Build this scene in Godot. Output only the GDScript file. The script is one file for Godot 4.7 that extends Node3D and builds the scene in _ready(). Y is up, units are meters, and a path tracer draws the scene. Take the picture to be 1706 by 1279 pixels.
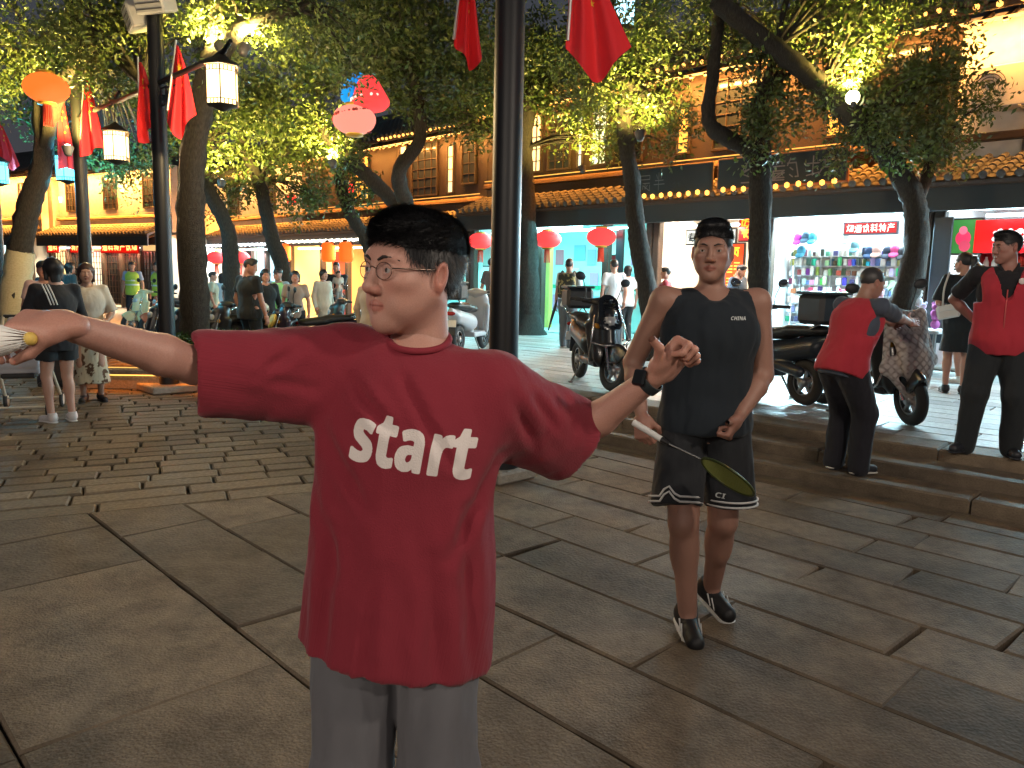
extends Node3D
# A lantern-lit old-town square at night: a boy in a red T-shirt in front, a young man with a badminton racket behind him,
# steps up to a paved terrace with scooters and passers-by, and a row of two-storey shop houses behind camphor trees.
# Colours handed to mat() and to vertex colours are linear.

const SKIN := Color(0.44, 0.235, 0.165)
const EYE_H := 1.58
var ROW_O := Vector3(6.7, 0, -11.8)
var ROW_X := Vector3(0.69, 0, 0.724).normalized()
var ROW_N := Vector3(-0.724, 0, 0.69).normalized()
var ROW_YAW := atan2(-0.724, 0.69)
var rng := RandomNumberGenerator.new()
var mats := {}
var names := {}
var mat_skin: StandardMaterial3D
var mat_cloth: StandardMaterial3D
var mat_eye: StandardMaterial3D

func row(x: float, y: float, n: float) -> Vector3:
	return ROW_O + ROW_X * x + ROW_N * n + Vector3(0, y, 0)

# ---------------------------------------------------------------- nodes and materials
func numbered(called: String) -> String:
	var k: int = names.get(called, 0)
	names[called] = k + 1
	return called if k == 0 else "%s_%03d" % [called, k]

func tag(o: Node3D, label: String, category: String, group := ""):
	o.set_meta("label", label); o.set_meta("category", category)
	if group: o.set_meta("group", group)

func thing(called: String, label: String, category: String, at := Vector3.ZERO, turn := 0.0, group := "") -> Node3D:
	var o := Node3D.new()
	o.name = numbered(called)
	add_child(o)
	o.position = at; o.rotation.y = turn
	tag(o, label, category, group)
	return o

func put(m: MB, called: String, material: Material, parent: Node3D = null) -> MeshInstance3D:
	var o := MeshInstance3D.new()
	o.mesh = m.mesh()
	o.material_override = material
	if parent:
		o.name = called
		parent.add_child(o, true)
	else:
		o.name = numbered(called)
		add_child(o)
	return o

func same(mesh: Mesh, called: String, material: Material, parent: Node3D, xf := Transform3D()) -> MeshInstance3D:
	var o := MeshInstance3D.new()
	o.mesh = mesh; o.material_override = material; o.name = called; o.transform = xf
	parent.add_child(o, true)
	return o

func struct(o: Node3D) -> Node3D:
	o.set_meta("kind", "structure")
	return o

func mat(c: Color, rough := 0.7, metal := 0.0) -> StandardMaterial3D:
	var key := "%s %s %s" % [c, rough, metal]
	if mats.has(key): return mats[key]
	var m := StandardMaterial3D.new()
	m.albedo_color = Color(c.r, c.g, c.b).linear_to_srgb()
	m.roughness = rough; m.metallic = metal
	mats[key] = m
	return m

func glow(c: Color, energy: float) -> StandardMaterial3D:
	var key := "glow %s %s" % [c, energy]
	if mats.has(key): return mats[key]
	var m := StandardMaterial3D.new()
	m.albedo_color = Color(c.r * 0.5, c.g * 0.5, c.b * 0.5).linear_to_srgb()
	m.emission_enabled = true
	m.emission = Color(c.r, c.g, c.b).linear_to_srgb()
	m.emission_energy_multiplier = energy
	mats[key] = m
	return m

func noise_tex(seed_: int, freq: float, a: Color, b: Color, oct := 4, size := 512, stretch := 1) -> ImageTexture:
	var nz := FastNoiseLite.new()
	nz.seed = seed_; nz.frequency = freq; nz.fractal_octaves = oct
	nz.noise_type = FastNoiseLite.TYPE_SIMPLEX_SMOOTH
	var g := nz.get_seamless_image(size, size)
	g.convert(Image.FORMAT_L8)
	var im := Image.create(size, size, false, Image.FORMAT_RGB8)
	for y in size:
		for x in size: im.set_pixel(x, y, a.lerp(b, g.get_pixel(x * stretch % size, y).r))
	return ImageTexture.create_from_image(im)

func stone_tex(seed_: int, a: Color, b: Color) -> ImageTexture:
	# broad stains, middling mottling, fine grain and dark pits
	var size := 512
	var nz := FastNoiseLite.new()
	nz.noise_type = FastNoiseLite.TYPE_SIMPLEX_SMOOTH
	nz.fractal_octaves = 4
	var lay := []
	for f in [0.006, 0.03, 0.22]:
		nz.seed = seed_ + int(f * 1000.0); nz.frequency = f
		var g := nz.get_seamless_image(size, size)
		g.convert(Image.FORMAT_L8)
		lay.append(g)
	var im := Image.create(size, size, false, Image.FORMAT_RGB8)
	for y in size:
		for x in size:
			var l: float = lay[0].get_pixel(x, y).r
			var m: float = lay[1].get_pixel(x, y).r
			var h: float = lay[2].get_pixel(x, y).r
			var t := clampf(0.5 + (l - 0.5) * 0.9 + (m - 0.5) * 0.5 + (h - 0.5) * 0.7, 0.0, 1.0)
			if h < 0.24: t *= 0.45
			im.set_pixel(x, y, a.lerp(b, t).linear_to_srgb())
	return ImageTexture.create_from_image(im)

func rough_mat(a: Color, b: Color, scale: Vector3, rough: float, relief := 0.0, freq := 0.02, seed_ := 1) -> StandardMaterial3D:
	# stone, plaster, bark, wood: two layers of noise in world space
	var m := StandardMaterial3D.new()
	m.albedo_texture = noise_tex(seed_, freq, a.linear_to_srgb(), b.linear_to_srgb())
	m.uv1_triplanar = true; m.uv1_world_triplanar = true; m.uv1_scale = scale
	m.roughness = rough
	if relief > 0.0:
		m.heightmap_enabled = true
		m.heightmap_texture = noise_tex(seed_ + 200, minf(freq * 4.0, 0.14), Color(0, 0, 0), Color(1, 1, 1), 5) if relief >= 1.0 else m.albedo_texture
		m.heightmap_scale = relief * 0.35 if relief < 3.0 else relief * 0.7
	return m

func picture(im: Image, rough := 0.8, lit := 0.0) -> StandardMaterial3D:
	var m := StandardMaterial3D.new()
	m.albedo_texture = ImageTexture.create_from_image(im)
	m.roughness = rough
	if lit > 0.0:
		m.emission_enabled = true
		m.emission = Color(0, 0, 0)
		m.emission_texture = m.albedo_texture
		m.emission_energy_multiplier = lit
	return m

func omni(at: Vector3, c: Color, energy: float, size := 0.1, parent: Node3D = self):
	var l := OmniLight3D.new()
	l.name = "lamp_light"
	l.position = at; l.light_color = c; l.light_energy = energy; l.light_size = size
	l.omni_range = 40.0; l.omni_attenuation = 2.0; l.shadow_enabled = true
	parent.add_child(l, true)

func spot(at: Vector3, to: Vector3, c: Color, energy: float, angle: float, size := 0.08):
	var l := SpotLight3D.new()
	l.name = "flood_light"
	l.light_color = c; l.light_energy = energy; l.light_size = size
	l.spot_range = 40.0; l.spot_attenuation = 2.0; l.spot_angle = angle; l.spot_angle_attenuation = 0.6; l.shadow_enabled = true
	add_child(l, true)
	l.look_at_from_position(at, to, Vector3.UP if absf((to - at).normalized().y) < 0.98 else Vector3.RIGHT)

func area(at: Vector3, dir: Vector3, size: Vector2, c: Color, energy: float, parent: Node3D = self):
	# shines along dir; the long side runs along the parent's x
	var l := AreaLight3D.new()
	l.name = "panel_light"
	l.light_color = c; l.light_energy = energy; l.area_size = size; l.area_range = 40.0; l.shadow_enabled = true
	parent.add_child(l, true)
	var z := -dir.normalized()
	var x := (Vector3.RIGHT - z * z.x).normalized()
	l.transform = Transform3D(Basis(x, z.cross(x), z), at)

# ---------------------------------------------------------------- lettering: text and drawn strokes, filled into an image
func blot(im: Image, p: Vector2, r: float, c: Color):
	for y in range(maxi(int(p.y - r), 0), mini(int(p.y + r) + 1, im.get_height())):
		for x in range(maxi(int(p.x - r), 0), mini(int(p.x + r) + 1, im.get_width())):
			if Vector2(x + 0.5, y + 0.5).distance_to(p) <= r: im.set_pixel(x, y, c)

func stroke(im: Image, a: Vector2, b: Vector2, r: float, c: Color):
	var k := maxi(int(a.distance_to(b) / maxf(r * 0.5, 0.5)), 1)
	for i in k + 1: blot(im, a.lerp(b, float(i) / k), r, c)

func letters(im: Image, text: String, box: Rect2, c: Color, bold := true, slant := 0.0):
	# fills the outline of a line of type, stretched to the box
	var tm := TextMesh.new()
	var f := SystemFont.new()
	f.font_names = PackedStringArray(["Droid Sans"])
	f.font_weight = 700 if bold else 400
	tm.font = f; tm.text = text; tm.font_size = 64; tm.depth = 0.0; tm.curve_step = 1.0
	var a := tm.get_mesh_arrays()
	var vs: PackedVector3Array = a[Mesh.ARRAY_VERTEX]
	var ii: PackedInt32Array = a[Mesh.ARRAY_INDEX]
	if vs.is_empty(): return
	var lo := vs[0]; var hi := vs[0]
	for p in vs:
		lo = lo.min(p); hi = hi.max(p)
	for i in range(0, ii.size(), 3):
		var t := []
		for k in 3:
			var p := vs[ii[i + k]]
			var q := Vector2((p.x - lo.x) / (hi.x - lo.x), 1.0 - (p.y - lo.y) / (hi.y - lo.y))
			t.append(box.position + Vector2(q.x * box.size.x + (1.0 - q.y) * slant, q.y * box.size.y))
		var y0 := int(minf(t[0].y, minf(t[1].y, t[2].y))); var y1 := int(maxf(t[0].y, maxf(t[1].y, t[2].y))) + 1
		var x0 := int(minf(t[0].x, minf(t[1].x, t[2].x))); var x1 := int(maxf(t[0].x, maxf(t[1].x, t[2].x))) + 1
		for y in range(maxi(y0, 0), mini(y1, im.get_height())):
			for x in range(maxi(x0, 0), mini(x1, im.get_width())):
				var p := Vector2(x + 0.5, y + 0.5)
				var d0: float = (t[1] - t[0]).cross(p - t[0]); var d1: float = (t[2] - t[1]).cross(p - t[1]); var d2: float = (t[0] - t[2]).cross(p - t[2])
				if (d0 >= 0 and d1 >= 0 and d2 >= 0) or (d0 <= 0 and d1 <= 0 and d2 <= 0): im.set_pixel(x, y, c)

# strokes of each character on a 10 x 10 grid: points are two digits, strokes are parted by spaces
const HAN := {
	"烟": "0214 3123 202408 2448 51919858 51 6383 725768 7587",
	"酒": "0213 0424 0926 3191 3393993933 5155 7175 3696 3898",
	"饮": "201 0312 124332 2329 2947 604354 538371 737459 7499",
	"料": "0112 4132 0444 2029 2407 2447 6172 6474 5797 8089",
	"特": "1103 0343 2029 0726 5292 7054 4494 4696 858978 5768",
	"产": "4051 1191 3243 7263 1494 141809",
	"丝": "200433 330547 6045 70 6045 734587 0999",
	"韵": "2021 0141 1112 3132 0343 05450848 0505 0509 06460949 6053 528298 9888 6475 6778",
	"坊": "0343 2028 0847 6071 4292 626448 658589 8978",
	"半": "2133 7163 1484 0696 4049",
	"属": "0181 0103 0383 8183 030809 2585 4548 2689 2628 8689 4648 6648",
	"吃": "02422747 0207 0207 5043 4191 639459 9998",
	"喂": "02324232 0207 3237 4191 9144 4144 4494 6164 4799 5559 7586",
	"看": "1181 0393 0595 4018 2646 2686 2669 8689 2888",
	"哈": "02324232 0207 3237 6043 6094 5383 4696 4649 9699 4999",
	"面": "0191 4114 1383 1389 8389 1389 3338 6338 4555 4757",
}

func han(im: Image, text: String, box: Rect2, c: Color, weight := 0.055):
	var n := text.length()
	var w := box.size.x / n
	for i in n:
		var ch := text[i]
		if not HAN.has(ch): continue
		for st: String in HAN[ch].split(" ", false):
			var last := Vector2(-1, -1)
			for k in range(0, st.length() - 1, 2):
				var p := box.position + Vector2(w * (i + 0.08 + 0.84 * (float(st[k]) + 0.5) / 10.0), box.size.y * (float(st[k + 1]) + 0.5) / 10.0)
				if last.x >= 0.0: stroke(im, last, p, box.size.y * weight, c)
				last = p

func blank(w: int, h: int, c: Color) -> Image:
	var im := Image.create(w, h, false, Image.FORMAT_RGB8)
	im.fill(c)
	return im

# ---------------------------------------------------------------- mesh building
class MB:
	var v := PackedVector3Array()
	var n := PackedVector3Array()
	var uv := PackedVector2Array()
	var c := PackedColorArray()
	var ix := PackedInt32Array()
	var col := Color(1, 1, 1)
	func vert(p: Vector3, nn: Vector3, t := Vector2.ZERO) -> int:
		v.append(p); n.append(nn); uv.append(t); c.append(col)
		return v.size() - 1
	func tri(a: Vector3, b: Vector3, d: Vector3):
		var nn := (b - a).cross(d - a).normalized()
		var i := vert(a, nn); vert(b, nn); vert(d, nn)
		ix.append(i); ix.append(i + 2); ix.append(i + 1)
	func quad(a: Vector3, b: Vector3, d: Vector3, e: Vector3):
		var nn := (d - a).cross(e - b).normalized()
		var i := vert(a, nn, Vector2(0, 1)); vert(b, nn, Vector2(1, 1)); vert(d, nn, Vector2(1, 0)); vert(e, nn, Vector2(0, 0))
		for k in [0, 2, 1, 0, 3, 2]: ix.append(i + k)
	func box(p: Vector3, size: Vector3, bas := Basis(), bev := 0.0):
		var h := size * 0.5
		bev = minf(bev, minf(h.x, minf(h.y, h.z)) * 0.9)
		var xf := Transform3D(bas, p)
		if bev <= 0.0:
			var q := []
			for k in 8: q.append(xf * Vector3(h.x * (1 if k & 1 else -1), h.y * (1 if k & 2 else -1), h.z * (1 if k & 4 else -1)))
			quad(q[4], q[5], q[7], q[6]); quad(q[1], q[0], q[2], q[3])
			quad(q[5], q[1], q[3], q[7]); quad(q[0], q[4], q[6], q[2])
			quad(q[6], q[7], q[3], q[2]); quad(q[0], q[1], q[5], q[4])
			return
		var cx := []; var cy := []; var cz := []
		for k in 8:
			var s := Vector3(1 if k & 1 else -1, 1 if k & 2 else -1, 1 if k & 4 else -1)
			cx.append(xf * (s * Vector3(h.x, h.y - bev, h.z - bev)))
			cy.append(xf * (s * Vector3(h.x - bev, h.y, h.z - bev)))
			cz.append(xf * (s * Vector3(h.x - bev, h.y - bev, h.z)))
		quad(cz[4], cz[5], cz[7], cz[6]); quad(cz[1], cz[0], cz[2], cz[3])
		quad(cx[5], cx[1], cx[3], cx[7]); quad(cx[0], cx[4], cx[6], cx[2])
		quad(cy[6], cy[7], cy[3], cy[2]); quad(cy[0], cy[1], cy[5], cy[4])
		quad(cz[5], cx[5], cx[7], cz[7]); quad(cx[4], cz[4], cz[6], cx[6]); quad(cx[1], cz[1], cz[3], cx[3]); quad(cz[0], cx[0], cx[2], cz[2])
		quad(cz[6], cz[7], cy[7], cy[6]); quad(cy[2], cy[3], cz[3], cz[2]); quad(cy[4], cy[5], cz[5], cz[4]); quad(cz[0], cz[1], cy[1], cy[0])
		quad(cx[7], cx[3], cy[3], cy[7]); quad(cx[2], cx[6], cy[6], cy[2]); quad(cx[1], cx[5], cy[5], cy[1]); quad(cx[4], cx[0], cy[0], cy[4])
		for k in 8:
			var par := (1 if k & 1 else 0) + (1 if k & 2 else 0) + (1 if k & 4 else 0)
			if par % 2 == 1: tri(cx[k], cy[k], cz[k])
			else: tri(cx[k], cz[k], cy[k])
	func tube(pts: Array, radii: Array, sides := 8, cap := true, flat := 1.0):
		var m := pts.size()
		var d0: Vector3 = (pts[1] - pts[0]).normalized()
		var u: Vector3 = d0.cross(Vector3.UP if absf(d0.y) < 0.9 else Vector3.RIGHT).normalized()
		var first := v.size()
		for i in m:
			var d: Vector3 = (pts[mini(i + 1, m - 1)] - pts[maxi(i - 1, 0)]).normalized()
			u = (u - d * u.dot(d)).normalized()
			var w := d.cross(u)
			var r: float = radii[mini(i, radii.size() - 1)]
			for k in sides:
				var a := TAU * k / sides
				var e := u * cos(a) + w * sin(a) * flat
				vert(pts[i] + e * r, e.normalized(), Vector2(float(k) / sides, float(i) / maxf(m - 1, 1)))
		for i in m - 1:
			for k in sides:
				var a := first + i * sides + k
				var b := first + i * sides + (k + 1) % sides
				for t in [a, b + sides, b, a, a + sides, b + sides]: ix.append(t)
		if cap:
			for e in [0, m - 1]:
				var d: Vector3 = (pts[0] - pts[1]).normalized() if e == 0 else (pts[m - 1] - pts[m - 2]).normalized()
				var cc := vert(pts[e], d)
				var s := v.size()
				for k in sides: vert(v[first + e * sides + k], d)
				for k in sides:
					var a := s + k
					var b := s + (k + 1) % sides
					for t in ([cc, a, b] if e == 0 else [cc, b, a]): ix.append(t)
	func lathe(prof: Array, sides := 16, xf := Transform3D(), closed := false):
		# prof: Vector2(radius, y) from bottom to top
		var first := v.size()
		var m := prof.size()
		for i in m:
			var a0: Vector2 = prof[maxi(i - 1, 0)]
			var a1: Vector2 = prof[mini(i + 1, m - 1)]
			var t := a1 - a0
			var nn := Vector2(t.y, -t.x).normalized()
			for k in sides:
				var a := TAU * k / sides
				vert(xf * Vector3(prof[i].x * cos(a), prof[i].y, prof[i].x * sin(a)), (xf.basis * Vector3(nn.x * cos(a), nn.y, nn.x * sin(a))).normalized(), Vector2(float(k) / sides, float(i) / (m - 1)))
		for i in m - 1:
			for k in sides:
				var a := first + i * sides + k
				var b := first + i * sides + (k + 1) % sides
				for t in [a, b, b + sides, a, b + sides, a + sides]: ix.append(t)
	func ell(p: Vector3, r: Vector3, bas := Basis(), seg := 10):
		var first := v.size()
		var rings := maxi(seg / 2, 3)
		for i in rings + 1:
			var th := PI * i / rings
			for k in seg + 1:
				var a := TAU * k / seg
				var e := Vector3(sin(th) * cos(a), cos(th), sin(th) * sin(a))
				vert(p + bas * (e * r), (bas * (e / r)).normalized(), Vector2(float(k) / seg, float(i) / rings))
		for i in rings:
			for k in seg:
				var a := first + i * (seg + 1) + k
				var b := a + seg + 1
				for t in [a, b, a + 1, a + 1, b, b + 1]: ix.append(t)
	func prism(poly: PackedVector2Array, depth: float, xf := Transform3D(), bev := 0.0):
		# extrudes a polygon of the xy plane along z, centred; chamfered front and back edges
		if Geometry2D.is_polygon_clockwise(poly): poly.reverse()
		var m := poly.size()
		var ins := PackedVector2Array()
		for i in m:
			var e0 := (poly[i] - poly[(i + m - 1) % m]).normalized()
			var e1 := (poly[(i + 1) % m] - poly[i]).normalized()
			var n0 := Vector2(-e0.y, e0.x)
			var n1 := Vector2(-e1.y, e1.x)
			var b := (n0 + n1).normalized()
			ins.append(poly[i] + b * bev / maxf(b.dot(n0), 0.4))
		var hd := depth * 0.5
		var cap := Geometry2D.triangulate_polygon(ins)
		for s in [1.0, -1.0]:
			var f := v.size()
			var nn := (xf.basis * Vector3(0, 0, s)).normalized()
			for q in ins: vert(xf * Vector3(q.x, q.y, hd * s), nn, q)
			for i in range(0, cap.size(), 3):
				var a := cap[i]; var b := cap[i + 1]; var d := cap[i + 2]
				if (ins[b] - ins[a]).cross(ins[d] - ins[a]) < 0:
					var t := b; b = d; d = t
				for t in ([f + a, f + d, f + b] if s > 0 else [f + a, f + b, f + d]): ix.append(t)
		for i in m:
			var j := (i + 1) % m
			var a := poly[i]; var b := poly[j]
			quad(xf * Vector3(a.x, a.y, -hd + bev), xf * Vector3(b.x, b.y, -hd + bev), xf * Vector3(b.x, b.y, hd - bev), xf * Vector3(a.x, a.y, hd - bev))
			if bev > 0.0:
				quad(xf * Vector3(a.x, a.y, hd - bev), xf * Vector3(b.x, b.y, hd - bev), xf * Vector3(ins[j].x, ins[j].y, hd), xf * Vector3(ins[i].x, ins[i].y, hd))
				quad(xf * Vector3(ins[i].x, ins[i].y, -hd), xf * Vector3(ins[j].x, ins[j].y, -hd), xf * Vector3(b.x, b.y, -hd + bev), xf * Vector3(a.x, a.y, -hd + bev))
	func add(o: MB, xf := Transform3D(), tint := Color(1, 1, 1)):
		var f := v.size()
		var nb := xf.basis.inverse().transposed()
		var flip := xf.basis.determinant() < 0
		for i in o.v.size():
			v.append(xf * o.v[i]); n.append((nb * o.n[i]).normalized())
		uv.append_array(o.uv)
		for k in o.c: c.append(k * tint)
		for i in range(0, o.ix.size(), 3):
			ix.append(f + o.ix[i])
			ix.append(f + o.ix[i + (2 if flip else 1)])
			ix.append(f + o.ix[i + (1 if flip else 2)])
	func norms(first: int, st: int):
		for i in range(st, ix.size(), 3):
			var a := ix[i]; var b := ix[i + 1]; var d := ix[i + 2]
			var nn := (v[d] - v[a]).cross(v[b] - v[a])
			n[a] += nn; n[b] += nn; n[d] += nn
		for i in range(first, v.size()): n[i] = n[i].normalized()
	func mesh() -> ArrayMesh:
		var m := ArrayMesh.new()
		var a := []
		a.resize(Mesh.ARRAY_MAX)
		a[Mesh.ARRAY_VERTEX] = v; a[Mesh.ARRAY_NORMAL] = n; a[Mesh.ARRAY_TEX_UV] = uv; a[Mesh.ARRAY_COLOR] = c; a[Mesh.ARRAY_INDEX] = ix
		m.add_surface_from_arrays(Mesh.PRIMITIVE_TRIANGLES, a)
		return m

# how a meshed field is coloured, unfolded and wrinkled
class Look:
	var base := Color(1, 1, 1)
	func bump(p: Vector3, _n: Vector3) -> Vector3: return p
	func tone(_p: Vector3, _n: Vector3) -> Color: return base
	func place(_p: Vector3, _n: Vector3) -> Vector2: return Vector2.ZERO

# ---------------------------------------------------------------- distance field on a grid, meshed as surface nets
class Field:
	var o: Vector3
	var s: float
	var nx: int
	var ny: int
	var nz: int
	var f := PackedFloat32Array()
	var p0 := Vector3i()
	var p1 := Vector3i()
	func _init(lo: Vector3, hi: Vector3, cell: float):
		o = lo; s = cell
		nx = int((hi.x - lo.x) / s) + 2; ny = int((hi.y - lo.y) / s) + 2; nz = int((hi.z - lo.z) / s) + 2
		f.resize(nx * ny * nz); f.fill(1.0)
	func _span(lo: Vector3, hi: Vector3, m: float):
		var a := ((lo - Vector3.ONE * m - o) / s).floor()
		var b := ((hi + Vector3.ONE * m - o) / s).ceil()
		p0 = Vector3i(maxi(int(a.x), 0), maxi(int(a.y), 0), maxi(int(a.z), 0))
		p1 = Vector3i(mini(int(b.x), nx - 1), mini(int(b.y), ny - 1), mini(int(b.z), nz - 1))
	func _put(i: int, d: float, k: float, sub: bool):
		if sub:
			d = -d
			var e := f[i]
			var h := k - absf(e - d)
			f[i] = maxf(e, d) + (h * h * 0.25 / k if h > 0.0 else 0.0)
		else:
			var e := f[i]
			var h := k - absf(e - d)
			f[i] = minf(e, d) - (h * h * 0.25 / k if h > 0.0 else 0.0)
	func cap(a: Vector3, b: Vector3, ra: float, rb: float, k := 0.02, ax := Vector3.ZERO, fl := 1.0, sub := false):
		var r := maxf(ra, rb)
		_span(a.min(b) - Vector3.ONE * r, a.max(b) + Vector3.ONE * r, k + 2.5 * s)
		var ba := b - a
		var bb := maxf(ba.length_squared(), 1e-9)
		var w := ba / bb
		var g := 1.0 / fl - 1.0
		var squash := fl != 1.0
		var dr := rb - ra
		for z in range(p0.z, p1.z + 1):
			for y in range(p0.y, p1.y + 1):
				var i := (z * ny + y) * nx + p0.x
				var q := o + Vector3(p0.x, y, z) * s - a
				for x in range(p0.x, p1.x + 1):
					var h := clampf(q.dot(w), 0.0, 1.0)
					var e := q - ba * h
					if squash: e += ax * (e.dot(ax) * g)
					var d := e.length() - ra - dr * h
					if d < 0.12: _put(i, d, k, sub)
					q.x += s
					i += 1
	func ell(cn: Vector3, r: Vector3, bas := Basis(), k := 0.02, sub := false):
		var ex := Vector3(absf(bas.x.x) * r.x + absf(bas.y.x) * r.y + absf(bas.z.x) * r.z, absf(bas.x.y) * r.x + absf(bas.y.y) * r.y + absf(bas.z.y) * r.z, absf(bas.x.z) * r.x + absf(bas.y.z) * r.y + absf(bas.z.z) * r.z)
		_span(cn - ex, cn + ex, k + 2.5 * s)
		var inv := bas.transposed()
		var ir := Vector3.ONE / r
		var dx := inv * Vector3(s, 0, 0)
		for z in range(p0.z, p1.z + 1):
			for y in range(p0.y, p1.y + 1):
				var i := (z * ny + y) * nx + p0.x
				var q := inv * (o + Vector3(p0.x, y, z) * s - cn)
				for x in range(p0.x, p1.x + 1):
					var e := q * ir
					var k0 := e.length()
					var k1 := (e * ir).length()
					_put(i, k0 * (k0 - 1.0) / maxf(k1, 1e-6), k, sub)
					q += dx
					i += 1
	func rbox(xf: Transform3D, half: Vector3, rad: float, k := 0.02, sub := false):
		var b := xf.basis
		var ex := Vector3(absf(b.x.x) * half.x + absf(b.y.x) * half.y + absf(b.z.x) * half.z, absf(b.x.y) * half.x + absf(b.y.y) * half.y + absf(b.z.y) * half.z, absf(b.x.z) * half.x + absf(b.y.z) * half.y + absf(b.z.z) * half.z)
		_span(xf.origin - ex, xf.origin + ex, k + 2.5 * s)
		var inv := b.transposed()
		var hh := half - Vector3.ONE * rad
		var dx := inv * Vector3(s, 0, 0)
		for z in range(p0.z, p1.z + 1):
			for y in range(p0.y, p1.y + 1):
				var i := (z * ny + y) * nx + p0.x
				var q := inv * (o + Vector3(p0.x, y, z) * s - xf.origin)
				for x in range(p0.x, p1.x + 1):
					var e := q.abs() - hh
					var d := e.max(Vector3.ZERO).length() + minf(maxf(e.x, maxf(e.y, e.z)), 0.0) - rad
					_put(i, d, k, sub)
					q += dx
					i += 1
	func to(m: MB, look: Look = null):
		var id := PackedInt32Array()
		id.resize(nx * ny * nz); id.fill(-1)
		var lim := 4.0 * s
		var off := [0, 1, nx, nx + 1, nx * ny, nx * ny + 1, nx * ny + nx, nx * ny + nx + 1]
		var o1: int = off[1]; var o2: int = off[2]; var o3: int = off[3]; var o4: int = off[4]; var o5: int = off[5]; var o6: int = off[6]; var o7: int = off[7]
		var edges := [[0, 1], [2, 3], [4, 5], [6, 7], [0, 2], [1, 3], [4, 6], [5, 7], [0, 4], [1, 5], [2, 6], [3, 7]]
		var crn := []
		for k in 8: crn.append(Vector3(k & 1, (k >> 1) & 1, (k >> 2) & 1))
		var first := m.v.size()
		var cells := []
		for z in nz - 1:
			for y in ny - 1:
				var i := (z * ny + y) * nx - 1
				for x in nx - 1:
					i += 1
					var e := f[i]
					if e > lim or e < -lim: continue
					var g := e < 0.0
					if (f[i + o1] < 0.0) == g and (f[i + o2] < 0.0) == g and (f[i + o3] < 0.0) == g and (f[i + o4] < 0.0) == g and (f[i + o5] < 0.0) == g and (f[i + o6] < 0.0) == g and (f[i + o7] < 0.0) == g: continue
					var sum := Vector3.ZERO
					var cnt := 0
					for ed in edges:
						var fa := f[i + off[ed[0]]]
						var fb := f[i + off[ed[1]]]
						if (fa < 0.0) != (fb < 0.0):
							var A: Vector3 = crn[ed[0]]
							sum += A + (crn[ed[1]] - A) * (fa / (fa - fb))
							cnt += 1
					var p := o + (Vector3(x, y, z) + sum / cnt) * s
					id[i] = m.v.size()
					m.v.append(p); m.n.append(Vector3.ZERO); m.uv.append(Vector2.ZERO); m.c.append(m.col)
					cells.append(i)
		var st := m.ix.size()
		for i: int in cells:
			var g := f[i] < 0.0
			for w in 3:
				var a := 1 if w == 0 else (nx if w == 1 else nx * ny)
				if (f[i + a] < 0.0) == g: continue
				var b := nx if w == 0 else (nx * ny if w == 1 else 1)
				var d := nx * ny if w == 0 else (1 if w == 1 else nx)
				if i - b - d < 0: continue
				var q0 := id[i]; var q1 := id[i - b]; var q2 := id[i - b - d]; var q3 := id[i - d]
				if q0 < 0 or q1 < 0 or q2 < 0 or q3 < 0: continue
				if g:
					m.ix.append(q0); m.ix.append(q2); m.ix.append(q1); m.ix.append(q0); m.ix.append(q3); m.ix.append(q2)
				else:
					m.ix.append(q0); m.ix.append(q1); m.ix.append(q2); m.ix.append(q0); m.ix.append(q2); m.ix.append(q3)
		m.norms(first, st)
		if look:
			for i in range(first, m.v.size()): m.v[i] = look.bump(m.v[i], m.n[i])
			for i in range(first, m.v.size()): m.n[i] = Vector3.ZERO
			m.norms(first, st)
			for i in range(first, m.v.size()):
				m.c[i] = look.tone(m.v[i], m.n[i])
				m.uv[i] = look.place(m.v[i], m.n[i])
# ---------------------------------------------------------------- people
class ClothLook extends Look:
	var nz: FastNoiseLite
	var amp := 0.006
	var stretch := Vector3(1, 1, 1)
	var alt := Color(0, 0, 0)
	var spots := 0.0
	var print_c := Vector2.ZERO
	var print_s := Vector2.ZERO
	var turn := Basis()
	var hem_y := -9.0
	func bump(p: Vector3, n: Vector3) -> Vector3:
		return p + n * (nz.get_noise_3dv(p * stretch) * amp + nz.get_noise_3dv(p * stretch * 2.6 + Vector3(7, 3, 1)) * amp * 0.4)
	func tone(p: Vector3, _n: Vector3) -> Color:
		if spots > 0.0 and nz.get_noise_3dv(p * spots) > 0.22: return alt
		return base
	func place(p: Vector3, n: Vector3) -> Vector2:
		if print_s == Vector2.ZERO: return Vector2.ZERO
		var q := turn.transposed() * p
		var t := Vector2((q.x - print_c.x) / print_s.x + 0.5, 0.5 - (q.y - print_c.y) / print_s.y)
		if (turn.transposed() * n).z < 0.02: t.x = 0.005 if t.x < 0.5 else 0.995
		return t.clamp(Vector2(0.005, 0.005), Vector2(0.995, 0.995))

class FoldLook extends ClothLook:
	var folds := []
	func bump(p: Vector3, n: Vector3) -> Vector3:
		var d := 0.0
		for q in folds:
			var a: Vector3 = q[0]
			var b: Vector3 = q[1]
			var ab := b - a
			var t := clampf((p - a).dot(ab) / ab.length_squared(), 0.0, 1.0)
			var e := p - (a + ab * t)
			e.z *= 0.35
			var l := e.length() / float(q[3])
			if l < 3.0: d += float(q[2]) * (exp(-(l - 1.2) * (l - 1.2)) * 0.6 - exp(-l * l)) * sin(PI * (0.12 + 0.76 * t))
		return super.bump(p, n) + n * d

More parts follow.
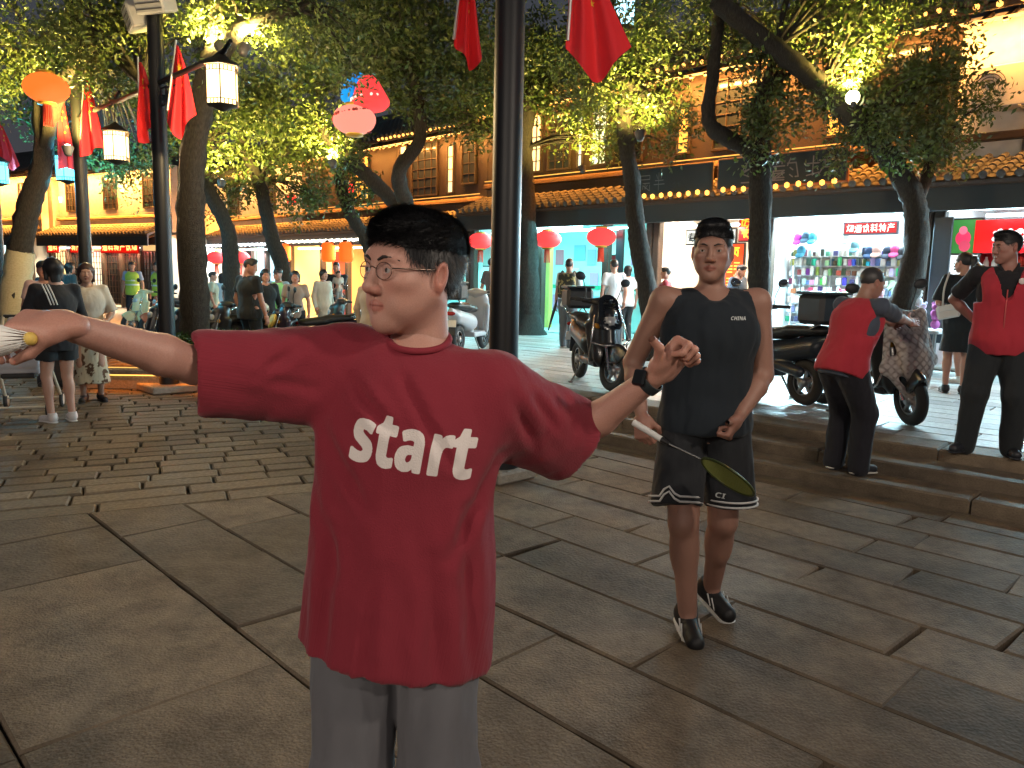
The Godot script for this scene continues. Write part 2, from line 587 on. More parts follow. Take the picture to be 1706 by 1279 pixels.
class HeadLook extends Look:
	func tone(p: Vector3, _n: Vector3) -> Color:
		var c := Color(1, 1, 1)
		var lip := Vector2(p.x / 0.024, (p.y + 0.066) / 0.0105).length()
		if p.z > 0.06 and lip < 1.15: c = c.lerp(Color(0.9, 0.62, 0.62), clampf((1.15 - lip) * 5.0, 0, 1))
		if p.z > 0.06 and absf(p.x) < 0.023 and absf(p.y + 0.0655) < 0.0022: c = Color(0.45, 0.2, 0.2)  # dark mouth line, shade between the lips put into the colour
		var ch := Vector2((absf(p.x) - 0.042) / 0.03, (p.y + 0.03) / 0.03).length()
		if p.z > 0.02 and ch < 1.0: c *= Color(1, 1, 1).lerp(Color(1.04, 0.86, 0.84), (1.0 - ch) * 0.8)
		if p.z > 0.09 and p.y < -0.03 and p.y > -0.05: c *= Color(1.02, 0.88, 0.86)
		if absf(p.x) > 0.07 and absf(p.y) < 0.04: c *= Color(1, 1, 1).lerp(Color(1.02, 0.8, 0.78), clampf((absf(p.x) - 0.072) * 120.0, 0.0, 1.0))
		return c

class HairLook extends Look:
	var nz: FastNoiseLite
	var amp := 0.004
	func bump(p: Vector3, n: Vector3) -> Vector3:
		return p + n * (nz.get_noise_3d(p.x * 9.0, p.y * 2.5, p.z * 6.0) * amp)

var cache := {}
var wrinkle := FastNoiseLite.new()

func head_mesh(cell: float) -> MB:
	var key := "head%f" % cell
	if cache.has(key): return cache[key]
	var F := Field.new(Vector3(-0.1, -0.19, -0.13), Vector3(0.1, 0.14, 0.13), cell)
	F.ell(Vector3(0, 0.034, -0.014), Vector3(0.073, 0.082, 0.093))
	F.ell(Vector3(0, -0.024, 0.024), Vector3(0.064, 0.08, 0.06), Basis(), 0.03)
	for s: float in [-1.0, 1.0]:
		F.cap(Vector3(0.053 * s, -0.038, -0.004), Vector3(0.015 * s, -0.094, 0.054), 0.018, 0.016, 0.035)
		F.ell(Vector3(0.042 * s, -0.018, 0.058), Vector3(0.02, 0.018, 0.02), Basis(), 0.025)
		F.ell(Vector3(0.03 * s, -0.06, 0.055), Vector3(0.02, 0.022, 0.02), Basis(), 0.025)
	F.ell(Vector3(0, -0.097, 0.06), Vector3(0.02, 0.015, 0.017), Basis(), 0.024)
	F.cap(Vector3(-0.032, 0.026, 0.071), Vector3(0.032, 0.026, 0.071), 0.014, 0.014, 0.025)
	F.cap(Vector3(0, 0.014, 0.08), Vector3(0, -0.028, 0.098), 0.0085, 0.0105, 0.014)
	F.ell(Vector3(0, -0.033, 0.1), Vector3(0.0125, 0.0105, 0.0115), Basis(), 0.01)
	for s: float in [-1.0, 1.0]:
		F.ell(Vector3(0.0135 * s, -0.037, 0.089), Vector3(0.0085, 0.0085, 0.0105), Basis(), 0.007)
		F.ell(Vector3(0.033 * s, 0.004, 0.092), Vector3(0.02, 0.011, 0.017), Basis(), 0.014, true)
		F.ell(Vector3(0.0315 * s, 0.002, 0.0725), Vector3(0.0165, 0.0135, 0.0145), Basis(), 0.006)
		F.ell(Vector3(0.0315 * s, 0.001, 0.093), Vector3(0.0135, 0.005 if cell < 0.004 else 0.005, 0.016), Basis(Vector3(0, 0, 1), 0.1 * s), 0.002, true)
		F.ell(Vector3(0.007 * s, -0.0475, 0.094), Vector3(0.004, 0.004, 0.006), Basis(), 0.003, true)
		F.cap(Vector3(0.0, -0.0605, 0.082), Vector3(0.018 * s, -0.064, 0.075), 0.0062, 0.004, 0.006)
		F.cap(Vector3(0.0, -0.0715, 0.0805), Vector3(0.015 * s, -0.0695, 0.0745), 0.0072, 0.004, 0.006)
		var eb := Basis(Vector3(1, 0, 0), -0.2) * Basis(Vector3(0, 1, 0), 0.35 * s)
		F.ell(Vector3(0.076 * s, -0.004, -0.012), Vector3(0.0085, 0.031, 0.019), eb, 0.006)
		F.ell(Vector3(0.084 * s, 0.0, -0.007), Vector3(0.007, 0.018, 0.0095), eb, 0.004, true)
	F.cap(Vector3(-0.016, -0.0655, 0.094), Vector3(0.016, -0.0655, 0.094), 0.0022, 0.0022, 0.003, Vector3.ZERO, 1.0, true)
	F.cap(Vector3(0, -0.06, -0.028), Vector3(0, -0.19, -0.04), 0.05, 0.055, 0.03)
	var m := MB.new()
	F.to(m, HeadLook.new())
	cache[key] = m
	return m

func hand_mesh(kind: String, cell: float) -> MB:
	var key := "hand" + kind + str(cell)
	if cache.has(key): return cache[key]
	var F := Field.new(Vector3(-0.11, -0.21, -0.07), Vector3(0.04, 0.04, 0.1), cell)
	F.cap(Vector3(0, 0.006, 0), Vector3(0, -0.025, 0), 0.0225, 0.0235, 0.012, Vector3(1, 0, 0), 0.9)
	F.rbox(Transform3D(Basis(), Vector3(0, -0.052, 0.0)), Vector3(0.0125, 0.045, 0.039), 0.0115, 0.03)
	F.ell(Vector3(-0.009, -0.035, 0.025), Vector3(0.014, 0.028, 0.016), Basis(), 0.012)
	var curl: Array = {"relax": [0.3, 0.45, 0.3], "grip": [0.95, 1.2, 0.75], "fist": [1.35, 1.6, 1.0], "flat": [0.1, 0.12, 0.1], "pinch": [0.75, 0.7, 0.4]}[kind]
	var zz := [0.0305, 0.0105, -0.0105, -0.0305]
	var ll := [0.07, 0.078, 0.073, 0.058]
	for i in 4:
		var p := Vector3(-0.001, -0.09 - (0.004 if i == 1 else (-0.005 if i == 3 else 0.0)), zz[i])
		var a := 0.0
		for j in 3:
			a += float(curl[j]) * (1.0 + 0.08 * i)
			var l: float = ll[i] * [0.46, 0.3, 0.26][j]
			var e := p + Vector3(-sin(a), -cos(a), (zz[i] * (0.5 if kind == "flat" else 0.12)) * (1.0 if j == 0 else 0.3)) * l
			F.cap(p, e, 0.0088 - 0.0006 * j, 0.0083 - 0.0006 * j, 0.005)
			p = e
	var t0 := Vector3(-0.008, -0.028, 0.034)
	var t1: Vector3 = t0 + {"relax": Vector3(-0.012, -0.03, 0.022), "grip": Vector3(-0.03, -0.026, 0.016), "fist": Vector3(-0.004, -0.024, 0.034), "flat": Vector3(0, -0.026, 0.034), "pinch": Vector3(-0.03, -0.03, 0.008)}[kind]
	var t2: Vector3 = t1 + {"relax": Vector3(-0.008, -0.03, 0.002), "grip": Vector3(-0.026, -0.016, -0.012), "fist": Vector3(0.004, -0.006, 0.04), "flat": Vector3(0, -0.026, 0.014), "pinch": Vector3(-0.02, -0.03, -0.006)}[kind]
	F.cap(t0, t1, 0.0125, 0.0105, 0.012)
	F.cap(t1, t2, 0.0102, 0.0082, 0.004)
	var m := MB.new()
	F.to(m)
	cache[key] = m
	return m

func shoe_mesh(part: String) -> MB:
	var key := "shoe" + part
	if cache.has(key): return cache[key]
	var m := MB.new()
	var F := Field.new(Vector3(-0.07, -0.1, -0.1), Vector3(0.07, 0.08, 0.22), 0.006)
	if part == "upper":
		F.cap(Vector3(0, -0.035, -0.03), Vector3(0.004, -0.048, 0.13), 0.04, 0.036, 0.03)
		F.cap(Vector3(0, -0.02, -0.02), Vector3(0, 0.02, -0.015), 0.042, 0.042, 0.03)
		F.rbox(Transform3D(Basis(), Vector3(0, -0.11, 0.05)), Vector3(0.1, 0.04, 0.3), 0.001, 0.004, true)
		F.cap(Vector3(0, 0.06, -0.012), Vector3(0, 0.02, -0.012), 0.034, 0.032, 0.008, Vector3.ZERO, 1.0, true)
		F.rbox(Transform3D(Basis(), Vector3(0, 0.06, -0.02)), Vector3(0.1, 0.035, 0.1), 0.001, 0.004, true)
		for i in 4: F.cap(Vector3(-0.02, -0.001 - i * 0.009, 0.03 + i * 0.02), Vector3(0.02, -0.001 - i * 0.009, 0.034 + i * 0.02), 0.004, 0.004, 0.003)
	else:
		F.cap(Vector3(0, -0.074, -0.032), Vector3(0.004, -0.074, 0.132), 0.043, 0.04, 0.01, Vector3(0, 1, 0), 0.3)
	F.to(m)
	cache[key] = m
	return m

func hair_mesh(kind: String, cell: float) -> MB:
	var key := "hair" + kind + str(cell)
	if cache.has(key): return cache[key]
	var F := Field.new(Vector3(-0.14, -0.3, -0.2), Vector3(0.14, 0.17, 0.15), cell)
	var L := HairLook.new()
	L.nz = wrinkle
	var m := MB.new()
	match kind:
		"boy", "short", "crop", "grey":
			var e := 0.008 if kind == "boy" else (0.006 if kind == "short" else 0.004)
			F.ell(Vector3(0, 0.037, -0.016), Vector3(0.073 + e, 0.082 + e, 0.093 + e))
			if kind == "boy":
				F.ell(Vector3(0.005, 0.098, 0.04), Vector3(0.058, 0.022, 0.05), Basis(Vector3(1, 0, 0), 0.3), 0.03)
				F.ell(Vector3(0, 0.07, -0.055), Vector3(0.072, 0.052, 0.055), Basis(), 0.03)
			elif kind == "short":
				F.ell(Vector3(0, 0.1, 0.03), Vector3(0.058, 0.026, 0.06), Basis(), 0.03)
				for s: float in [-1.0, 1.0]: F.rbox(Transform3D(Basis(Vector3(0, 0, 1), -0.12 * s), Vector3(0.118 * s, 0.02, 0.0)), Vector3(0.04, 0.075, 0.2), 0.02, 0.02, true)
			F.ell(Vector3(0, -0.022, 0.1), Vector3(0.088, 0.08 if kind != "boy" else 0.084, 0.08), Basis(), 0.01, true)
			for s: float in [-1.0, 1.0]:
				F.rbox(Transform3D(Basis(), Vector3(0.09 * s, -0.06, 0.045)), Vector3(0.05, 0.07, 0.06), 0.02, 0.012, true)
				F.ell(Vector3(0.082 * s, -0.006, -0.012), Vector3(0.022, 0.036, 0.024), Basis(), 0.008, true)
				F.rbox(Transform3D(Basis(), Vector3(0.09 * s, -0.065, -0.01)), Vector3(0.05, 0.05, 0.05), 0.02, 0.012, true)
			F.rbox(Transform3D(Basis(), Vector3(0, -0.13, -0.03)), Vector3(0.15, 0.075, 0.15), 0.02, 0.012, true)
			F.rbox(Transform3D(Basis(), Vector3(0, -0.07, 0.08)), Vector3(0.15, 0.06, 0.095), 0.02, 0.01, true)
			L.amp = 0.0035 if kind != "crop" else 0.0015
		"bob", "long":
			F.ell(Vector3(0, 0.036, -0.018), Vector3(0.088, 0.094, 0.106))
			for s: float in [-1.0, 1.0]:
				F.cap(Vector3(0.07 * s, 0.03, -0.01), Vector3(0.07 * s, -0.09 if kind == "bob" else -0.2, -0.015), 0.028, 0.02, 0.03)
			F.cap(Vector3(0, 0.0, -0.06), Vector3(0, -0.1 if kind == "bob" else -0.24, -0.06), 0.07, 0.05, 0.03, Vector3(0, 0, 1), 0.6)
			F.ell(Vector3(0, -0.035, 0.105), Vector3(0.06, 0.088, 0.085), Basis(), 0.01, true)
		"bun":
			F.ell(Vector3(0, 0.037, -0.016), Vector3(0.083, 0.09, 0.101))
			F.ell(Vector3(0, 0.03, -0.135), Vector3(0.045, 0.05, 0.04), Basis(), 0.01)
			F.cap(Vector3(0.02, 0.0, -0.14), Vector3(0.03, -0.08, -0.15), 0.022, 0.012, 0.02)
			F.ell(Vector3(0, -0.026, 0.1), Vector3(0.072, 0.088, 0.085), Basis(), 0.01, true)
			F.rbox(Transform3D(Basis(), Vector3(0, -0.12, 0.02)), Vector3(0.15, 0.075, 0.12), 0.02, 0.012, true)
		"cap":
			F.ell(Vector3(0, 0.052, -0.014), Vector3(0.086, 0.08, 0.106))
			F.cap(Vector3(0, 0.045, 0.05), Vector3(0, 0.035, 0.11), 0.06, 0.055, 0.01, Vector3(0, 1, 0), 0.14)
			F.rbox(Transform3D(Basis(), Vector3(0, -0.05, 0.0)), Vector3(0.15, 0.08, 0.2), 0.01, 0.004, true)
			L.amp = 0.001
	F.to(m, L)
	if kind in ["boy", "short", "bob", "long", "bun"] and cell < 0.006:
		var rng := RandomNumberGenerator.new()
		rng.seed = 5
		var cnt := m.v.size()
		for i in 30000 if kind == "boy" else 13000:
			var k := rng.randi_range(0, cnt - 1)
			var p := m.v[k]
			var nn := m.n[k]
			if nn.length() < 0.5: continue
			var dn := (Vector3(0, -1, -0.15) + nn * 0.25 + Vector3(rng.randf() - 0.5, rng.randf() - 0.5, rng.randf() - 0.5) * 0.7)
			if kind != "bob" and kind != "long" and p.y > 0.05: dn = Vector3(0.2, -0.1, 0.75) + nn * 0.3 + Vector3(rng.randf() - 0.5, rng.randf() - 0.5, rng.randf() - 0.5) * 0.6
			dn = (dn - nn * minf(dn.dot(nn) - 0.12, 0.0)).normalized()
			var sd := dn.cross(nn).normalized() * 0.0008
			var l := rng.randf_range(0.012, 0.028) * (1.0 if kind != "short" else 0.6)
			m.col = Color(1, 1, 1) * rng.randf_range(0.6, 2.6)
			m.tri(p - sd, p + sd, p + dn * l)
	cache[key] = m
	return m

func hair_mat(c: Color) -> StandardMaterial3D:
	var m: StandardMaterial3D = mat(c, 0.5).duplicate()
	m.vertex_color_use_as_albedo = true
	return m

func ik(a: Vector3, t: Vector3, l1: float, l2: float, pole: Vector3) -> Array:
	var d := t - a
	var l := clampf(d.length(), absf(l1 - l2) + 0.001, (l1 + l2) * 0.999)
	var u := d.normalized()
	var x := (l1 * l1 - l2 * l2 + l * l) / (2.0 * l)
	var y := sqrt(maxf(l1 * l1 - x * x, 0.0))
	var w := (pole - u * pole.dot(u)).normalized()
	return [a + u * x + w * y, a + u * l]

func skeleton(h: float, P: Dictionary) -> Dictionary:
	var J := {}
	J.lm = P.get("limb", 1.0); J.h = h; J.q = h / 1.7; J.w = P.get("w", 1.0)
	var B := Basis.from_euler(P.get("torso", Vector3.ZERO))
	J.B = B
	J.pel = Vector3(0, 0.53 * h, 0) + P.get("shift", Vector3.ZERO)
	J.chest = J.pel + B * Vector3(0, 0.2 * h, 0)
	J.neck = J.pel + B * Vector3(0, 0.305 * h, -0.012 * h)
	J.HB = Basis.from_euler(P.get("head", Vector3.ZERO))
	J.head = J.neck + B * Vector3(0, 0.055 * h, 0) + J.HB * Vector3(0, 0.035 * h, 0.018 * h)
	for s in ["l", "r"]:
		var e := 1.0 if s == "l" else -1.0
		J["sh" + s] = J.pel + B * Vector3(e * 0.102 * h * J.w, 0.28 * h, -0.012 * h)
		J["hip" + s] = J.pel + Vector3(e * 0.05 * h, -0.01 * h, 0)
		J["sh" + s] += P.get("so" + s, Vector3.ZERO)
		var ht: Vector3 = P.get("h" + s, J["sh" + s] + Vector3(e * 0.045 * h, -0.31 * h, 0.03 * h))
		var r := ik(J["sh" + s], ht, 0.175 * h, 0.15 * h, P.get("ep" + s, Vector3(e * 0.5, -0.2, -1)))
		J["el" + s] = r[0]; J["wr" + s] = r[1]
		var ft: Vector3 = P.get("f" + s, Vector3(e * 0.055 * h, 0.048 * h, 0))
		r = ik(J["hip" + s], ft, 0.245 * h, 0.235 * h, P.get("kp" + s, Vector3(e * 0.12, 0, 1)))
		J["kn" + s] = r[0]; J["an" + s] = r[1]
		J["toe" + s] = P.get("t" + s, Vector3(e * 0.25, 0, 1)).normalized()
		J["hd" + s] = P.get("hd" + s, (J["wr" + s] - J["el" + s]).normalized())
		J["th" + s] = P.get("th" + s, Vector3(-e * 0.2, 0, 1))
		J["hk" + s] = P.get("hk" + s, "relax")
	for k in P.get("fix", {}): J[k] = P.fix[k]
	return J

func bounds(J: Dictionary, m: float) -> Array:
	var lo := Vector3.ONE * 9.0
	var hi := -lo
	for k in ["pel", "head", "shl", "shr", "ell", "elr", "wrl", "wrr", "knl", "knr", "anl", "anr"]:
		lo = lo.min(J[k]); hi = hi.max(J[k])
	return [lo - Vector3.ONE * m, hi + Vector3.ONE * m]

func body_mesh(J: Dictionary, tone: Color, cell: float, hcell: float) -> MB:
	var bb := bounds(J, 0.16)
	var F := Field.new(bb[0], bb[1], cell)
	var q: float = J.q
	var lq: float = J.q * J.lm
	var w: float = J.w
	var B: Basis = J.B
	F.ell(J.pel + B * Vector3(0, 0.02, 0) * q, Vector3(0.145 * w, 0.115, 0.105 * w) * q, B)
	F.cap(J.pel, J.chest, 0.118 * q * w, 0.13 * q * w, 0.04, B.z, 0.72)
	F.ell(J.chest + B * Vector3(0, 0.01, 0) * q, Vector3(0.152 * w, 0.165, 0.108 * w) * q, B, 0.04)
	F.cap(J.neck + B * Vector3(0, -0.03, 0), J.head + J.HB * Vector3(0, -0.09, -0.03) * q, 0.058 * q, 0.05 * q, 0.035)
	for s in ["l", "r"]:
		var e := 1.0 if s == "l" else -1.0
		F.cap(J.neck + B * Vector3(0, -0.05 * q, 0), J["sh" + s], 0.055 * q, 0.052 * q, 0.04)
		F.cap(J["sh" + s], J["el" + s], 0.05 * lq, 0.038 * lq, 0.03)
		var em: Vector3 = J["el" + s].lerp(J["wr" + s], 0.3)
		F.cap(J["el" + s], em, 0.037 * lq, 0.04 * lq, 0.012)
		F.cap(em, J["wr" + s] + J["hd" + s].normalized() * 0.012, 0.04 * lq, 0.0245 * q, 0.012)
		F.cap(J["hip" + s], J["kn" + s], 0.084 * q * w, 0.054 * lq, 0.04)
		F.cap(J["kn" + s], J["an" + s], 0.05 * lq, 0.035 * lq, 0.02)
		var kd: Vector3 = (J["an" + s] - J["kn" + s]).normalized()
		var bk: Vector3 = Vector3(0, 0, -1) if not J.has("kb") else J.kb
		F.ell(J["kn" + s] + kd * 0.11 * q + bk * 0.016 * q, Vector3(0.05, 0.1, 0.05) * lq, Basis(), 0.03)
		var t: Vector3 = J["toe" + s]
		F.cap(J["an" + s] + Vector3(0, -0.035, 0) * q - t * 0.025, J["an" + s] + Vector3(0, -0.05, 0) * q + t * 0.13 * q, 0.033 * q, 0.026 * q, 0.03)
	var m := MB.new()
	m.col = tone
	F.to(m)
	m.col = Color(1, 1, 1)
	m.add(head_mesh(hcell), Transform3D(J.HB * (q * J.get("hs", 1.0)), J.head), tone)
	for s in ["l", "r"]:
		var y: Vector3 = -J["hd" + s].normalized()
		var z: Vector3 = J["th" + s]
		z = (z - y * z.dot(y)).normalized()
		var bs := Basis(y.cross(z), y, z)
		if s == "r": bs = bs * Basis.from_scale(Vector3(-1, 1, 1))
		m.add(hand_mesh(J["hk" + s], 0.004 if hcell < 0.005 else 0.006), Transform3D(bs * q, J["wr" + s]), tone * Color(1.0, 0.94, 0.92))
	return m

func cloth(J: Dictionary, kind: String, cell: float, look: ClothLook, o := {}) -> MB:
	# one garment over a skeleton
	var bb := bounds(J, 0.3)
	var F := Field.new(bb[0], bb[1], cell)
	var q: float = J.q
	var w: float = J.w
	var B: Basis = J.B
	var ease: float = o.get("ease", 0.0)
	if kind in ["tee", "sleeveless", "long", "vest"]:
		var hem: float = o.get("hem", -0.07) * J.h
		F.cap(J.pel + B * Vector3(0, hem - 0.02, 0), J.chest + B * Vector3(0, -0.02, 0), (0.148 * w + ease) * q, (0.152 * w + ease) * q, 0.03, B.z, 0.76)
		F.ell(J.pel + Vector3(0, -0.03, 0) * q, Vector3(0.164 * w + ease, 0.17, 0.132 * w + ease) * q, Basis(), 0.04)
		F.ell(J.chest + B * Vector3(0, 0.005, 0) * q, Vector3(0.17 * w + ease, 0.17, 0.128 * w + ease) * q, B, 0.04)
		for s in ["l", "r"]:
			F.cap(J.neck + B * Vector3(0, -0.05 * q, 0), J["sh" + s] + B * Vector3(0, 0.0, 0), 0.066 * q, (0.058 if kind in ["tee", "long"] else 0.053) * q, 0.04)
			var t: float = {"tee": 0.68, "long": 1.0, "sleeveless": 0.02, "vest": 0.02}[kind]
			t = o.get("sleeve", t)
			var e: Vector3 = J["sh" + s].lerp(J["el" + s], t)
			var d: Vector3 = (J["el" + s] - J["sh" + s]).normalized()
			var sr: float = o.get("sr", 0.066) * q
			if kind == "tee":
				F.cap(J["sh" + s], e + d * 0.05, 0.063 * q, sr, 0.025)
				F.rbox(Transform3D(frame(d), e + d * 0.12), Vector3(0.1, 0.1, 0.12), 0.003, 0.003, true)
			elif kind == "long":
				F.cap(J["sh" + s], J["el" + s], 0.063 * q, 0.052 * q, 0.025)
				F.cap(J["el" + s], J["wr" + s], 0.052 * q, 0.038 * q, 0.025)
			else:
				var od := (B * Vector3(1.0 if s == "l" else -1.0, -0.12, 0)).normalized()
				F.rbox(Transform3D(frame(od), J["sh" + s] + od * (0.2 + o.get("arm", 0.012))), Vector3(0.22, 0.22, 0.2), 0.003, 0.012, true)
		F.cap(J.neck + B * Vector3(0, o.get("neck_drop", -0.012), 0.012) * q, J.head, 0.062 * q, 0.07 * q, 0.01, Vector3.ZERO, 1.0, true)
		if o.get("vee", 0.0) > 0.0:
			F.cap(J.neck + B * Vector3(0, 0.03, 0.08) * q, J.neck + B * Vector3(0, -o.vee, 0.15 + o.vee * 0.22) * q, (0.06 + o.vee * 0.2) * q, 0.018, 0.008, Vector3.ZERO, 1.0, true)
		if o.get("open", 0.0) > 0.0:
			F.cap(J.neck + B * Vector3(0, 0.02, 0.12) * q, J.pel + B * Vector3(0, hem, 0.2) * q, o.open, 0.004, 0.006, Vector3.ZERO, 1.0, true)
		F.rbox(Transform3D(B, J.pel + B * Vector3(0, hem - 0.25, 0)), Vector3(0.6, 0.25, 0.5), 0.003, 0.004, true)
	elif kind in ["pants", "shorts"]:
		F.ell(J.pel + B * Vector3(0, 0.02, 0) * q, Vector3(0.158 * w, 0.13, 0.122 * w) * q, B)
		for s in ["l", "r"]:
			var t: float = o.get("len", 0.82)
			var r0: float = (0.1 * w + ease) * q
			if kind == "shorts":
				var e: Vector3 = J["hip" + s].lerp(J["kn" + s], t)
				var d: Vector3 = (J["kn" + s] - J["hip" + s]).normalized()
				e += Vector3(o.get("flare", 0.0) * (1.0 if s == "l" else -1.0), 0, 0)
				F.cap(J["hip" + s], e + d * 0.08, r0, o.get("lr", 0.1) * q, o.get("blend", 0.03))
				F.rbox(Transform3D(frame(d), e + d * 0.13), Vector3(0.16, 0.16, 0.13), 0.003, 0.004, true)
			else:
				F.cap(J["hip" + s], J["kn" + s], r0, (0.074 + ease) * q, 0.03)
				F.cap(J["kn" + s], J["an" + s] + Vector3(0, -0.03, 0), (0.074 + ease) * q, (0.06 + ease) * q, 0.03)
		F.rbox(Transform3D(B, J.pel + B * Vector3(0, 0.3 + 0.02 * J.h, 0)), Vector3(0.5, 0.3, 0.5), 0.003, 0.003, true)
	else:
		# skirt or dress skirt: a flared tube with deep folds
		var y1: float = o.get("hem", 0.3) * J.h
		var e := Vector3(J.pel.x, y1 - 0.05, J.pel.z)
		F.cap(J.pel + Vector3(0, 0.05, 0), e, (0.135 * w) * q, o.get("flare", 0.22), 0.03, Vector3(0, 0, 1), 0.8)
		F.rbox(Transform3D(Basis(), Vector3(J.pel.x, y1 - 0.3, J.pel.z)), Vector3(0.6, 0.3, 0.6), 0.003, 0.003, true)
		F.rbox(Transform3D(Basis(), J.pel + Vector3(0, 0.3 + 0.07 * J.h, 0)), Vector3(0.5, 0.3, 0.5), 0.003, 0.003, true)
	var m := MB.new()
	m.col = look.base
	F.to(m, look)
	return m

func frame(d: Vector3) -> Basis:
	# z along d
	var x := Vector3.UP.cross(d) if absf(d.y) < 0.95 else Vector3.RIGHT.cross(d)
	x = x.normalized()
	return Basis(x, d.cross(x).normalized(), d.normalized())

func cloth_look(c: Color, amp := 0.008, stretch := Vector3(6, 2.2, 6)) -> ClothLook:
	var L := ClothLook.new()
	L.nz = wrinkle; L.base = c; L.amp = amp; L.stretch = stretch
	return L

func face_parts(o: Node3D, J: Dictionary, brow: Color):
	# eyes with iris, pupil and brows on a near head
	var H := Transform3D(J.HB * (J.q * J.get("hs", 1.0)), J.head)
	for s: float in [-1.0, 1.0]:
		var e := MB.new()
		var p := Vector3(0.0315 * s, 0.0015, 0.0722)
		var g: Vector3 = J.get("gaze", Vector3(0, 0, 1))
		e.col = Color(0.36, 0.33, 0.32)
		e.ell(p, Vector3.ONE * 0.0128, Basis(), 16)
		e.col = Color(0.035, 0.02, 0.014)
		e.ell(p + g.normalized() * 0.0078, Vector3(0.0066, 0.0066, 0.0058), Basis(), 14)
		var w := MB.new()
		w.add(e, H)
		put(w, "eye", mat_eye, o)
		var b := MB.new()
		b.tube([Vector3(0.012 * s, 0.02, 0.09), Vector3(0.026 * s, 0.0262, 0.0885), Vector3(0.04 * s, 0.0262, 0.0815), Vector3(0.052 * s, 0.0205, 0.069)], [0.0028, 0.0042, 0.0038, 0.0014], 6, true, 0.8)
		var b2 := MB.new()
		b2.add(b, H)
		put(b2, "eyebrow", mat(brow, 0.8), o)

func shoes(o: Node3D, J: Dictionary, upper: Color, sole: Color, scale := 1.0):
	for s in ["l", "r"]:
		var t: Vector3 = J["toe" + s]
		var up := Vector3.UP
		if J.has("fu" + s): up = J["fu" + s]
		var x := up.cross(t).normalized()
		var xf := Transform3D(Basis(x, t.cross(x).normalized(), t) * (J.q * scale), J["an" + s])
		var m := MB.new()
		m.add(shoe_mesh("upper"), xf)
		var u := put(m, "shoe", mat(upper, 0.55), o)
		var k := MB.new()
		k.add(shoe_mesh("sole"), xf)
		put(k, "sole", mat(sole, 0.6), u)

func person(label: String, at: Vector3, yaw: float, h: float, P: Dictionary, group := "") -> Array:
	# a whole figure: body with head and hands, hair, garments, shoes
	var o := thing("person", label, "person", at, yaw, group)
	var J := skeleton(h, P)
	var cell: float = P.get("cell", 0.018)
	var hcell: float = P.get("hcell", 0.0065)
	put(body_mesh(J, P.get("skin", SKIN), cell, hcell), "body", mat_skin, o)
	var H := Transform3D(J.HB * (J.q * J.get("hs", 1.0)), J.head)
	if P.has("hair"):
		var m := MB.new()
		m.add(hair_mesh(P.hair[0], P.get("haircell", maxf(hcell, 0.005))), H)
		put(m, "cap" if P.hair[0] == "cap" else "hair", hair_mat(P.hair[1]), o)
		if P.hair[0] == "cap":
			var m2 := MB.new()
			m2.add(hair_mesh("crop", 0.0065), H)
			put(m2, "hair", mat(Color(0.012, 0.011, 0.012), 0.55), o)
	for g in P.get("wear", []):
		# [name, kind, colour, options]
		var opt: Dictionary = g[3] if g.size() > 3 else {}
		var L := cloth_look(g[2], opt.get("amp", 0.01))
		if opt.has("alt"):
			L.alt = opt.alt; L.spots = opt.get("spots", 9.0)
		put(cloth(J, g[1], opt.get("cell", cell), L, opt), g[0], mat_cloth, o)
	if P.has("shoes"): shoes(o, J, P.shoes[0], P.shoes[1])
	if hcell < 0.005: face_parts(o, J, Color(0.015, 0.013, 0.013))
	return [o, J]
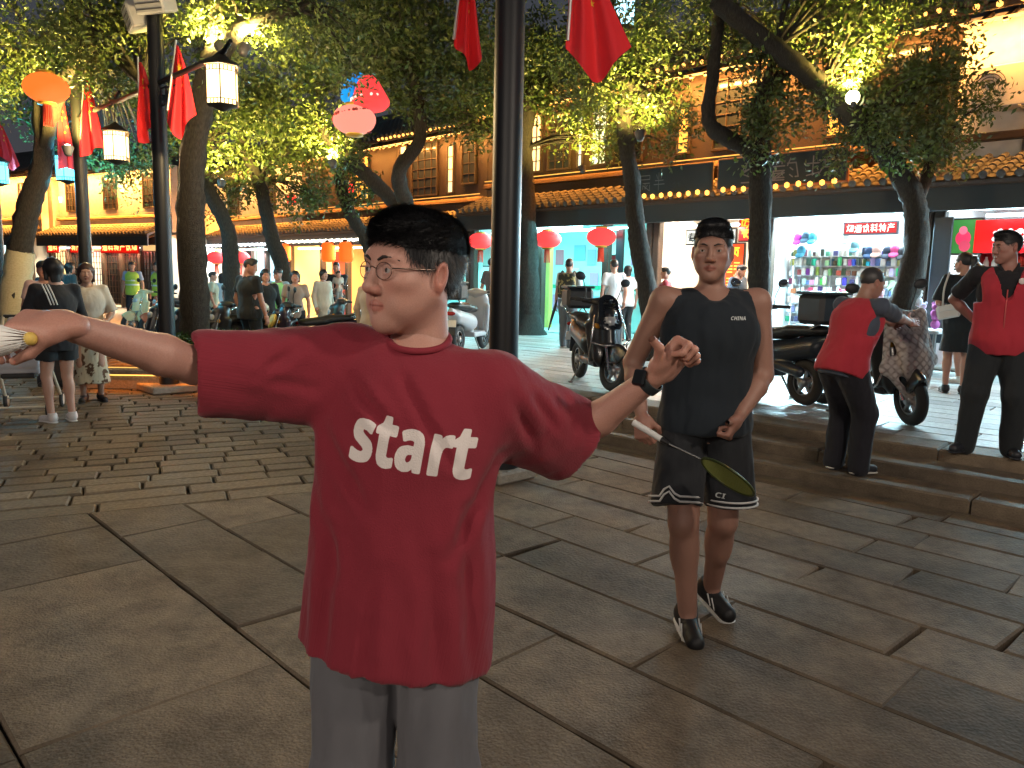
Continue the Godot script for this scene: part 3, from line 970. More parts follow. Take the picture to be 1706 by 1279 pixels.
# ---------------------------------------------------------------- scooters: front towards +z, origin on the ground
func scooter_field(part: String) -> MB:
	var key := "scooter" + part
	if cache.has(key): return cache[key]
	var F := Field.new(Vector3(-0.36, 0.1, -1.0), Vector3(0.36, 1.25, 0.95), 0.014)
	var Z := Vector3(0, 0, 1)
	match part:
		"body":
			F.cap(Vector3(0, 0.5, -0.12), Vector3(0, 0.62, -0.72), 0.155, 0.12, 0.05)
			F.cap(Vector3(0, 0.62, -0.6), Vector3(0, 0.72, -0.9), 0.09, 0.05, 0.05)
			F.rbox(Transform3D(Basis(), Vector3(0, 0.3, 0.12)), Vector3(0.15, 0.045, 0.3), 0.03, 0.05)
			F.cap(Vector3(0.1, 0.4, -0.3), Vector3(0.1, 0.36, -0.62), 0.06, 0.06, 0.04)
			F.ell(Vector3(0, 0.24, -0.62), Vector3(0.09, 0.3, 0.3), Basis(), 0.03, true)
		"front_shield":
			F.cap(Vector3(0, 0.4, 0.44), Vector3(0, 0.86, 0.33), 0.17, 0.2, 0.04, Vector3(0, 0.2, 0.98), 0.5)
			F.cap(Vector3(0, 0.55, 0.5), Vector3(0, 0.85, 0.42), 0.09, 0.1, 0.06)
			F.cap(Vector3(0.15, 0.35, 0.36), Vector3(0.19, 0.75, 0.3), 0.04, 0.05, 0.05)
			F.cap(Vector3(-0.15, 0.35, 0.36), Vector3(-0.19, 0.75, 0.3), 0.04, 0.05, 0.05)
			F.ell(Vector3(0, 0.24, 0.62), Vector3(0.1, 0.29, 0.29), Basis(), 0.02, true)
		"front_fender":
			F.ell(Vector3(0, 0.26, 0.62), Vector3(0.075, 0.3, 0.31))
			F.ell(Vector3(0, 0.24, 0.62), Vector3(0.062, 0.27, 0.28), Basis(), 0.005, true)
			F.rbox(Transform3D(Basis(), Vector3(0, 0.12, 0.62)), Vector3(0.2, 0.2, 0.5), 0.01, 0.01, true)
			F.rbox(Transform3D(Basis(Vector3(1, 0, 0), 0.6), Vector3(0, 0.3, 0.98)), Vector3(0.2, 0.2, 0.2), 0.01, 0.01, true)
		"handlebar_cowl":
			F.ell(Vector3(0, 0.99, 0.28), Vector3(0.17, 0.075, 0.11))
			F.cap(Vector3(-0.25, 1.0, 0.2), Vector3(0.25, 1.0, 0.2), 0.03, 0.03, 0.05)
			F.cap(Vector3(0, 0.86, 0.3), Vector3(0, 0.98, 0.26), 0.06, 0.06, 0.04)
		"seat":
			F.cap(Vector3(0, 0.72, -0.02), Vector3(0, 0.75, -0.3), 0.13, 0.15, 0.04, Vector3(0, 1, 0), 0.5)
			F.cap(Vector3(0, 0.78, -0.42), Vector3(0, 0.8, -0.75), 0.15, 0.12, 0.03, Vector3(0, 1, 0), 0.45)
	var m := MB.new()
	F.to(m)
	cache[key] = m
	return m

func ring(r: float, w: float, sides := 28) -> MB:
	# a tyre in the yz plane
	var m := MB.new()
	var prof := []
	for k in 11:
		var a := TAU * k / 10.0
		prof.append(Vector2(r - w + w * cos(a), w * sin(a) * 0.95))
	m.lathe(prof, sides, Transform3D(Basis(Vector3(0, 1, 0), Vector3(1, 0, 0), Vector3(0, 0, -1)), Vector3.ZERO))
	return m

func scooter(label: String, at: Vector3, yaw: float, o: Dictionary) -> Node3D:
	var t := thing("scooter", label, "scooter", at, yaw, "scooters parked on the terrace")
	var paint: StandardMaterial3D = o.get("paint_mat", null)
	if paint == null:
		paint = mat(o.get("paint", Color(0.012, 0.013, 0.016)), 0.28)
		paint.clearcoat_enabled = true; paint.clearcoat = 0.6; paint.clearcoat_roughness = 0.12
	var black := mat(Color(0.014, 0.014, 0.016), 0.55)
	var chrome := mat(Color(0.6, 0.6, 0.6), 0.18, 1.0)
	put(scooter_field("body"), "body", mat(o.get("rear", o.get("paint", Color(0.012, 0.013, 0.016))), 0.32), t)
	put(scooter_field("front_shield"), "front_shield", paint, t)
	put(scooter_field("seat"), "seat", mat(Color(0.014, 0.013, 0.013), 0.5), t)
	# steering parts turn together about the head tube
	var st: float = o.get("steer", 0.0)
	var xs := Transform3D(Basis(Vector3(0, 0.94, -0.34).normalized(), st), Vector3(0, 0, 0))
	var piv := Vector3(0, 0.6, 0.42)
	xs.origin = piv - xs.basis * piv
	for k in 2:
		var w := MB.new()
		w.add(ring(0.245, 0.055))
		var wx := Transform3D(Basis(), Vector3(0, 0.245, -0.6))
		if k == 1: wx = xs * Transform3D(Basis(), Vector3(0, 0.245, 0.63))
		var wm := put(w, "wheel", mat(Color(0.016, 0.016, 0.017), 0.8), t)
		wm.transform = wx
		var r := MB.new()
		for j in 5:
			var a := TAU * j / 5.0
			r.box(Vector3(0, cos(a) * 0.08, sin(a) * 0.08), Vector3(0.035, 0.15, 0.035), Basis(Vector3(1, 0, 0), a), 0.006)
		r.lathe([Vector2(0.13, -0.03), Vector2(0.145, -0.03), Vector2(0.15, 0.0), Vector2(0.145, 0.03), Vector2(0.13, 0.03)], 24, Transform3D(Basis(Vector3(0, 1, 0), Vector3(1, 0, 0), Vector3(0, 0, -1)), Vector3.ZERO))
		r.lathe([Vector2(0.0, -0.05), Vector2(0.05, -0.05), Vector2(0.05, 0.05), Vector2(0.0, 0.05)], 14, Transform3D(Basis(Vector3(0, 1, 0), Vector3(1, 0, 0), Vector3(0, 0, -1)), Vector3.ZERO))
		put(r, "rim", mat(Color(0.35, 0.35, 0.36), 0.35, 0.8), wm)
	var steer := func(m: MB, called: String, mt: Material) -> MeshInstance3D:
		var w := MB.new()
		w.add(m, xs)
		return put(w, called, mt, t)
	steer.call(scooter_field("front_fender"), "front_fender", paint)
	steer.call(scooter_field("handlebar_cowl"), "handlebar_cowl", black if o.has("cowl_black") else paint)
	var m := MB.new()
	for s: float in [-1.0, 1.0]:
		m.tube([Vector3(0.075 * s, 0.24, 0.63), Vector3(0.075 * s, 0.55, 0.5)], [0.018, 0.02], 8)
	steer.call(m, "fork", chrome)
	for s: float in [-1.0, 1.0]:
		m = MB.new()
		m.tube([Vector3(0.2 * s, 1.0, 0.2), Vector3(0.27 * s, 1.005, 0.17), Vector3(0.38 * s, 1.0, 0.11)], [0.017, 0.02, 0.019], 8)
		m.tube([Vector3(0.26 * s, 0.995, 0.21), Vector3(0.36 * s, 0.99, 0.17)], [0.006, 0.006], 5)
		steer.call(m, "grip", black)
		m = MB.new()
		var mp := Vector3(0.3 * s, 1.25, 0.2)
		m.tube([Vector3(0.22 * s, 1.0, 0.2), Vector3(0.25 * s, 1.12, 0.22), mp], [0.007, 0.006, 0.006], 6)
		m.ell(mp + Vector3(0.035 * s, 0.02, 0), Vector3(0.075, 0.05, 0.022), Basis(Vector3(0, 0, 1), 0.15 * s), 14)
		var mm: MeshInstance3D = steer.call(m, "mirror", black)
		m = MB.new()
		m.ell(mp + Vector3(0.035 * s, 0.02, -0.016), Vector3(0.064, 0.041, 0.008), Basis(Vector3(0, 0, 1), 0.15 * s), 14)
		var m3 := MB.new()
		m3.add(m, xs)
		put(m3, "mirror_glass", mat(Color(0.5, 0.52, 0.55), 0.06, 1.0), mm)
	m = MB.new()
	m.ell(Vector3(0, 0.8, 0.5), Vector3(0.085, 0.075, 0.045), Basis(Vector3(1, 0, 0), -0.3), 16)
	put(m, "headlight", mat(Color(0.5, 0.52, 0.55), 0.12, 0.3), t)
	for s: float in [-1.0, 1.0]:
		m = MB.new()
		m.ell(Vector3(0.13 * s, 0.74, 0.44), Vector3(0.05, 0.03, 0.03), Basis(Vector3(0, 0, 1), 0.4 * s), 10)
		put(m, "turn_signal", mat(Color(0.55, 0.25, 0.03), 0.25), t)
	m = MB.new()
	m.ell(Vector3(0, 0.68, -0.93), Vector3(0.09, 0.035, 0.03), Basis(), 12)
	put(m, "tail_lamp", mat(Color(0.3, 0.01, 0.01), 0.2), t)
	m = MB.new()
	m.box(Vector3(0, 0.52, -0.92), Vector3(0.2, 0.11, 0.012), Basis(Vector3(1, 0, 0), 0.25), 0.004)
	put(m, "number_plate", mat(Color(0.65, 0.65, 0.62), 0.5), t)
	m = MB.new()
	m.box(Vector3(0, 0.42, -0.84), Vector3(0.13, 0.2, 0.02), Basis(Vector3(1, 0, 0), 0.2), 0.008)
	put(m, "mud_flap", black, t)
	m = MB.new()
	m.tube([Vector3(-0.1, 0.3, -0.1), Vector3(-0.24, 0.02, -0.16)], [0.012, 0.012], 6)
	m.box(Vector3(-0.25, 0.012, -0.16), Vector3(0.05, 0.02, 0.06), Basis(), 0.006)
	put(m, "kickstand", mat(Color(0.1, 0.1, 0.1), 0.4, 0.6), t)
	m = MB.new()
	m.tube([Vector3(-0.13, 0.82, -0.75), Vector3(-0.12, 0.9, -0.92), Vector3(0.12, 0.9, -0.92), Vector3(0.13, 0.82, -0.75)], [0.012, 0.012], 8)
	put(m, "grab_rail", chrome, t)
	if o.has("bars"):
		m = MB.new()
		for s: float in [-1.0, 1.0]:
			m.tube([Vector3(0.16 * s, 0.86, 0.42), Vector3(0.22 * s, 0.6, 0.52), Vector3(0.22 * s, 0.36, 0.42), Vector3(0.17 * s, 0.3, 0.3)], [0.011, 0.011], 8)
		m.tube([Vector3(-0.22, 0.56, 0.52), Vector3(-0.12, 0.53, 0.62), Vector3(0.12, 0.53, 0.62), Vector3(0.22, 0.56, 0.52)], [0.011, 0.011], 8)
		put(m, "crash_bar", chrome, t)
	if o.has("screen"):
		m = MB.new()
		var F := Field.new(Vector3(-0.3, 0.7, 0.2), Vector3(0.3, 1.15, 0.65), 0.012)
		F.cap(Vector3(0, 0.8, 0.5), Vector3(0, 0.98, 0.42), 0.15, 0.13, 0.02, Vector3(0, 0.35, 0.93), 0.2)
		F.to(m)
		put(m, "wind_screen", mat(Color(0.01, 0.013, 0.018), 0.12), t)
	if o.has("box"):
		m = MB.new()
		m.box(Vector3(0, 1.02, -0.78), o.box, Basis(), 0.04)
		var bx := put(m, "storage_box", mat(Color(0.02, 0.022, 0.026), 0.5), t)
		m = MB.new()
		m.box(Vector3(0, 1.02 + o.box.y * 0.5 + 0.014, -0.78), Vector3(o.box.x + 0.015, 0.03, o.box.z + 0.015), Basis(), 0.012)
		put(m, "lid", mat(Color(0.025, 0.027, 0.032), 0.4), bx)
	if o.has("basket_helmet"):
		m = MB.new()
		m.ell(Vector3(0, 0.93, -0.3), Vector3(0.13, 0.12, 0.15), Basis(), 16)
		var h := put(m, "helmet", mat(o.basket_helmet, 0.25), t)
		m = MB.new()
		m.ell(Vector3(0, 0.92, -0.24), Vector3(0.115, 0.07, 0.115), Basis(), 14)
		put(m, "visor", mat(Color(0.02, 0.02, 0.025), 0.1), h)
	if o.has("apron"):
		# a quilted leg cover hung over the front
		m = MB.new()
		var F2 := Field.new(Vector3(-0.42, 0.05, 0.25), Vector3(0.42, 1.12, 0.95), 0.012)
		var pl := [Vector2(0.16, 1.02), Vector2(0.3, 0.6), Vector2(0.04, 0.16), Vector2(-0.26, 0.52), Vector2(-0.2, 1.02)]
		for i in 5:
			var a: Vector2 = pl[i]; var b: Vector2 = pl[(i + 1) % 5]
			F2.cap(Vector3(a.x, a.y, 0.5 - absf(a.x) * 0.3 + 0.03 + (0.97 - a.y) * 0.2), Vector3(b.x, b.y, 0.5 - absf(b.x) * 0.3 + 0.03 + (0.97 - b.y) * 0.2), 0.03, 0.03, 0.03)
			F2.cap(Vector3(a.x, a.y, 0.5 - absf(a.x) * 0.3 + 0.03 + (0.97 - a.y) * 0.2), Vector3(0, 0.6, 0.64), 0.06, 0.16, 0.05, Vector3(0, 0.15, 0.99), 0.4)
		F2.to(m)
		var q := put(m, "leg_cover", mat_quilt, t)
		q.name = "leg_cover"
	return t

var mat_quilt: StandardMaterial3D
# ---------------------------------------------------------------- trees, lamp posts, flags, lanterns
var mat_bark: StandardMaterial3D
var mat_leaf: StandardMaterial3D
var mat_metal: StandardMaterial3D
var leaf_mesh: ArrayMesh
var leaf_small: ArrayMesh

func leaf_clump(leaves: int, spread: float, l: float, seed_: int) -> ArrayMesh:
	var r := RandomNumberGenerator.new()
	r.seed = seed_
	var m := MB.new()
	for i in leaves:
		var d := Vector3(r.randfn(), r.randfn() * 0.7, r.randfn()).normalized()
		var p := d * spread * pow(r.randf(), 0.6)
		var dir := (d + Vector3(r.randfn(), r.randfn() - 0.7, r.randfn()) * 0.6).normalized()
		var sd := dir.cross(Vector3(r.randfn(), r.randfn(), r.randfn())).normalized()
		var up := sd.cross(dir)
		var ll := l * r.randf_range(0.7, 1.25)
		var g := r.randf_range(0.75, 1.3)
		m.col = Color(g, g * r.randf_range(0.95, 1.05), g * 0.9)
		var mid := p + dir * ll * 0.45 + up * ll * 0.06
		var e := p + dir * ll
		m.tri(p, mid + sd * ll * 0.24, e)
		m.tri(p, e, mid - sd * ll * 0.24)
	return m.mesh()

func spline(pts: Array, per: int) -> Array:
	var o := []
	var n := pts.size()
	for i in n - 1:
		var a: Vector3 = pts[maxi(i - 1, 0)]; var b: Vector3 = pts[i]; var c: Vector3 = pts[i + 1]; var d: Vector3 = pts[mini(i + 2, n - 1)]
		for k in per: o.append(b.cubic_interpolate(c, a, d, float(k) / per))
	o.append(pts[n - 1])
	return o

func limb(m: MB, pts: Array, r0: float, r1: float, seed_: int, sides := 24):
	var s := spline(pts, 12)
	var rad := []
	for i in s.size():
		var t := float(i) / (s.size() - 1)
		rad.append(lerpf(r0, r1, t) * (1.0 + 0.09 * wrinkle.get_noise_2d(i * 9.0, seed_ * 31.0)))
	var f := m.v.size()
	m.tube(s, rad, sides)
	for i in range(f, m.v.size()):
		m.v[i] += m.n[i] * (wrinkle.get_noise_3dv(m.v[i] * Vector3(7, 2, 7)) * r0 * 0.2 + wrinkle.get_noise_3dv(m.v[i] * Vector3(26, 5, 26)) * r0 * 0.13)

func tree(label: String, limbs: Array, blobs: Array, o := {}):
	# limbs: [points, radius at the foot, radius at the end]; the first is the trunk. blobs: [centre, radius]
	var at: Vector3 = limbs[0][0][0]
	var t := thing("camphor_tree", label, "tree", at, 0.0, "trees along the terrace")
	var back := Transform3D(Basis(), -at)
	for i in limbs.size():
		var m := MB.new()
		limb(m, limbs[i][0], limbs[i][1], limbs[i][2], i + int(at.x * 7.0))
		if i == 0 and not o.has("no_flare"):
			var b: Vector3 = limbs[0][0][0]
			m.lathe([Vector2(limbs[0][1] * 1.75, -0.05), Vector2(limbs[0][1] * 1.3, 0.12), Vector2(limbs[0][1] * 0.95, 0.45)], 14, Transform3D(Basis(), b))
		var w := MB.new()
		w.add(m, back)
		put(w, "trunk" if i == 0 else "limb", o.get("bark", mat_bark), t)
	if o.has("lime"):
		var m := MB.new()
		limb(m, o.lime, limbs[0][1] * 1.04, limbs[0][1] * 1.0, 3)
		var w := MB.new()
		w.add(m, back)
		put(w, "limewashed_band", rough_mat(Color(0.42, 0.36, 0.22), Color(0.6, 0.53, 0.36), Vector3.ONE * 2.0, 0.9, 1.0, 0.03, 8), t)
	# twigs from the limbs into the crown, and the crown itself
	var r := RandomNumberGenerator.new()
	r.seed = 100 + int(at.x * 13.0) + int(at.z * 7.0)
	var tw := MB.new()
	var xs: Array[Transform3D] = []
	var cs: Array[Color] = []
	for b in blobs:
		var c: Vector3 = b[0]
		var rad: float = b[1]
		var cnt := int(150.0 * rad * rad * o.get("dense", 1.0))
		# sub-clusters make the outline uneven
		var hubs := []
		for i in 9: hubs.append(c + Vector3(r.randfn(), r.randfn() * 0.75, r.randfn()).normalized() * rad * r.randf_range(0.35, 0.95))
		for i in cnt:
			var h: Vector3 = hubs[r.randi_range(0, 8)]
			var p := h + Vector3(r.randfn(), r.randfn() * 0.7, r.randfn()) * rad * 0.25
			var g := r.randf_range(0.6, 1.35)
			xs.append(Transform3D(Basis.from_euler(Vector3(r.randf() * TAU, r.randf() * TAU, r.randf() * TAU)).scaled(Vector3.ONE * r.randf_range(0.75, 1.3)), p - at))
			cs.append(Color(g * r.randf_range(0.9, 1.2), g, g * r.randf_range(0.7, 1.0)))
		var best: Vector3 = limbs[0][0][-1]
		for l in limbs:
			for p: Vector3 in l[0]:
				if p.distance_to(c) < best.distance_to(c): best = p
		for h: Vector3 in hubs.slice(0, 6):
			tw.tube(spline([best - at, best.lerp(h, 0.5) + Vector3(0, 0.15, 0) - at, h - at], 3), [0.035, 0.028, 0.022, 0.017, 0.013, 0.009, 0.006], 5)
	if tw.v.size(): put(tw, "twigs", mat_bark, t)
	var mm := MultiMesh.new()
	mm.transform_format = MultiMesh.TRANSFORM_3D
	mm.use_colors = true
	mm.mesh = o.get("leaf", leaf_mesh)
	mm.instance_count = xs.size()
	for i in xs.size():
		mm.set_instance_transform(i, xs[i])
		mm.set_instance_color(i, cs[i])
	var cr := MultiMeshInstance3D.new()
	cr.multimesh = mm; cr.material_override = mat_leaf; cr.name = "crown"
	t.add_child(cr)
	cr.set_meta("kind", "stuff")

func lantern(parent: Node3D, p: Vector3, size: Vector3, c: Color, energy: float, lum: float):
	# a six-sided palace lantern: cap, base, bars with fretwork, glowing panes; a light inside
	var pn := MB.new()
	var pts := []
	for k in 6: pts.append(Vector3(sin(TAU * k / 6.0) * size.x * 0.5, 0, cos(TAU * k / 6.0) * size.x * 0.5))
	for k in 6:
		var a: Vector3 = pts[k]; var b: Vector3 = pts[(k + 1) % 6]
		var h := Vector3(0, size.y * 0.5, 0)
		pn.quad(p + a * 0.96 - h, p + b * 0.96 - h, p + b * 0.96 + h, p + a * 0.96 + h)
	put(pn, "lantern_pane", glow(c.srgb_to_linear() if lum < 90.0 else c, lum), parent)
	var fr := MB.new()
	for k in 6:
		var a: Vector3 = pts[k]; var b: Vector3 = pts[(k + 1) % 6]
		var h := Vector3(0, size.y * 0.5, 0)
		fr.tube([p + a - h, p + a + h], [0.008, 0.008], 5)
		for e: float in [-0.98, -0.72, 0.72, 0.98]: fr.tube([p + a + h * e, p + b + h * e], [0.005, 0.005], 4, false)
		for u in [0.25, 0.5, 0.75]:
			fr.tube([p + a.lerp(b, u) + h * 0.72, p + a.lerp(b, u) + h * 0.98], [0.006, 0.006], 4, false)
			fr.tube([p + a.lerp(b, u) - h * 0.72, p + a.lerp(b, u) - h * 0.98], [0.006, 0.006], 4, false)
	put(fr, "lantern_frame", mat(Color(0.14, 0.09, 0.04), 0.6), parent)
	var cp := MB.new()
	var rr := size.x * 0.5
	cp.lathe([Vector2(0.0, -size.y * 0.5 - 0.06), Vector2(0.03, -size.y * 0.5 - 0.05), Vector2(rr * 0.7, -size.y * 0.5 - 0.012), Vector2(rr * 1.05, -size.y * 0.5)], 6, Transform3D(Basis(Vector3.UP, PI / 6.0), p))
	cp.lathe([Vector2(rr * 1.1, size.y * 0.5), Vector2(rr * 1.25, size.y * 0.5 + 0.015), Vector2(rr * 0.6, size.y * 0.5 + 0.08), Vector2(0.03, size.y * 0.5 + 0.13), Vector2(0.0, size.y * 0.5 + 0.15)], 6, Transform3D(Basis(Vector3.UP, PI / 6.0), p))
	put(cp, "lantern_cap", mat(Color(0.04, 0.03, 0.02), 0.6), parent)
	omni(p, c, energy, size.x * 0.4, parent)

func lamp_post(label: String, at: Vector3, yaw: float, sides: Array, o := {}) -> Node3D:
	var t := thing("lamp_post", label, "lamp post", at, yaw, "lamp posts along the edge of the square")
	var H: float = o.get("h", 6.2)
	var m := MB.new()
	var pk := 1.15 if o.has("slim") else 1.0
	m.lathe([Vector2(0.12 * pk, 0.09), Vector2(0.12 * pk, 0.3), Vector2(0.1 * pk, 0.36), Vector2(0.098 * pk, 2.0), Vector2(0.09 * pk, H), Vector2(0.0, H)], 18)
	put(m, "pole", mat_metal, t)
	m = MB.new()
	m.box(Vector3(0, 0.045, 0), Vector3(0.4 if o.has("slim") else 0.62, 0.09, 0.4 if o.has("slim") else 0.62), Basis(), 0.015)
	put(m, "plinth", mat_kerb, t)
	var ay: float = o.get("arm", 3.9)
	for s in sides:
		var e: float = s[0]
		var l: float = absf(s[1])
		var x := Vector3(e, 0, 0)
		m = MB.new()
		m.tube([x * 0.05 + Vector3(0, ay, 0), x * (l - 0.25) + Vector3(0, ay, 0), x * (l - 0.05) + Vector3(0, ay + 0.03, 0), x * (l + 0.12) + Vector3(0, ay + 0.1, 0)], [0.034, 0.032, 0.03, 0.022], 8)
		put(m, "cross_arm", mat_metal, t)
		# a meander bracket under the arm
		m = MB.new()
		for k in 3:
			var q := 0.12 + k * 0.16
			var y := ay - 0.08 - k * 0.015
			var d := 0.2 - 0.04 * k
			var w := [Vector3(q * e, y, 0), Vector3(q * e, y - d, 0), Vector3((q + 0.1) * e, y - d, 0), Vector3((q + 0.1) * e, y - d * 0.45, 0), Vector3((q + 0.05) * e, y - d * 0.45, 0), Vector3((q + 0.05) * e, y - d * 0.7, 0)]
			for i in 5: m.box((w[i] + w[i + 1]) * 0.5, (w[i + 1] - w[i]).abs() + Vector3.ONE * 0.018)
			m.box(Vector3((q + 0.08) * e, y, 0), Vector3(0.18, 0.018, 0.018))
		put(m, "fret_bracket", mat_metal, t)
		if s.size() > 2:
			var p: Vector3 = x * (l - 0.12) + Vector3(0, ay - s[3], 0)
			m = MB.new()
			m.tube([p + Vector3(0, 0.3, 0), Vector3(p.x, ay, 0)], [0.006, 0.006], 4)
			put(m, "hanger", mat_metal, t)
			lantern(t, p, Vector3(0.34, 0.4, 0.34), s[2], o.get("energy", 6.0), o.get("lum", 3.2))
	if o.has("boxes"):
		for b in o.boxes:
			m = MB.new()
			m.box(b[0], Vector3(0.42, 0.3, 0.26), Basis.from_euler(b[1]), 0.02)
			var bx := put(m, "speaker_box", mat(Color(0.5, 0.5, 0.48), 0.5), t)
			m = MB.new()
			var bb := Basis.from_euler(b[1])
			for k in 4: m.box(b[0] + bb * Vector3(0, -0.1 + k * 0.065, 0.134), Vector3(0.36, 0.012, 0.012), bb)
			m.box(b[0] + bb * Vector3(0, 0, -0.16), Vector3(0.08, 0.08, 0.1), bb, 0.01)
			put(m, "louvre", mat(Color(0.08, 0.08, 0.08), 0.6), bx)
	return t

func flag(label: String, at: Vector3, yaw: float, w: float, h: float, seed_: int, tilt := 0.0):
	# a red flag hanging in folds from a slanted staff: narrow at the top, wide at the foot, with yellow stars
	var t := thing("flag", label, "flag", at, yaw, "red flags on the lamp posts")
	var m := MB.new()
	var nu := 18
	var nv := 24
	var P := []
	for j in nv + 1:
		var v := float(j) / nv
		for i in nu + 1:
			var u := float(i) / nu
			var ww := w * (0.06 + 0.94 * pow(v, 0.8))
			var x := (u - 0.35) * ww + tilt * v * h
			var y := -h * v * (1.0 - 0.22 * absf(u - 0.45) - (0.1 * sin(u * 5.0 + seed_)) * v)
			var z := sin(u * 13.0 + seed_ + v * 2.0) * 0.045 * (0.4 + v) + sin(v * 5.0 + seed_) * 0.03
			P.append(Vector3(x, y, z))
	for p in P: m.vert(p, Vector3.ZERO)
	for j in nv:
		for i in nu:
			var a := j * (nu + 1) + i
			var b := a + nu + 1
			for k in [a, b + 1, b, a, a + 1, b + 1]: m.ix.append(k)
	m.norms(0, 0)
	var fm := mat(Color(0.62, 0.012, 0.02), 0.75)
	fm.backlight_enabled = true
	fm.backlight = Color(0.5, 0.1, 0.1)
	put(m, "cloth", fm, t)
	m = MB.new()
	m.tube([Vector3(-0.02 * w, 0.06, 0), Vector3(-0.32 * w + tilt * h, -h * 0.75, -0.03)], [0.012, 0.012], 6)
	put(m, "staff", mat(Color(0.5, 0.5, 0.5), 0.4, 0.6), t)
	for k in 5:
		var big := k == 0
		var j: int = 6 if big else [4, 6, 9, 11][k - 1]
		var i: int = 8 if big else [11, 13, 13, 11][k - 1]
		var c: Vector3 = P[j * (nu + 1) + i]
		var nn: Vector3 = (P[(j + 1) * (nu + 1) + i] - c).cross(P[j * (nu + 1) + i + 1] - c).normalized()
		if nn.z < 0: nn = -nn
		var poly := PackedVector2Array()
		for q in 10:
			var rr := (0.055 if big else 0.02) * (1.0 if q % 2 == 0 else 0.4) * w / 0.35
			poly.append(Vector2(sin(TAU * q / 10.0) * rr, cos(TAU * q / 10.0) * rr))
		m = MB.new()
		m.prism(poly, 0.003, Transform3D(frame(nn), c + nn * 0.006))
		put(m, "star", mat(Color(0.7, 0.45, 0.02), 0.6), t)

func red_lantern(label: String, at: Vector3, r: float, sq: float, c: Color, lum: float, energy: float, group := "red lanterns", tassel := true, hang := 0.5):
	var t := thing("red_lantern", label, "lantern", at, 0.0, group)
	var m := MB.new()
	var prof := []
	for k in 13:
		var a := PI * (0.12 + 0.76 * k / 12.0)
		prof.append(Vector2(sin(a) * r, -cos(a) * r * sq))
	var n := 24
	m.lathe(prof, n, Transform3D())
	for i in m.v.size():
		var a := atan2(m.v[i].z, m.v[i].x)
		m.v[i] *= Vector3(1.0 + 0.015 * cos(a * 12.0), 1, 1.0 + 0.015 * cos(a * 12.0))
	var g := glow(c, lum)
	g.albedo_color = Color(0.75, 0.05, 0.04)
	put(m, "lantern_shade", g, t)
	m = MB.new()
	var cy := r * sq * cos(PI * 0.12)
	m.lathe([Vector2(r * 0.4, cy - 0.01), Vector2(r * 0.42, cy + 0.03), Vector2(0.0, cy + 0.04)], 14)
	m.lathe([Vector2(0.0, -cy - 0.04), Vector2(r * 0.42, -cy - 0.03), Vector2(r * 0.4, -cy + 0.01)], 14)
	put(m, "lantern_rim", mat(Color(0.6, 0.35, 0.05), 0.4), t)
	if tassel:
		m = MB.new()
		for k in 14:
			var a := TAU * k / 14.0
			m.tube([Vector3(cos(a) * r * 0.16, -cy - 0.03, sin(a) * r * 0.16), Vector3(cos(a) * r * 0.22, -cy - r * 1.1, sin(a) * r * 0.22)], [0.01, 0.006], 4)
		put(m, "tassel", mat(Color(0.6, 0.05, 0.02), 0.8), t)
	m = MB.new()
	m.tube([Vector3(0, cy, 0), Vector3(0, cy + hang, 0)], [0.005, 0.005], 4)
	put(m, "cord", mat(Color(0.05, 0.04, 0.03), 0.8), t)
	if energy > 0.0: omni(Vector3.ZERO, Color(c.r, c.g + 0.1, c.b + 0.05), energy, r * 0.5, t)

func flood(label: String, at: Vector3, to: Vector3, c: Color, energy: float, angle: float, group := "", lens := 0.04):
	# a small flood lamp strapped to a limb
	var t := thing("flood_lamp", label, "flood lamp", at, 0.0, group)
	var d := (to - at).normalized()
	var m := MB.new()
	var hk := 0.6 if lens > 0.06 else 1.0
	m.lathe([Vector2(0.0, -0.1), Vector2(0.05 * hk, -0.09), Vector2(0.075 * hk, 0.0), Vector2(0.085 * hk, 0.03)], 12, Transform3D(frame(d) * Basis(Vector3(1, 0, 0), PI / 2.0), Vector3.ZERO))
	put(m, "housing", mat(Color(0.05, 0.05, 0.05), 0.5), t)
	m = MB.new()
	m.ell(d * 0.03, Vector3(minf(lens * 1.6, 0.085), minf(lens * 1.6, 0.085), lens), frame(d), 14)
	put(m, "lamp_lens", glow(Color(1, 0.86, 0.55), 14.0), t)
	spot(at + d * 0.14, to, c, energy, angle)
# ---------------------------------------------------------------- shop houses
var mat_tile: StandardMaterial3D
var mat_wood: StandardMaterial3D
var mat_plaster: StandardMaterial3D
var mat_kerb: StandardMaterial3D
var tile_rows := {}

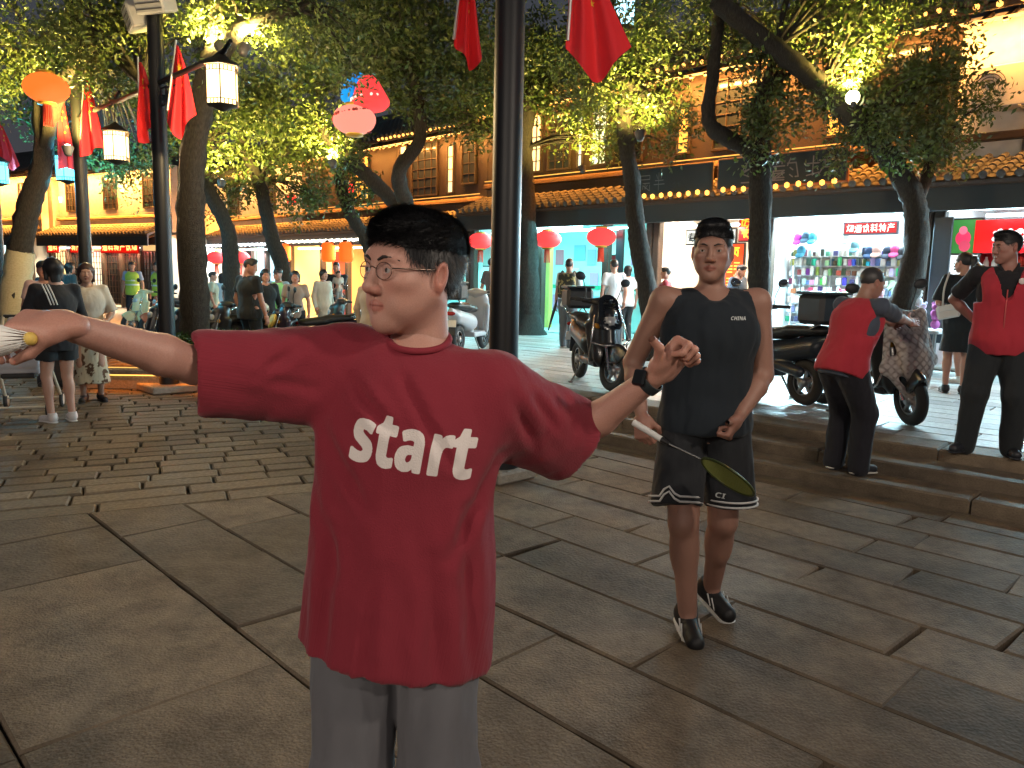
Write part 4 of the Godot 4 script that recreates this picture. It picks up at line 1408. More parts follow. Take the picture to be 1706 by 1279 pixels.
func tile_row(length: float) -> ArrayMesh:
	# one course of a tiled roof: overlapping trough tiles and a rib of cover tiles, running down +z from the ridge
	var key := "%.2f" % length
	if tile_rows.has(key): return tile_rows[key]
	var m := MB.new()
	var n := maxi(int(length / 0.19), 2)
	var st := length / n
	for j in n:
		var z0 := j * st
		var z1 := z0 + st * 1.12
		var prev := []
		for k in 7:
			var a := PI * k / 6.0
			var c := Vector3(cos(a) * 0.052, sin(a) * 0.05, 0)
			prev.append(c)
		for k in 6:
			var a: Vector3 = prev[k]; var b: Vector3 = prev[k + 1]
			m.quad(a * 1.1 + Vector3(0, 0.03, z1), a * 0.9 + Vector3(0, 0.015, z0), b * 0.9 + Vector3(0, 0.015, z0), b * 1.1 + Vector3(0, 0.03, z1))
		for k in 6:
			var a: Vector3 = prev[k]; var b: Vector3 = prev[k + 1]
			m.tri(Vector3(0, 0.03, z1), a * 1.1 + Vector3(0, 0.03, z1), b * 1.1 + Vector3(0, 0.03, z1))
		for s: float in [-1.0, 1.0]:
			var x0 := 0.05 * s; var x1 := 0.11 * s
			if s > 0: m.quad(Vector3(x0, 0.02, z1), Vector3(x1, 0.0, z1), Vector3(x1, -0.02, z0), Vector3(x0, 0.0, z0))
			else: m.quad(Vector3(x1, 0.0, z1), Vector3(x0, 0.02, z1), Vector3(x0, 0.0, z0), Vector3(x1, -0.02, z0))
	m.lathe([Vector2(0.0, 0.0), Vector2(0.06, 0.0), Vector2(0.06, 0.02), Vector2(0.0, 0.02)], 12, Transform3D(Basis(Vector3(1, 0, 0), PI / 2.0), Vector3(0, 0.045, length + 0.01)))
	tile_rows[key] = m.mesh()
	return tile_rows[key]

func tiled_roof(p: Node3D, x0: float, x1: float, eave: Vector2, ridge: Vector2, called := "roof") -> Node3D:
	# eave and ridge as (y, z); tile rows are pieces of the roof part
	var d := Vector3(0, eave.x - ridge.x, eave.y - ridge.y)
	var l := d.length()
	var bas := Basis(Vector3(1, 0, 0), d.normalized().cross(Vector3(1, 0, 0)) * -1.0, d.normalized())
	bas.y = bas.z.cross(bas.x)
	var m := MB.new()
	m.box(Vector3((x0 + x1) * 0.5, (eave.x + ridge.x) * 0.5 - 0.07, (eave.y + ridge.y) * 0.5), Vector3(x1 - x0, 0.07, l), bas)
	m.box(Vector3((x0 + x1) * 0.5, eave.x - 0.06, eave.y - 0.03), Vector3(x1 - x0 + 0.02, 0.09, 0.05))
	var nr := int((x1 - x0) / 0.32)
	for i in nr: m.box(Vector3(x0 + 0.16 + i * 0.32, eave.x - 0.13, eave.y - 0.32), Vector3(0.07, 0.07, 0.55), bas)
	var r := put(m, called, mat_wood, p)
	var mesh := tile_row(l)
	var n := int((x1 - x0) / 0.22)
	for i in n:
		same(mesh, "tile_row", mat_tile, r, Transform3D(bas, Vector3(x0 + (i + 0.5) * (x1 - x0) / n, ridge.x, ridge.y)))
	return r

func bulbs(label: String, p: Node3D, x0: float, x1: float, y: float, z: float, step: float, c: Color, lum: float, size := 0.022):
	# a string of little bulbs along an eave, a thing of its own
	var t := thing("string_lights", label, "string lights", p.position, p.rotation.y, "string lights along the eaves")
	var m := MB.new()
	var w := MB.new()
	var n := int((x1 - x0) / step)
	var last := Vector3(x0, y + 0.02, z)
	for i in n + 1:
		var q := Vector3(x0 + i * step, y + 0.012 * sin(i * 2.1), z)
		m.ell(q, Vector3.ONE * size, Basis(), 6)
		w.tube([last, q + Vector3(0, 0.02, 0)], [0.005, 0.005], 3, false)
		last = q + Vector3(0, 0.02, 0)
	put(m, "bulbs", glow(c, lum), t)
	put(w, "cable", mat(Color(0.02, 0.02, 0.02), 0.8), t)

func box_part(p: Node3D, called: String, c: Vector3, size: Vector3, m: Material, bev := 0.008) -> MeshInstance3D:
	var b := MB.new()
	b.box(c, size, Basis(), bev)
	return put(b, called, m, p)

func window(p: Node3D, x: float, w: float, y0: float, y1: float, z: float, pane: Material, grid := Vector2i(3, 5), trim: Material = null):
	var c := Vector3(x, (y0 + y1) * 0.5, z)
	var h := y1 - y0
	if trim == null: trim = mat_wood
	var m := MB.new()
	for s: float in [-1.0, 1.0]:
		m.box(c + Vector3((w * 0.5 - 0.025) * s, 0, 0.03), Vector3(0.05, h, 0.07), Basis(), 0.006)
		m.box(c + Vector3(0, (h * 0.5 - 0.025) * s, 0.03), Vector3(w - 0.1, 0.05, 0.066), Basis(), 0.006)
	for i in range(1, grid.x): m.box(c + Vector3(-w * 0.5 + w * i / grid.x, 0, 0.025), Vector3(0.018, h - 0.1, 0.03))
	for i in range(1, grid.y): m.box(c + Vector3(0, -h * 0.5 + h * i / grid.y, 0.026), Vector3(w - 0.1, 0.018, 0.026))
	var f := put(m, "window", trim, p)
	m = MB.new()
	m.box(c, Vector3(w - 0.06, h - 0.06, 0.02))
	put(m, "pane", pane, f)

func shop(label: String, x0: float, x1: float, o: Dictionary) -> Node3D:
	# a two-storey house of the row: open shop room below, tiled lean-to eave, upper floor, upper eave. Local x along the row, z to the street
	var t := thing("shop_house", label, "shop house", o.get("at", row((x0 + x1) * 0.5, 0.28, 0)), o.get("yaw", ROW_YAW))
	var w := x1 - x0
	var a := -w * 0.5
	var b := w * 0.5
	var dp: float = o.get("depth", 3.2)
	var ch := 2.62
	var wall: Material = o.get("wall", mat(Color(0.6, 0.62, 0.62), 0.8))
	var up: Material = o.get("upper", mat_wood)
	# room shell with thickness
	box_part(t, "floor", Vector3(0, 0.01, -dp * 0.5 - 0.2), Vector3(w, 0.04, dp + 0.3), o.get("floor", mat(Color(0.35, 0.34, 0.32), 0.35)))
	box_part(t, "back_wall", Vector3(0, 1.4, -dp - 0.2), Vector3(w, 2.76, 0.15), wall)
	box_part(t, "side_wall", Vector3(a + 0.06, 1.4, -dp * 0.5 - 0.22), Vector3(0.12, 2.76, dp), wall)
	box_part(t, "side_wall", Vector3(b - 0.06, 1.4, -dp * 0.5 - 0.22), Vector3(0.12, 2.76, dp), wall)
	box_part(t, "ceiling", Vector3(0, ch + 0.08, -dp * 0.5 - 0.3), Vector3(w, 0.1, dp), mat(Color(0.7, 0.7, 0.7), 0.8))
	if o.has("light"):
		var m := MB.new()
		var k := int(w / 1.6) + 1
		for i in k: m.box(Vector3(a + (i + 0.5) * w / k, ch + 0.0, -dp * 0.45), Vector3(1.0, 0.04, 0.3))
		put(m, "ceiling_lamp", glow(o.light, o.get("lum", 3.0)), t)
		area(Vector3(0, ch - 0.05, -dp * 0.45), Vector3(0, -1, 0.25), Vector2(w * 0.8, 0.8), o.light, o.get("energy", 5.0), t)
	if o.has("tube"):
		# fluorescent tubes along the top of the opening; at the left houses unseen, lighting people and scooters
		var m := MB.new()
		m.box(Vector3(0, ch - 0.32, 0.0), Vector3(w * 0.7, 0.05, 0.05), Basis(), 0.01)
		put(m, "tube_lamp", glow(Color(0.7, 0.95, 1.0), 5.0), t)
		area(Vector3(0, ch - 0.35, 0.05), Vector3(0, -1, 1.0), Vector2(w * 0.7, 0.06), o.get("tube_c", Color(0.72, 0.93, 1.0)), o.tube, t)
	# front posts, fascia, eave
	var wd: Material = o.get("post", mat_wood)
	for x in o.get("posts", [a + 0.09, b - 0.09]): box_part(t, "post", Vector3(x, 1.32, -0.12), Vector3(0.16, 2.6, 0.16), wd, 0.015)
	box_part(t, "fascia", Vector3(0, ch + 0.02 - 0.09, -0.12), Vector3(w, 0.3, 0.12), wd, 0.012)
	box_part(t, "fascia_rail", Vector3(0, ch - 0.18, -0.04), Vector3(w, 0.05, 0.05), mat_wood, 0.01)
	tiled_roof(t, a, b, Vector2(2.8, 0.45), Vector2(3.2, -0.5), "lower_roof")
	box_part(t, "eave_board", Vector3(0, 2.53, 0.4), Vector3(w - 0.02, 0.34, 0.05), o.get("eave_c", mat(Color(0.022, 0.03, 0.035), 0.6)), 0.01)
	# upper floor
	var H: float = o.get("height", 5.35)
	box_part(t, "upper_wall", Vector3(0, (2.9 + H) * 0.5, -0.75), Vector3(w, H - 2.9, 0.3), up, 0.01)
	box_part(t, "sill_beam", Vector3(0, 3.5, -0.52), Vector3(w, 0.12, 0.16), mat_wood, 0.015)
	box_part(t, "rear_block", Vector3(0, (2.75 + H) * 0.5, -2.4), Vector3(w - 0.1, H - 2.75, 2.6), up)
	tiled_roof(t, a - 0.1, b + 0.1, Vector2(H, 0.0), Vector2(H + 1.0, -1.9), "upper_roof")
	tiled_roof_back(t, a - 0.1, b + 0.1, H)
	if o.has("strip"):
		# warm strip light under the upper eave and along the sill, washing wall and lower tiles
		var m := MB.new()
		m.box(Vector3(0, H - 0.22, -0.1), Vector3(w - 0.1, 0.03, 0.05))
		put(m, "light_strip", glow(Color(1.0, 0.5, 0.12), 2.2), t)
		area(Vector3(0, H - 0.26, -0.08), Vector3(0, -1, -0.8), Vector2(w - 0.1, 0.05), Color(1.0, 0.68, 0.32), o.strip * 1.4, t)
	if o.has("sill"):
		var m := MB.new()
		m.box(Vector3(0, 3.62, -0.42), Vector3(w - 0.2, 0.014, 0.03))
		put(m, "light_strip", glow(Color(1.0, 0.5, 0.1), 0.9), t)
		area(Vector3(0, 3.6, -0.4), Vector3(0, -1, 0.6), Vector2(w - 0.2, 0.04), Color(1.0, 0.6, 0.22), o.sill * 2.2, t)
	for q in o.get("windows", []):
		window(t, q[0], q[1], q[2], q[3], -0.58, q[4], q[5] if q.size() > 5 else Vector2i(3, 5))
	return t

func tiled_roof_back(p: Node3D, a: float, b: float, H: float):
	var m := MB.new()
	m.box(Vector3((a + b) * 0.5, H + 0.55, -2.9), Vector3(b - a, 0.07, 2.2), Basis(Vector3(1, 0, 0), 0.45))
	m.box(Vector3((a + b) * 0.5, H + 1.1, -1.92), Vector3(b - a + 0.1, 0.26, 0.16), Basis(), 0.03)
	put(m, "roof_ridge", mat_tile, p)

func sign_board(label: String, at: Vector3, yaw: float, size: Vector2, im: Image, lit := 0.0, frame_c := Color(0.03, 0.02, 0.015), called := "signboard") -> Node3D:
	var t := thing(called, label, "sign", at, yaw)
	var m := MB.new()
	m.box(Vector3(0, 0, -0.03), Vector3(size.x + 0.06, size.y + 0.06, 0.05), Basis(), 0.01)
	put(m, "sign_frame", mat(frame_c, 0.5), t)
	m = MB.new()
	m.quad(Vector3(-size.x * 0.5, -size.y * 0.5, 0), Vector3(size.x * 0.5, -size.y * 0.5, 0), Vector3(size.x * 0.5, size.y * 0.5, 0), Vector3(-size.x * 0.5, size.y * 0.5, 0))
	put(m, "sign_face", picture(im, 0.5, lit), t)
	return t
# ---------------------------------------------------------------- paving and steps
var stone_mats := []
var terrace_mats := []
var cobble_mats := []

func slab_xf(y: float) -> Transform3D:
	# local x, y of a polygon lie along world x and -z; local z is up
	return Transform3D(Basis(Vector3(1, 0, 0), Vector3(0, 0, -1), Vector3(0, 1, 0)), Vector3(0, y, 0))

func flat2(p: Vector3) -> Vector2: return Vector2(p.x, -p.z)

func roughen(poly: PackedVector2Array, r: RandomNumberGenerator, amt: float, step := 0.22) -> PackedVector2Array:
	# worn, slightly wavering edges
	var o := PackedVector2Array()
	for i in poly.size():
		var a := poly[i]; var b := poly[(i + 1) % poly.size()]
		var n := maxi(int(a.distance_to(b) / step), 1)
		for k in n:
			var p := a.lerp(b, float(k) / n)
			o.append(p + Vector2(r.randfn(), r.randfn()) * amt)
	return o

func slab(parent: Node3D, called: String, poly: PackedVector2Array, top: float, thick: float, bev: float, m: Material, r: RandomNumberGenerator, amt := 0.006, tilt := 0.004):
	var q := roughen(poly, r, amt)
	if Geometry2D.triangulate_polygon(q).is_empty(): q = poly
	var c := Vector2.ZERO
	for p in q: c += p / q.size()
	var loc := PackedVector2Array()
	for p in q: loc.append(p - c)
	var b := MB.new()
	b.prism(loc, thick, Transform3D(), bev)
	if b.v.is_empty(): return
	var o := put(b, called, m, parent)
	var xf := slab_xf(0)
	xf.basis = Basis.from_euler(Vector3(r.randfn() * tilt, 0, r.randfn() * tilt)) * xf.basis
	xf.origin = Vector3(c.x, top - thick * 0.5 + r.randfn() * 0.0015, -c.y)
	o.transform = xf

func build_ground():
	var dirt := rough_mat(Color(0.05, 0.043, 0.033), Color(0.09, 0.077, 0.058), Vector3.ONE * 1.5, 0.95, 1.0, 0.03, 3)
	var m := MB.new()
	m.quad(Vector3(-90, -0.05, 60), Vector3(90, -0.05, 60), Vector3(90, -0.05, -130), Vector3(-90, -0.05, -130))
	struct(put(m, "ground", dirt))
	for i in 4:
		var k := 0.78 + 0.15 * i
		stone_mats.append(rough_mat(Color(0.08, 0.061, 0.042) * k, Color(0.165, 0.128, 0.09) * k, Vector3.ONE * (0.6 + 0.12 * i), 0.8, 1.0, 0.03, 20 + i))
		stone_mats[i].albedo_texture = stone_tex(300 + i, Color(0.058, 0.043, 0.029) * k, Color(0.168, 0.128, 0.088) * k)
		cobble_mats.append(rough_mat(Color(0.095, 0.075, 0.05) * k, Color(0.21, 0.165, 0.112) * k, Vector3.ONE * 1.6, 0.8, 1.2, 0.03, 30 + i))
		terrace_mats.append(rough_mat(Color(0.15, 0.145, 0.135) * k, Color(0.29, 0.28, 0.265) * k, Vector3.ONE * 1.2, 0.5, 0.5, 0.03, 40 + i))
	var r := RandomNumberGenerator.new()
	r.seed = 11
	# line between the flagstones and the cobbles, and the line of the steps
	var L0 := Vector3(-3.16, 0, -4.67)
	var LD := Vector3(0.908, 0, -0.419)
	var LN := Vector3(-0.419, 0, -0.908)
	var S0 := Vector3(0.12, 0, -9.05)
	var SD := Vector3(0.749, 0, 0.663)
	var SN := Vector3(-0.663, 0, 0.749)
	var big := 60.0
	var front := PackedVector2Array([flat2(L0 - LD * big), flat2(L0 + LD * big), flat2(L0 + LD * big - LN * big), flat2(L0 - LD * big - LN * big)])
	var low := S0 + SN * 0.78
	var plaza := PackedVector2Array([flat2(low - SD * big), flat2(low + SD * big), flat2(low + SD * big + SN * big), flat2(low - SD * big + SN * big)])
	var pave := Node3D.new()
	pave.name = "flagstone_pavement"
	add_child(pave); struct(pave)
	# flagstones: rows parallel to the shop row
	var n := 16.5
	var right := PackedVector2Array([flat2(Vector3(-0.35, 0, -40)), flat2(Vector3(60, 0, -40)), flat2(Vector3(60, 0, 40)), flat2(Vector3(-0.35, 0, 40))])
	var edges := [16.4, 15.7, 15.05, 14.5, 13.75, 13.1, 12.52, 11.6, 11.06, 10.55, 10.07, 9.62, 9.2, 8.82, 8.45, 8.1, 7.75, 7.4, 7.05, 6.7, 6.3, 5.9]
	for i in edges.size() - 1:
		var n1: float = edges[i]; var n0: float = edges[i + 1]
		var x := -9.0 + r.randf() * 0.8
		while x < 9.0:
			var l := r.randf_range(0.75, 1.55)
			var g := 0.0055
			var sk := r.randf_range(-0.03, 0.03)
			var poly := PackedVector2Array([flat2(row(x + g, 0, n1 - g)), flat2(row(x + l - g + sk, 0, n1 - g)), flat2(row(x + l - g, 0, n0 + g)), flat2(row(x + g - sk, 0, n0 + g))])
			x += l
			var mid := row(x - l * 0.5, 0, (n0 + n1) * 0.5)
			if mid.z > 2.6 or mid.x > 7.5 or mid.x < -5.5: continue
			for part in Geometry2D.intersect_polygons(poly, plaza):
				var cut: Array = Geometry2D.intersect_polygons(part, front)
				if mid.x > -0.3: cut = [part]
				for p2 in cut:
					if absf(area2(p2)) < 0.02: continue
					slab(pave, "flagstone", p2, r.randfn() * 0.0012, 0.09, 0.009, stone_mats[r.randi_range(0, 3)], r, 0.0022, 0.0016)
	# cobbles: courses parallel to the border, the first two of longer kerb stones
	var cob := Node3D.new()
	cob.name = "cobble_pavement"
	add_child(cob); struct(cob)
	var rest := MB.new()
	var cnt := 0
	var y := 0.0
	for k in 46:
		var w := 0.25 if k < 2 else r.randf_range(0.17, 0.24)
		var x := -6.0 - r.randf() * 0.4
		if k > 10: x -= 2.5
		while x < 4.6 + k * 0.25:
			var l := r.randf_range(0.7, 1.0) if k < 2 else r.randf_range(0.28, 0.52)
			var a := L0 + LD * (x + 0.008) + LN * (y + 0.008)
			var b := L0 + LD * (x + l - 0.008) + LN * (y + 0.008)
			var c := LN * (w - 0.016)
			var poly := PackedVector2Array([flat2(a), flat2(b), flat2(b + c), flat2(a + c)])
			var mid := (a + b + c) * 0.5
			x += l
			var px := mid.x / -mid.z
			if mid.x > -0.25 or px < -0.95 or mid.z < -15.0: continue
			var ok: Array = Geometry2D.intersect_polygons(poly, plaza)
			if ok.is_empty(): continue
			if cnt < 300:
				slab(cob, "cobblestone", poly, r.randfn() * 0.003, 0.08, 0.012, cobble_mats[r.randi_range(0, 3)], r, 0.004, 0.006)
				cnt += 1
			else:
				var xf := slab_xf(-0.04 + r.randfn() * 0.006)
				rest.prism(poly, 0.08, xf, 0.014)
		y += w
	put(rest, "cobblestones", cobble_mats[1], cob).set_meta("kind", "stuff")
	m = MB.new()
	m.quad(Vector3(-60, -0.02, -12.5), Vector3(0, -0.02, -12.5), Vector3(0, -0.02, -70), Vector3(-60, -0.02, -70))
	struct(put(m, "street", rough_mat(Color(0.14, 0.13, 0.12), Color(0.25, 0.23, 0.21), Vector3(0.8, 0.8, 0.8), 0.55, 1.0, 0.04, 9)))
	# three steps of long stone blocks, then the terrace
	var steps := Node3D.new()
	steps.name = "stone_steps"
	add_child(steps); struct(steps)
	var hs := [0.28, 0.187, 0.094]
	for k in 3:
		var x := -8.2 + k * 0.4
		while x < 9.0:
			var l := r.randf_range(1.3, 2.1)
			var a := S0 + SD * (x + 0.005) + SN * (0.37 * (k - 1) + 0.04)
			var b := S0 + SD * (x + l - 0.005) + SN * (0.37 * (k - 1) + 0.04)
			var c := SN * 0.355
			slab(steps, "step_block", PackedVector2Array([flat2(a), flat2(b), flat2(b + c), flat2(a + c)]), hs[k], hs[k] + 0.04, 0.014, stone_mats[r.randi_range(1, 3)], r, 0.005, 0.002)
			x += l
	var ter := Node3D.new()
	ter.name = "terrace_pavement"
	add_child(ter); struct(ter)
	var t0 := S0 + SN * -0.34
	m = MB.new()
	var ep := PackedVector2Array([flat2(t0 - SD * 8.0), flat2(t0 + SD * 10.0), flat2(row(8, 0, -6)), flat2(row(-10.6, 0, -6)), flat2(row(-10.6, 0, 2))])
	m.prism(ep, 0.24, slab_xf(0.13), 0.0)
	put(m, "terrace_base", terrace_mats[1], ter)
	cnt = 0
	var d := 0.0
	for k in 40:
		var w := 0.31
		var x := -6.5 + r.randf() * 0.5
		while x < 7.5:
			var l := r.randf_range(0.75, 1.25)
			var a := t0 + SD * (x + 0.004) - SN * (d + 0.004)
			var b := t0 + SD * (x + l - 0.004) - SN * (d + 0.004)
			var c := -SN * (w - 0.008)
			var mid := (a + b + c) * 0.5
			x += l
			var px := mid.x / -mid.z
			var nn := ROW_N.dot(mid - ROW_O)
			var lx := ROW_X.dot(mid - ROW_O)
			if px > 0.78 or px < -0.12 or nn < 0.12 or lx < -10.4: continue
			if cnt < 300:
				slab(ter, "terrace_stone", PackedVector2Array([flat2(a), flat2(b), flat2(b + c), flat2(a + c)]), 0.281, 0.05, 0.006, terrace_mats[r.randi_range(0, 3)], r, 0.002, 0.002)
				cnt += 1
		d += w

func area2(p: PackedVector2Array) -> float:
	var s := 0.0
	for i in p.size(): s += p[i].cross(p[(i + 1) % p.size()])
	return s * 0.5
# ---------------------------------------------------------------- the square
func _ready():
	var cam := Camera3D.new()
	cam.name = "camera"
	cam.position = Vector3(0, EYE_H, 0)
	cam.rotation_order = EULER_ORDER_YXZ
	cam.rotation = Vector3(deg_to_rad(-7.95), 0, deg_to_rad(1.2))
	cam.fov = 52.4
	cam.far = 400.0
	cam.current = true
	add_child(cam)
	var we := WorldEnvironment.new()
	we.name = "night_environment"
	var e := Environment.new()
	e.background_mode = Environment.BG_SKY
	var sm := ProceduralSkyMaterial.new()
	sm.sky_top_color = Color(0.026, 0.031, 0.041).linear_to_srgb()
	sm.sky_horizon_color = Color(0.035, 0.034, 0.037).linear_to_srgb()
	sm.sky_curve = 0.25
	sm.ground_bottom_color = Color(0.01, 0.01, 0.01).linear_to_srgb()
	sm.ground_horizon_color = Color(0.02, 0.018, 0.018).linear_to_srgb()
	e.sky = Sky.new()
	e.sky.sky_material = sm
	e.tonemap_mode = Environment.TONE_MAPPER_LINEAR
	e.tonemap_exposure = 1.65
	e.sdfgi_enabled = true; e.ssao_enabled = true; e.ssil_enabled = true
	we.environment = e
	add_child(we)
	setup()
	build_ground()
	build_houses()
	build_street()
	build_trees()
	build_scooters()
	build_people()

func setup():
	rng.seed = 7
	wrinkle.seed = 4; wrinkle.frequency = 1.0; wrinkle.fractal_octaves = 3
	wrinkle.noise_type = FastNoiseLite.TYPE_SIMPLEX_SMOOTH
	mat_skin = StandardMaterial3D.new()
	mat_skin.vertex_color_use_as_albedo = true
	mat_skin.roughness = 0.55
	mat_skin.subsurf_scatter_enabled = true; mat_skin.subsurf_scatter_strength = 0.08
	mat_skin.albedo_texture = noise_tex(63, 0.06, Color(0.88, 0.84, 0.84), Color(1, 1, 1))
	mat_skin.heightmap_enabled = true
	mat_skin.heightmap_texture = noise_tex(61, 0.08, Color(0.4, 0.4, 0.4), Color(0.6, 0.6, 0.6))
	mat_skin.heightmap_scale = 0.06
	mat_skin.uv1_triplanar = true; mat_skin.uv1_scale = Vector3.ONE * 9.0
	mat_cloth = StandardMaterial3D.new()
	mat_cloth.vertex_color_use_as_albedo = true
	mat_cloth.roughness = 0.9
	mat_cloth.rim_enabled = true; mat_cloth.rim = 0.15; mat_cloth.rim_tint = 0.6
	mat_cloth.albedo_texture = noise_tex(62, 0.2, Color(0.86, 0.86, 0.86), Color(1, 1, 1))
	mat_cloth.uv1_triplanar = true; mat_cloth.uv1_scale = Vector3.ONE * 6.0
	mat_cloth.heightmap_enabled = true; mat_cloth.heightmap_texture = mat_cloth.albedo_texture; mat_cloth.heightmap_scale = 0.15
	mat_eye = StandardMaterial3D.new()
	mat_eye.vertex_color_use_as_albedo = true
	mat_eye.roughness = 0.08
	mat_bark = rough_mat(Color(0.012, 0.0105, 0.009), Color(0.075, 0.064, 0.054), Vector3(3.2, 0.7, 3.2), 0.95, 3.5, 0.03, 51)
	mat_leaf = StandardMaterial3D.new()
	mat_leaf.albedo_color = Color(0.07, 0.108, 0.036).linear_to_srgb()
	mat_leaf.vertex_color_use_as_albedo = true
	mat_leaf.roughness = 0.42
	mat_leaf.cull_mode = BaseMaterial3D.CULL_DISABLED
	mat_leaf.backlight_enabled = true; mat_leaf.backlight = Color(0.4, 0.5, 0.16)
	mat_metal = mat(Color(0.012, 0.013, 0.016), 0.45, 0.3)
	leaf_mesh = leaf_clump(19, 0.2, 0.08, 5)
	leaf_small = leaf_clump(17, 0.24, 0.095, 6)
	mat_tile = rough_mat(Color(0.05, 0.046, 0.043), Color(0.13, 0.12, 0.11), Vector3.ONE * 2.5, 0.85, 0.8, 0.03, 52)
	mat_wood = rough_mat(Color(0.03, 0.017, 0.011), Color(0.075, 0.045, 0.028), Vector3(1.0, 4.0, 1.0), 0.6, 0.4, 0.03, 53)
	mat_plaster = rough_mat(Color(0.5, 0.48, 0.44), Color(0.68, 0.66, 0.62), Vector3.ONE * 0.5, 0.9, 0.4, 0.02, 54)
	mat_kerb = rough_mat(Color(0.2, 0.18, 0.15), Color(0.36, 0.33, 0.28), Vector3.ONE * 1.4, 0.8, 1.0, 0.03, 55)
	# quilted cloth: diamonds of stitching, with the shade of the seams put into the colour
	var im := blank(256, 256, Color(0.47, 0.44, 0.42))
	for y in 256:
		for x in 256:
			var d := absf(sin((x + y) * PI / 64.0)) * absf(sin((x - y) * PI / 64.0))
			im.set_pixel(x, y, Color(0.5, 0.46, 0.45).lerp(Color(0.75, 0.72, 0.7), clampf(d * 1.6, 0.0, 1.0)))
	mat_quilt = picture(im, 0.85)
	mat_quilt.uv1_triplanar = true; mat_quilt.uv1_scale = Vector3.ONE * 3.2
	mat_quilt.heightmap_enabled = true; mat_quilt.heightmap_texture = mat_quilt.albedo_texture; mat_quilt.heightmap_scale = 1.5

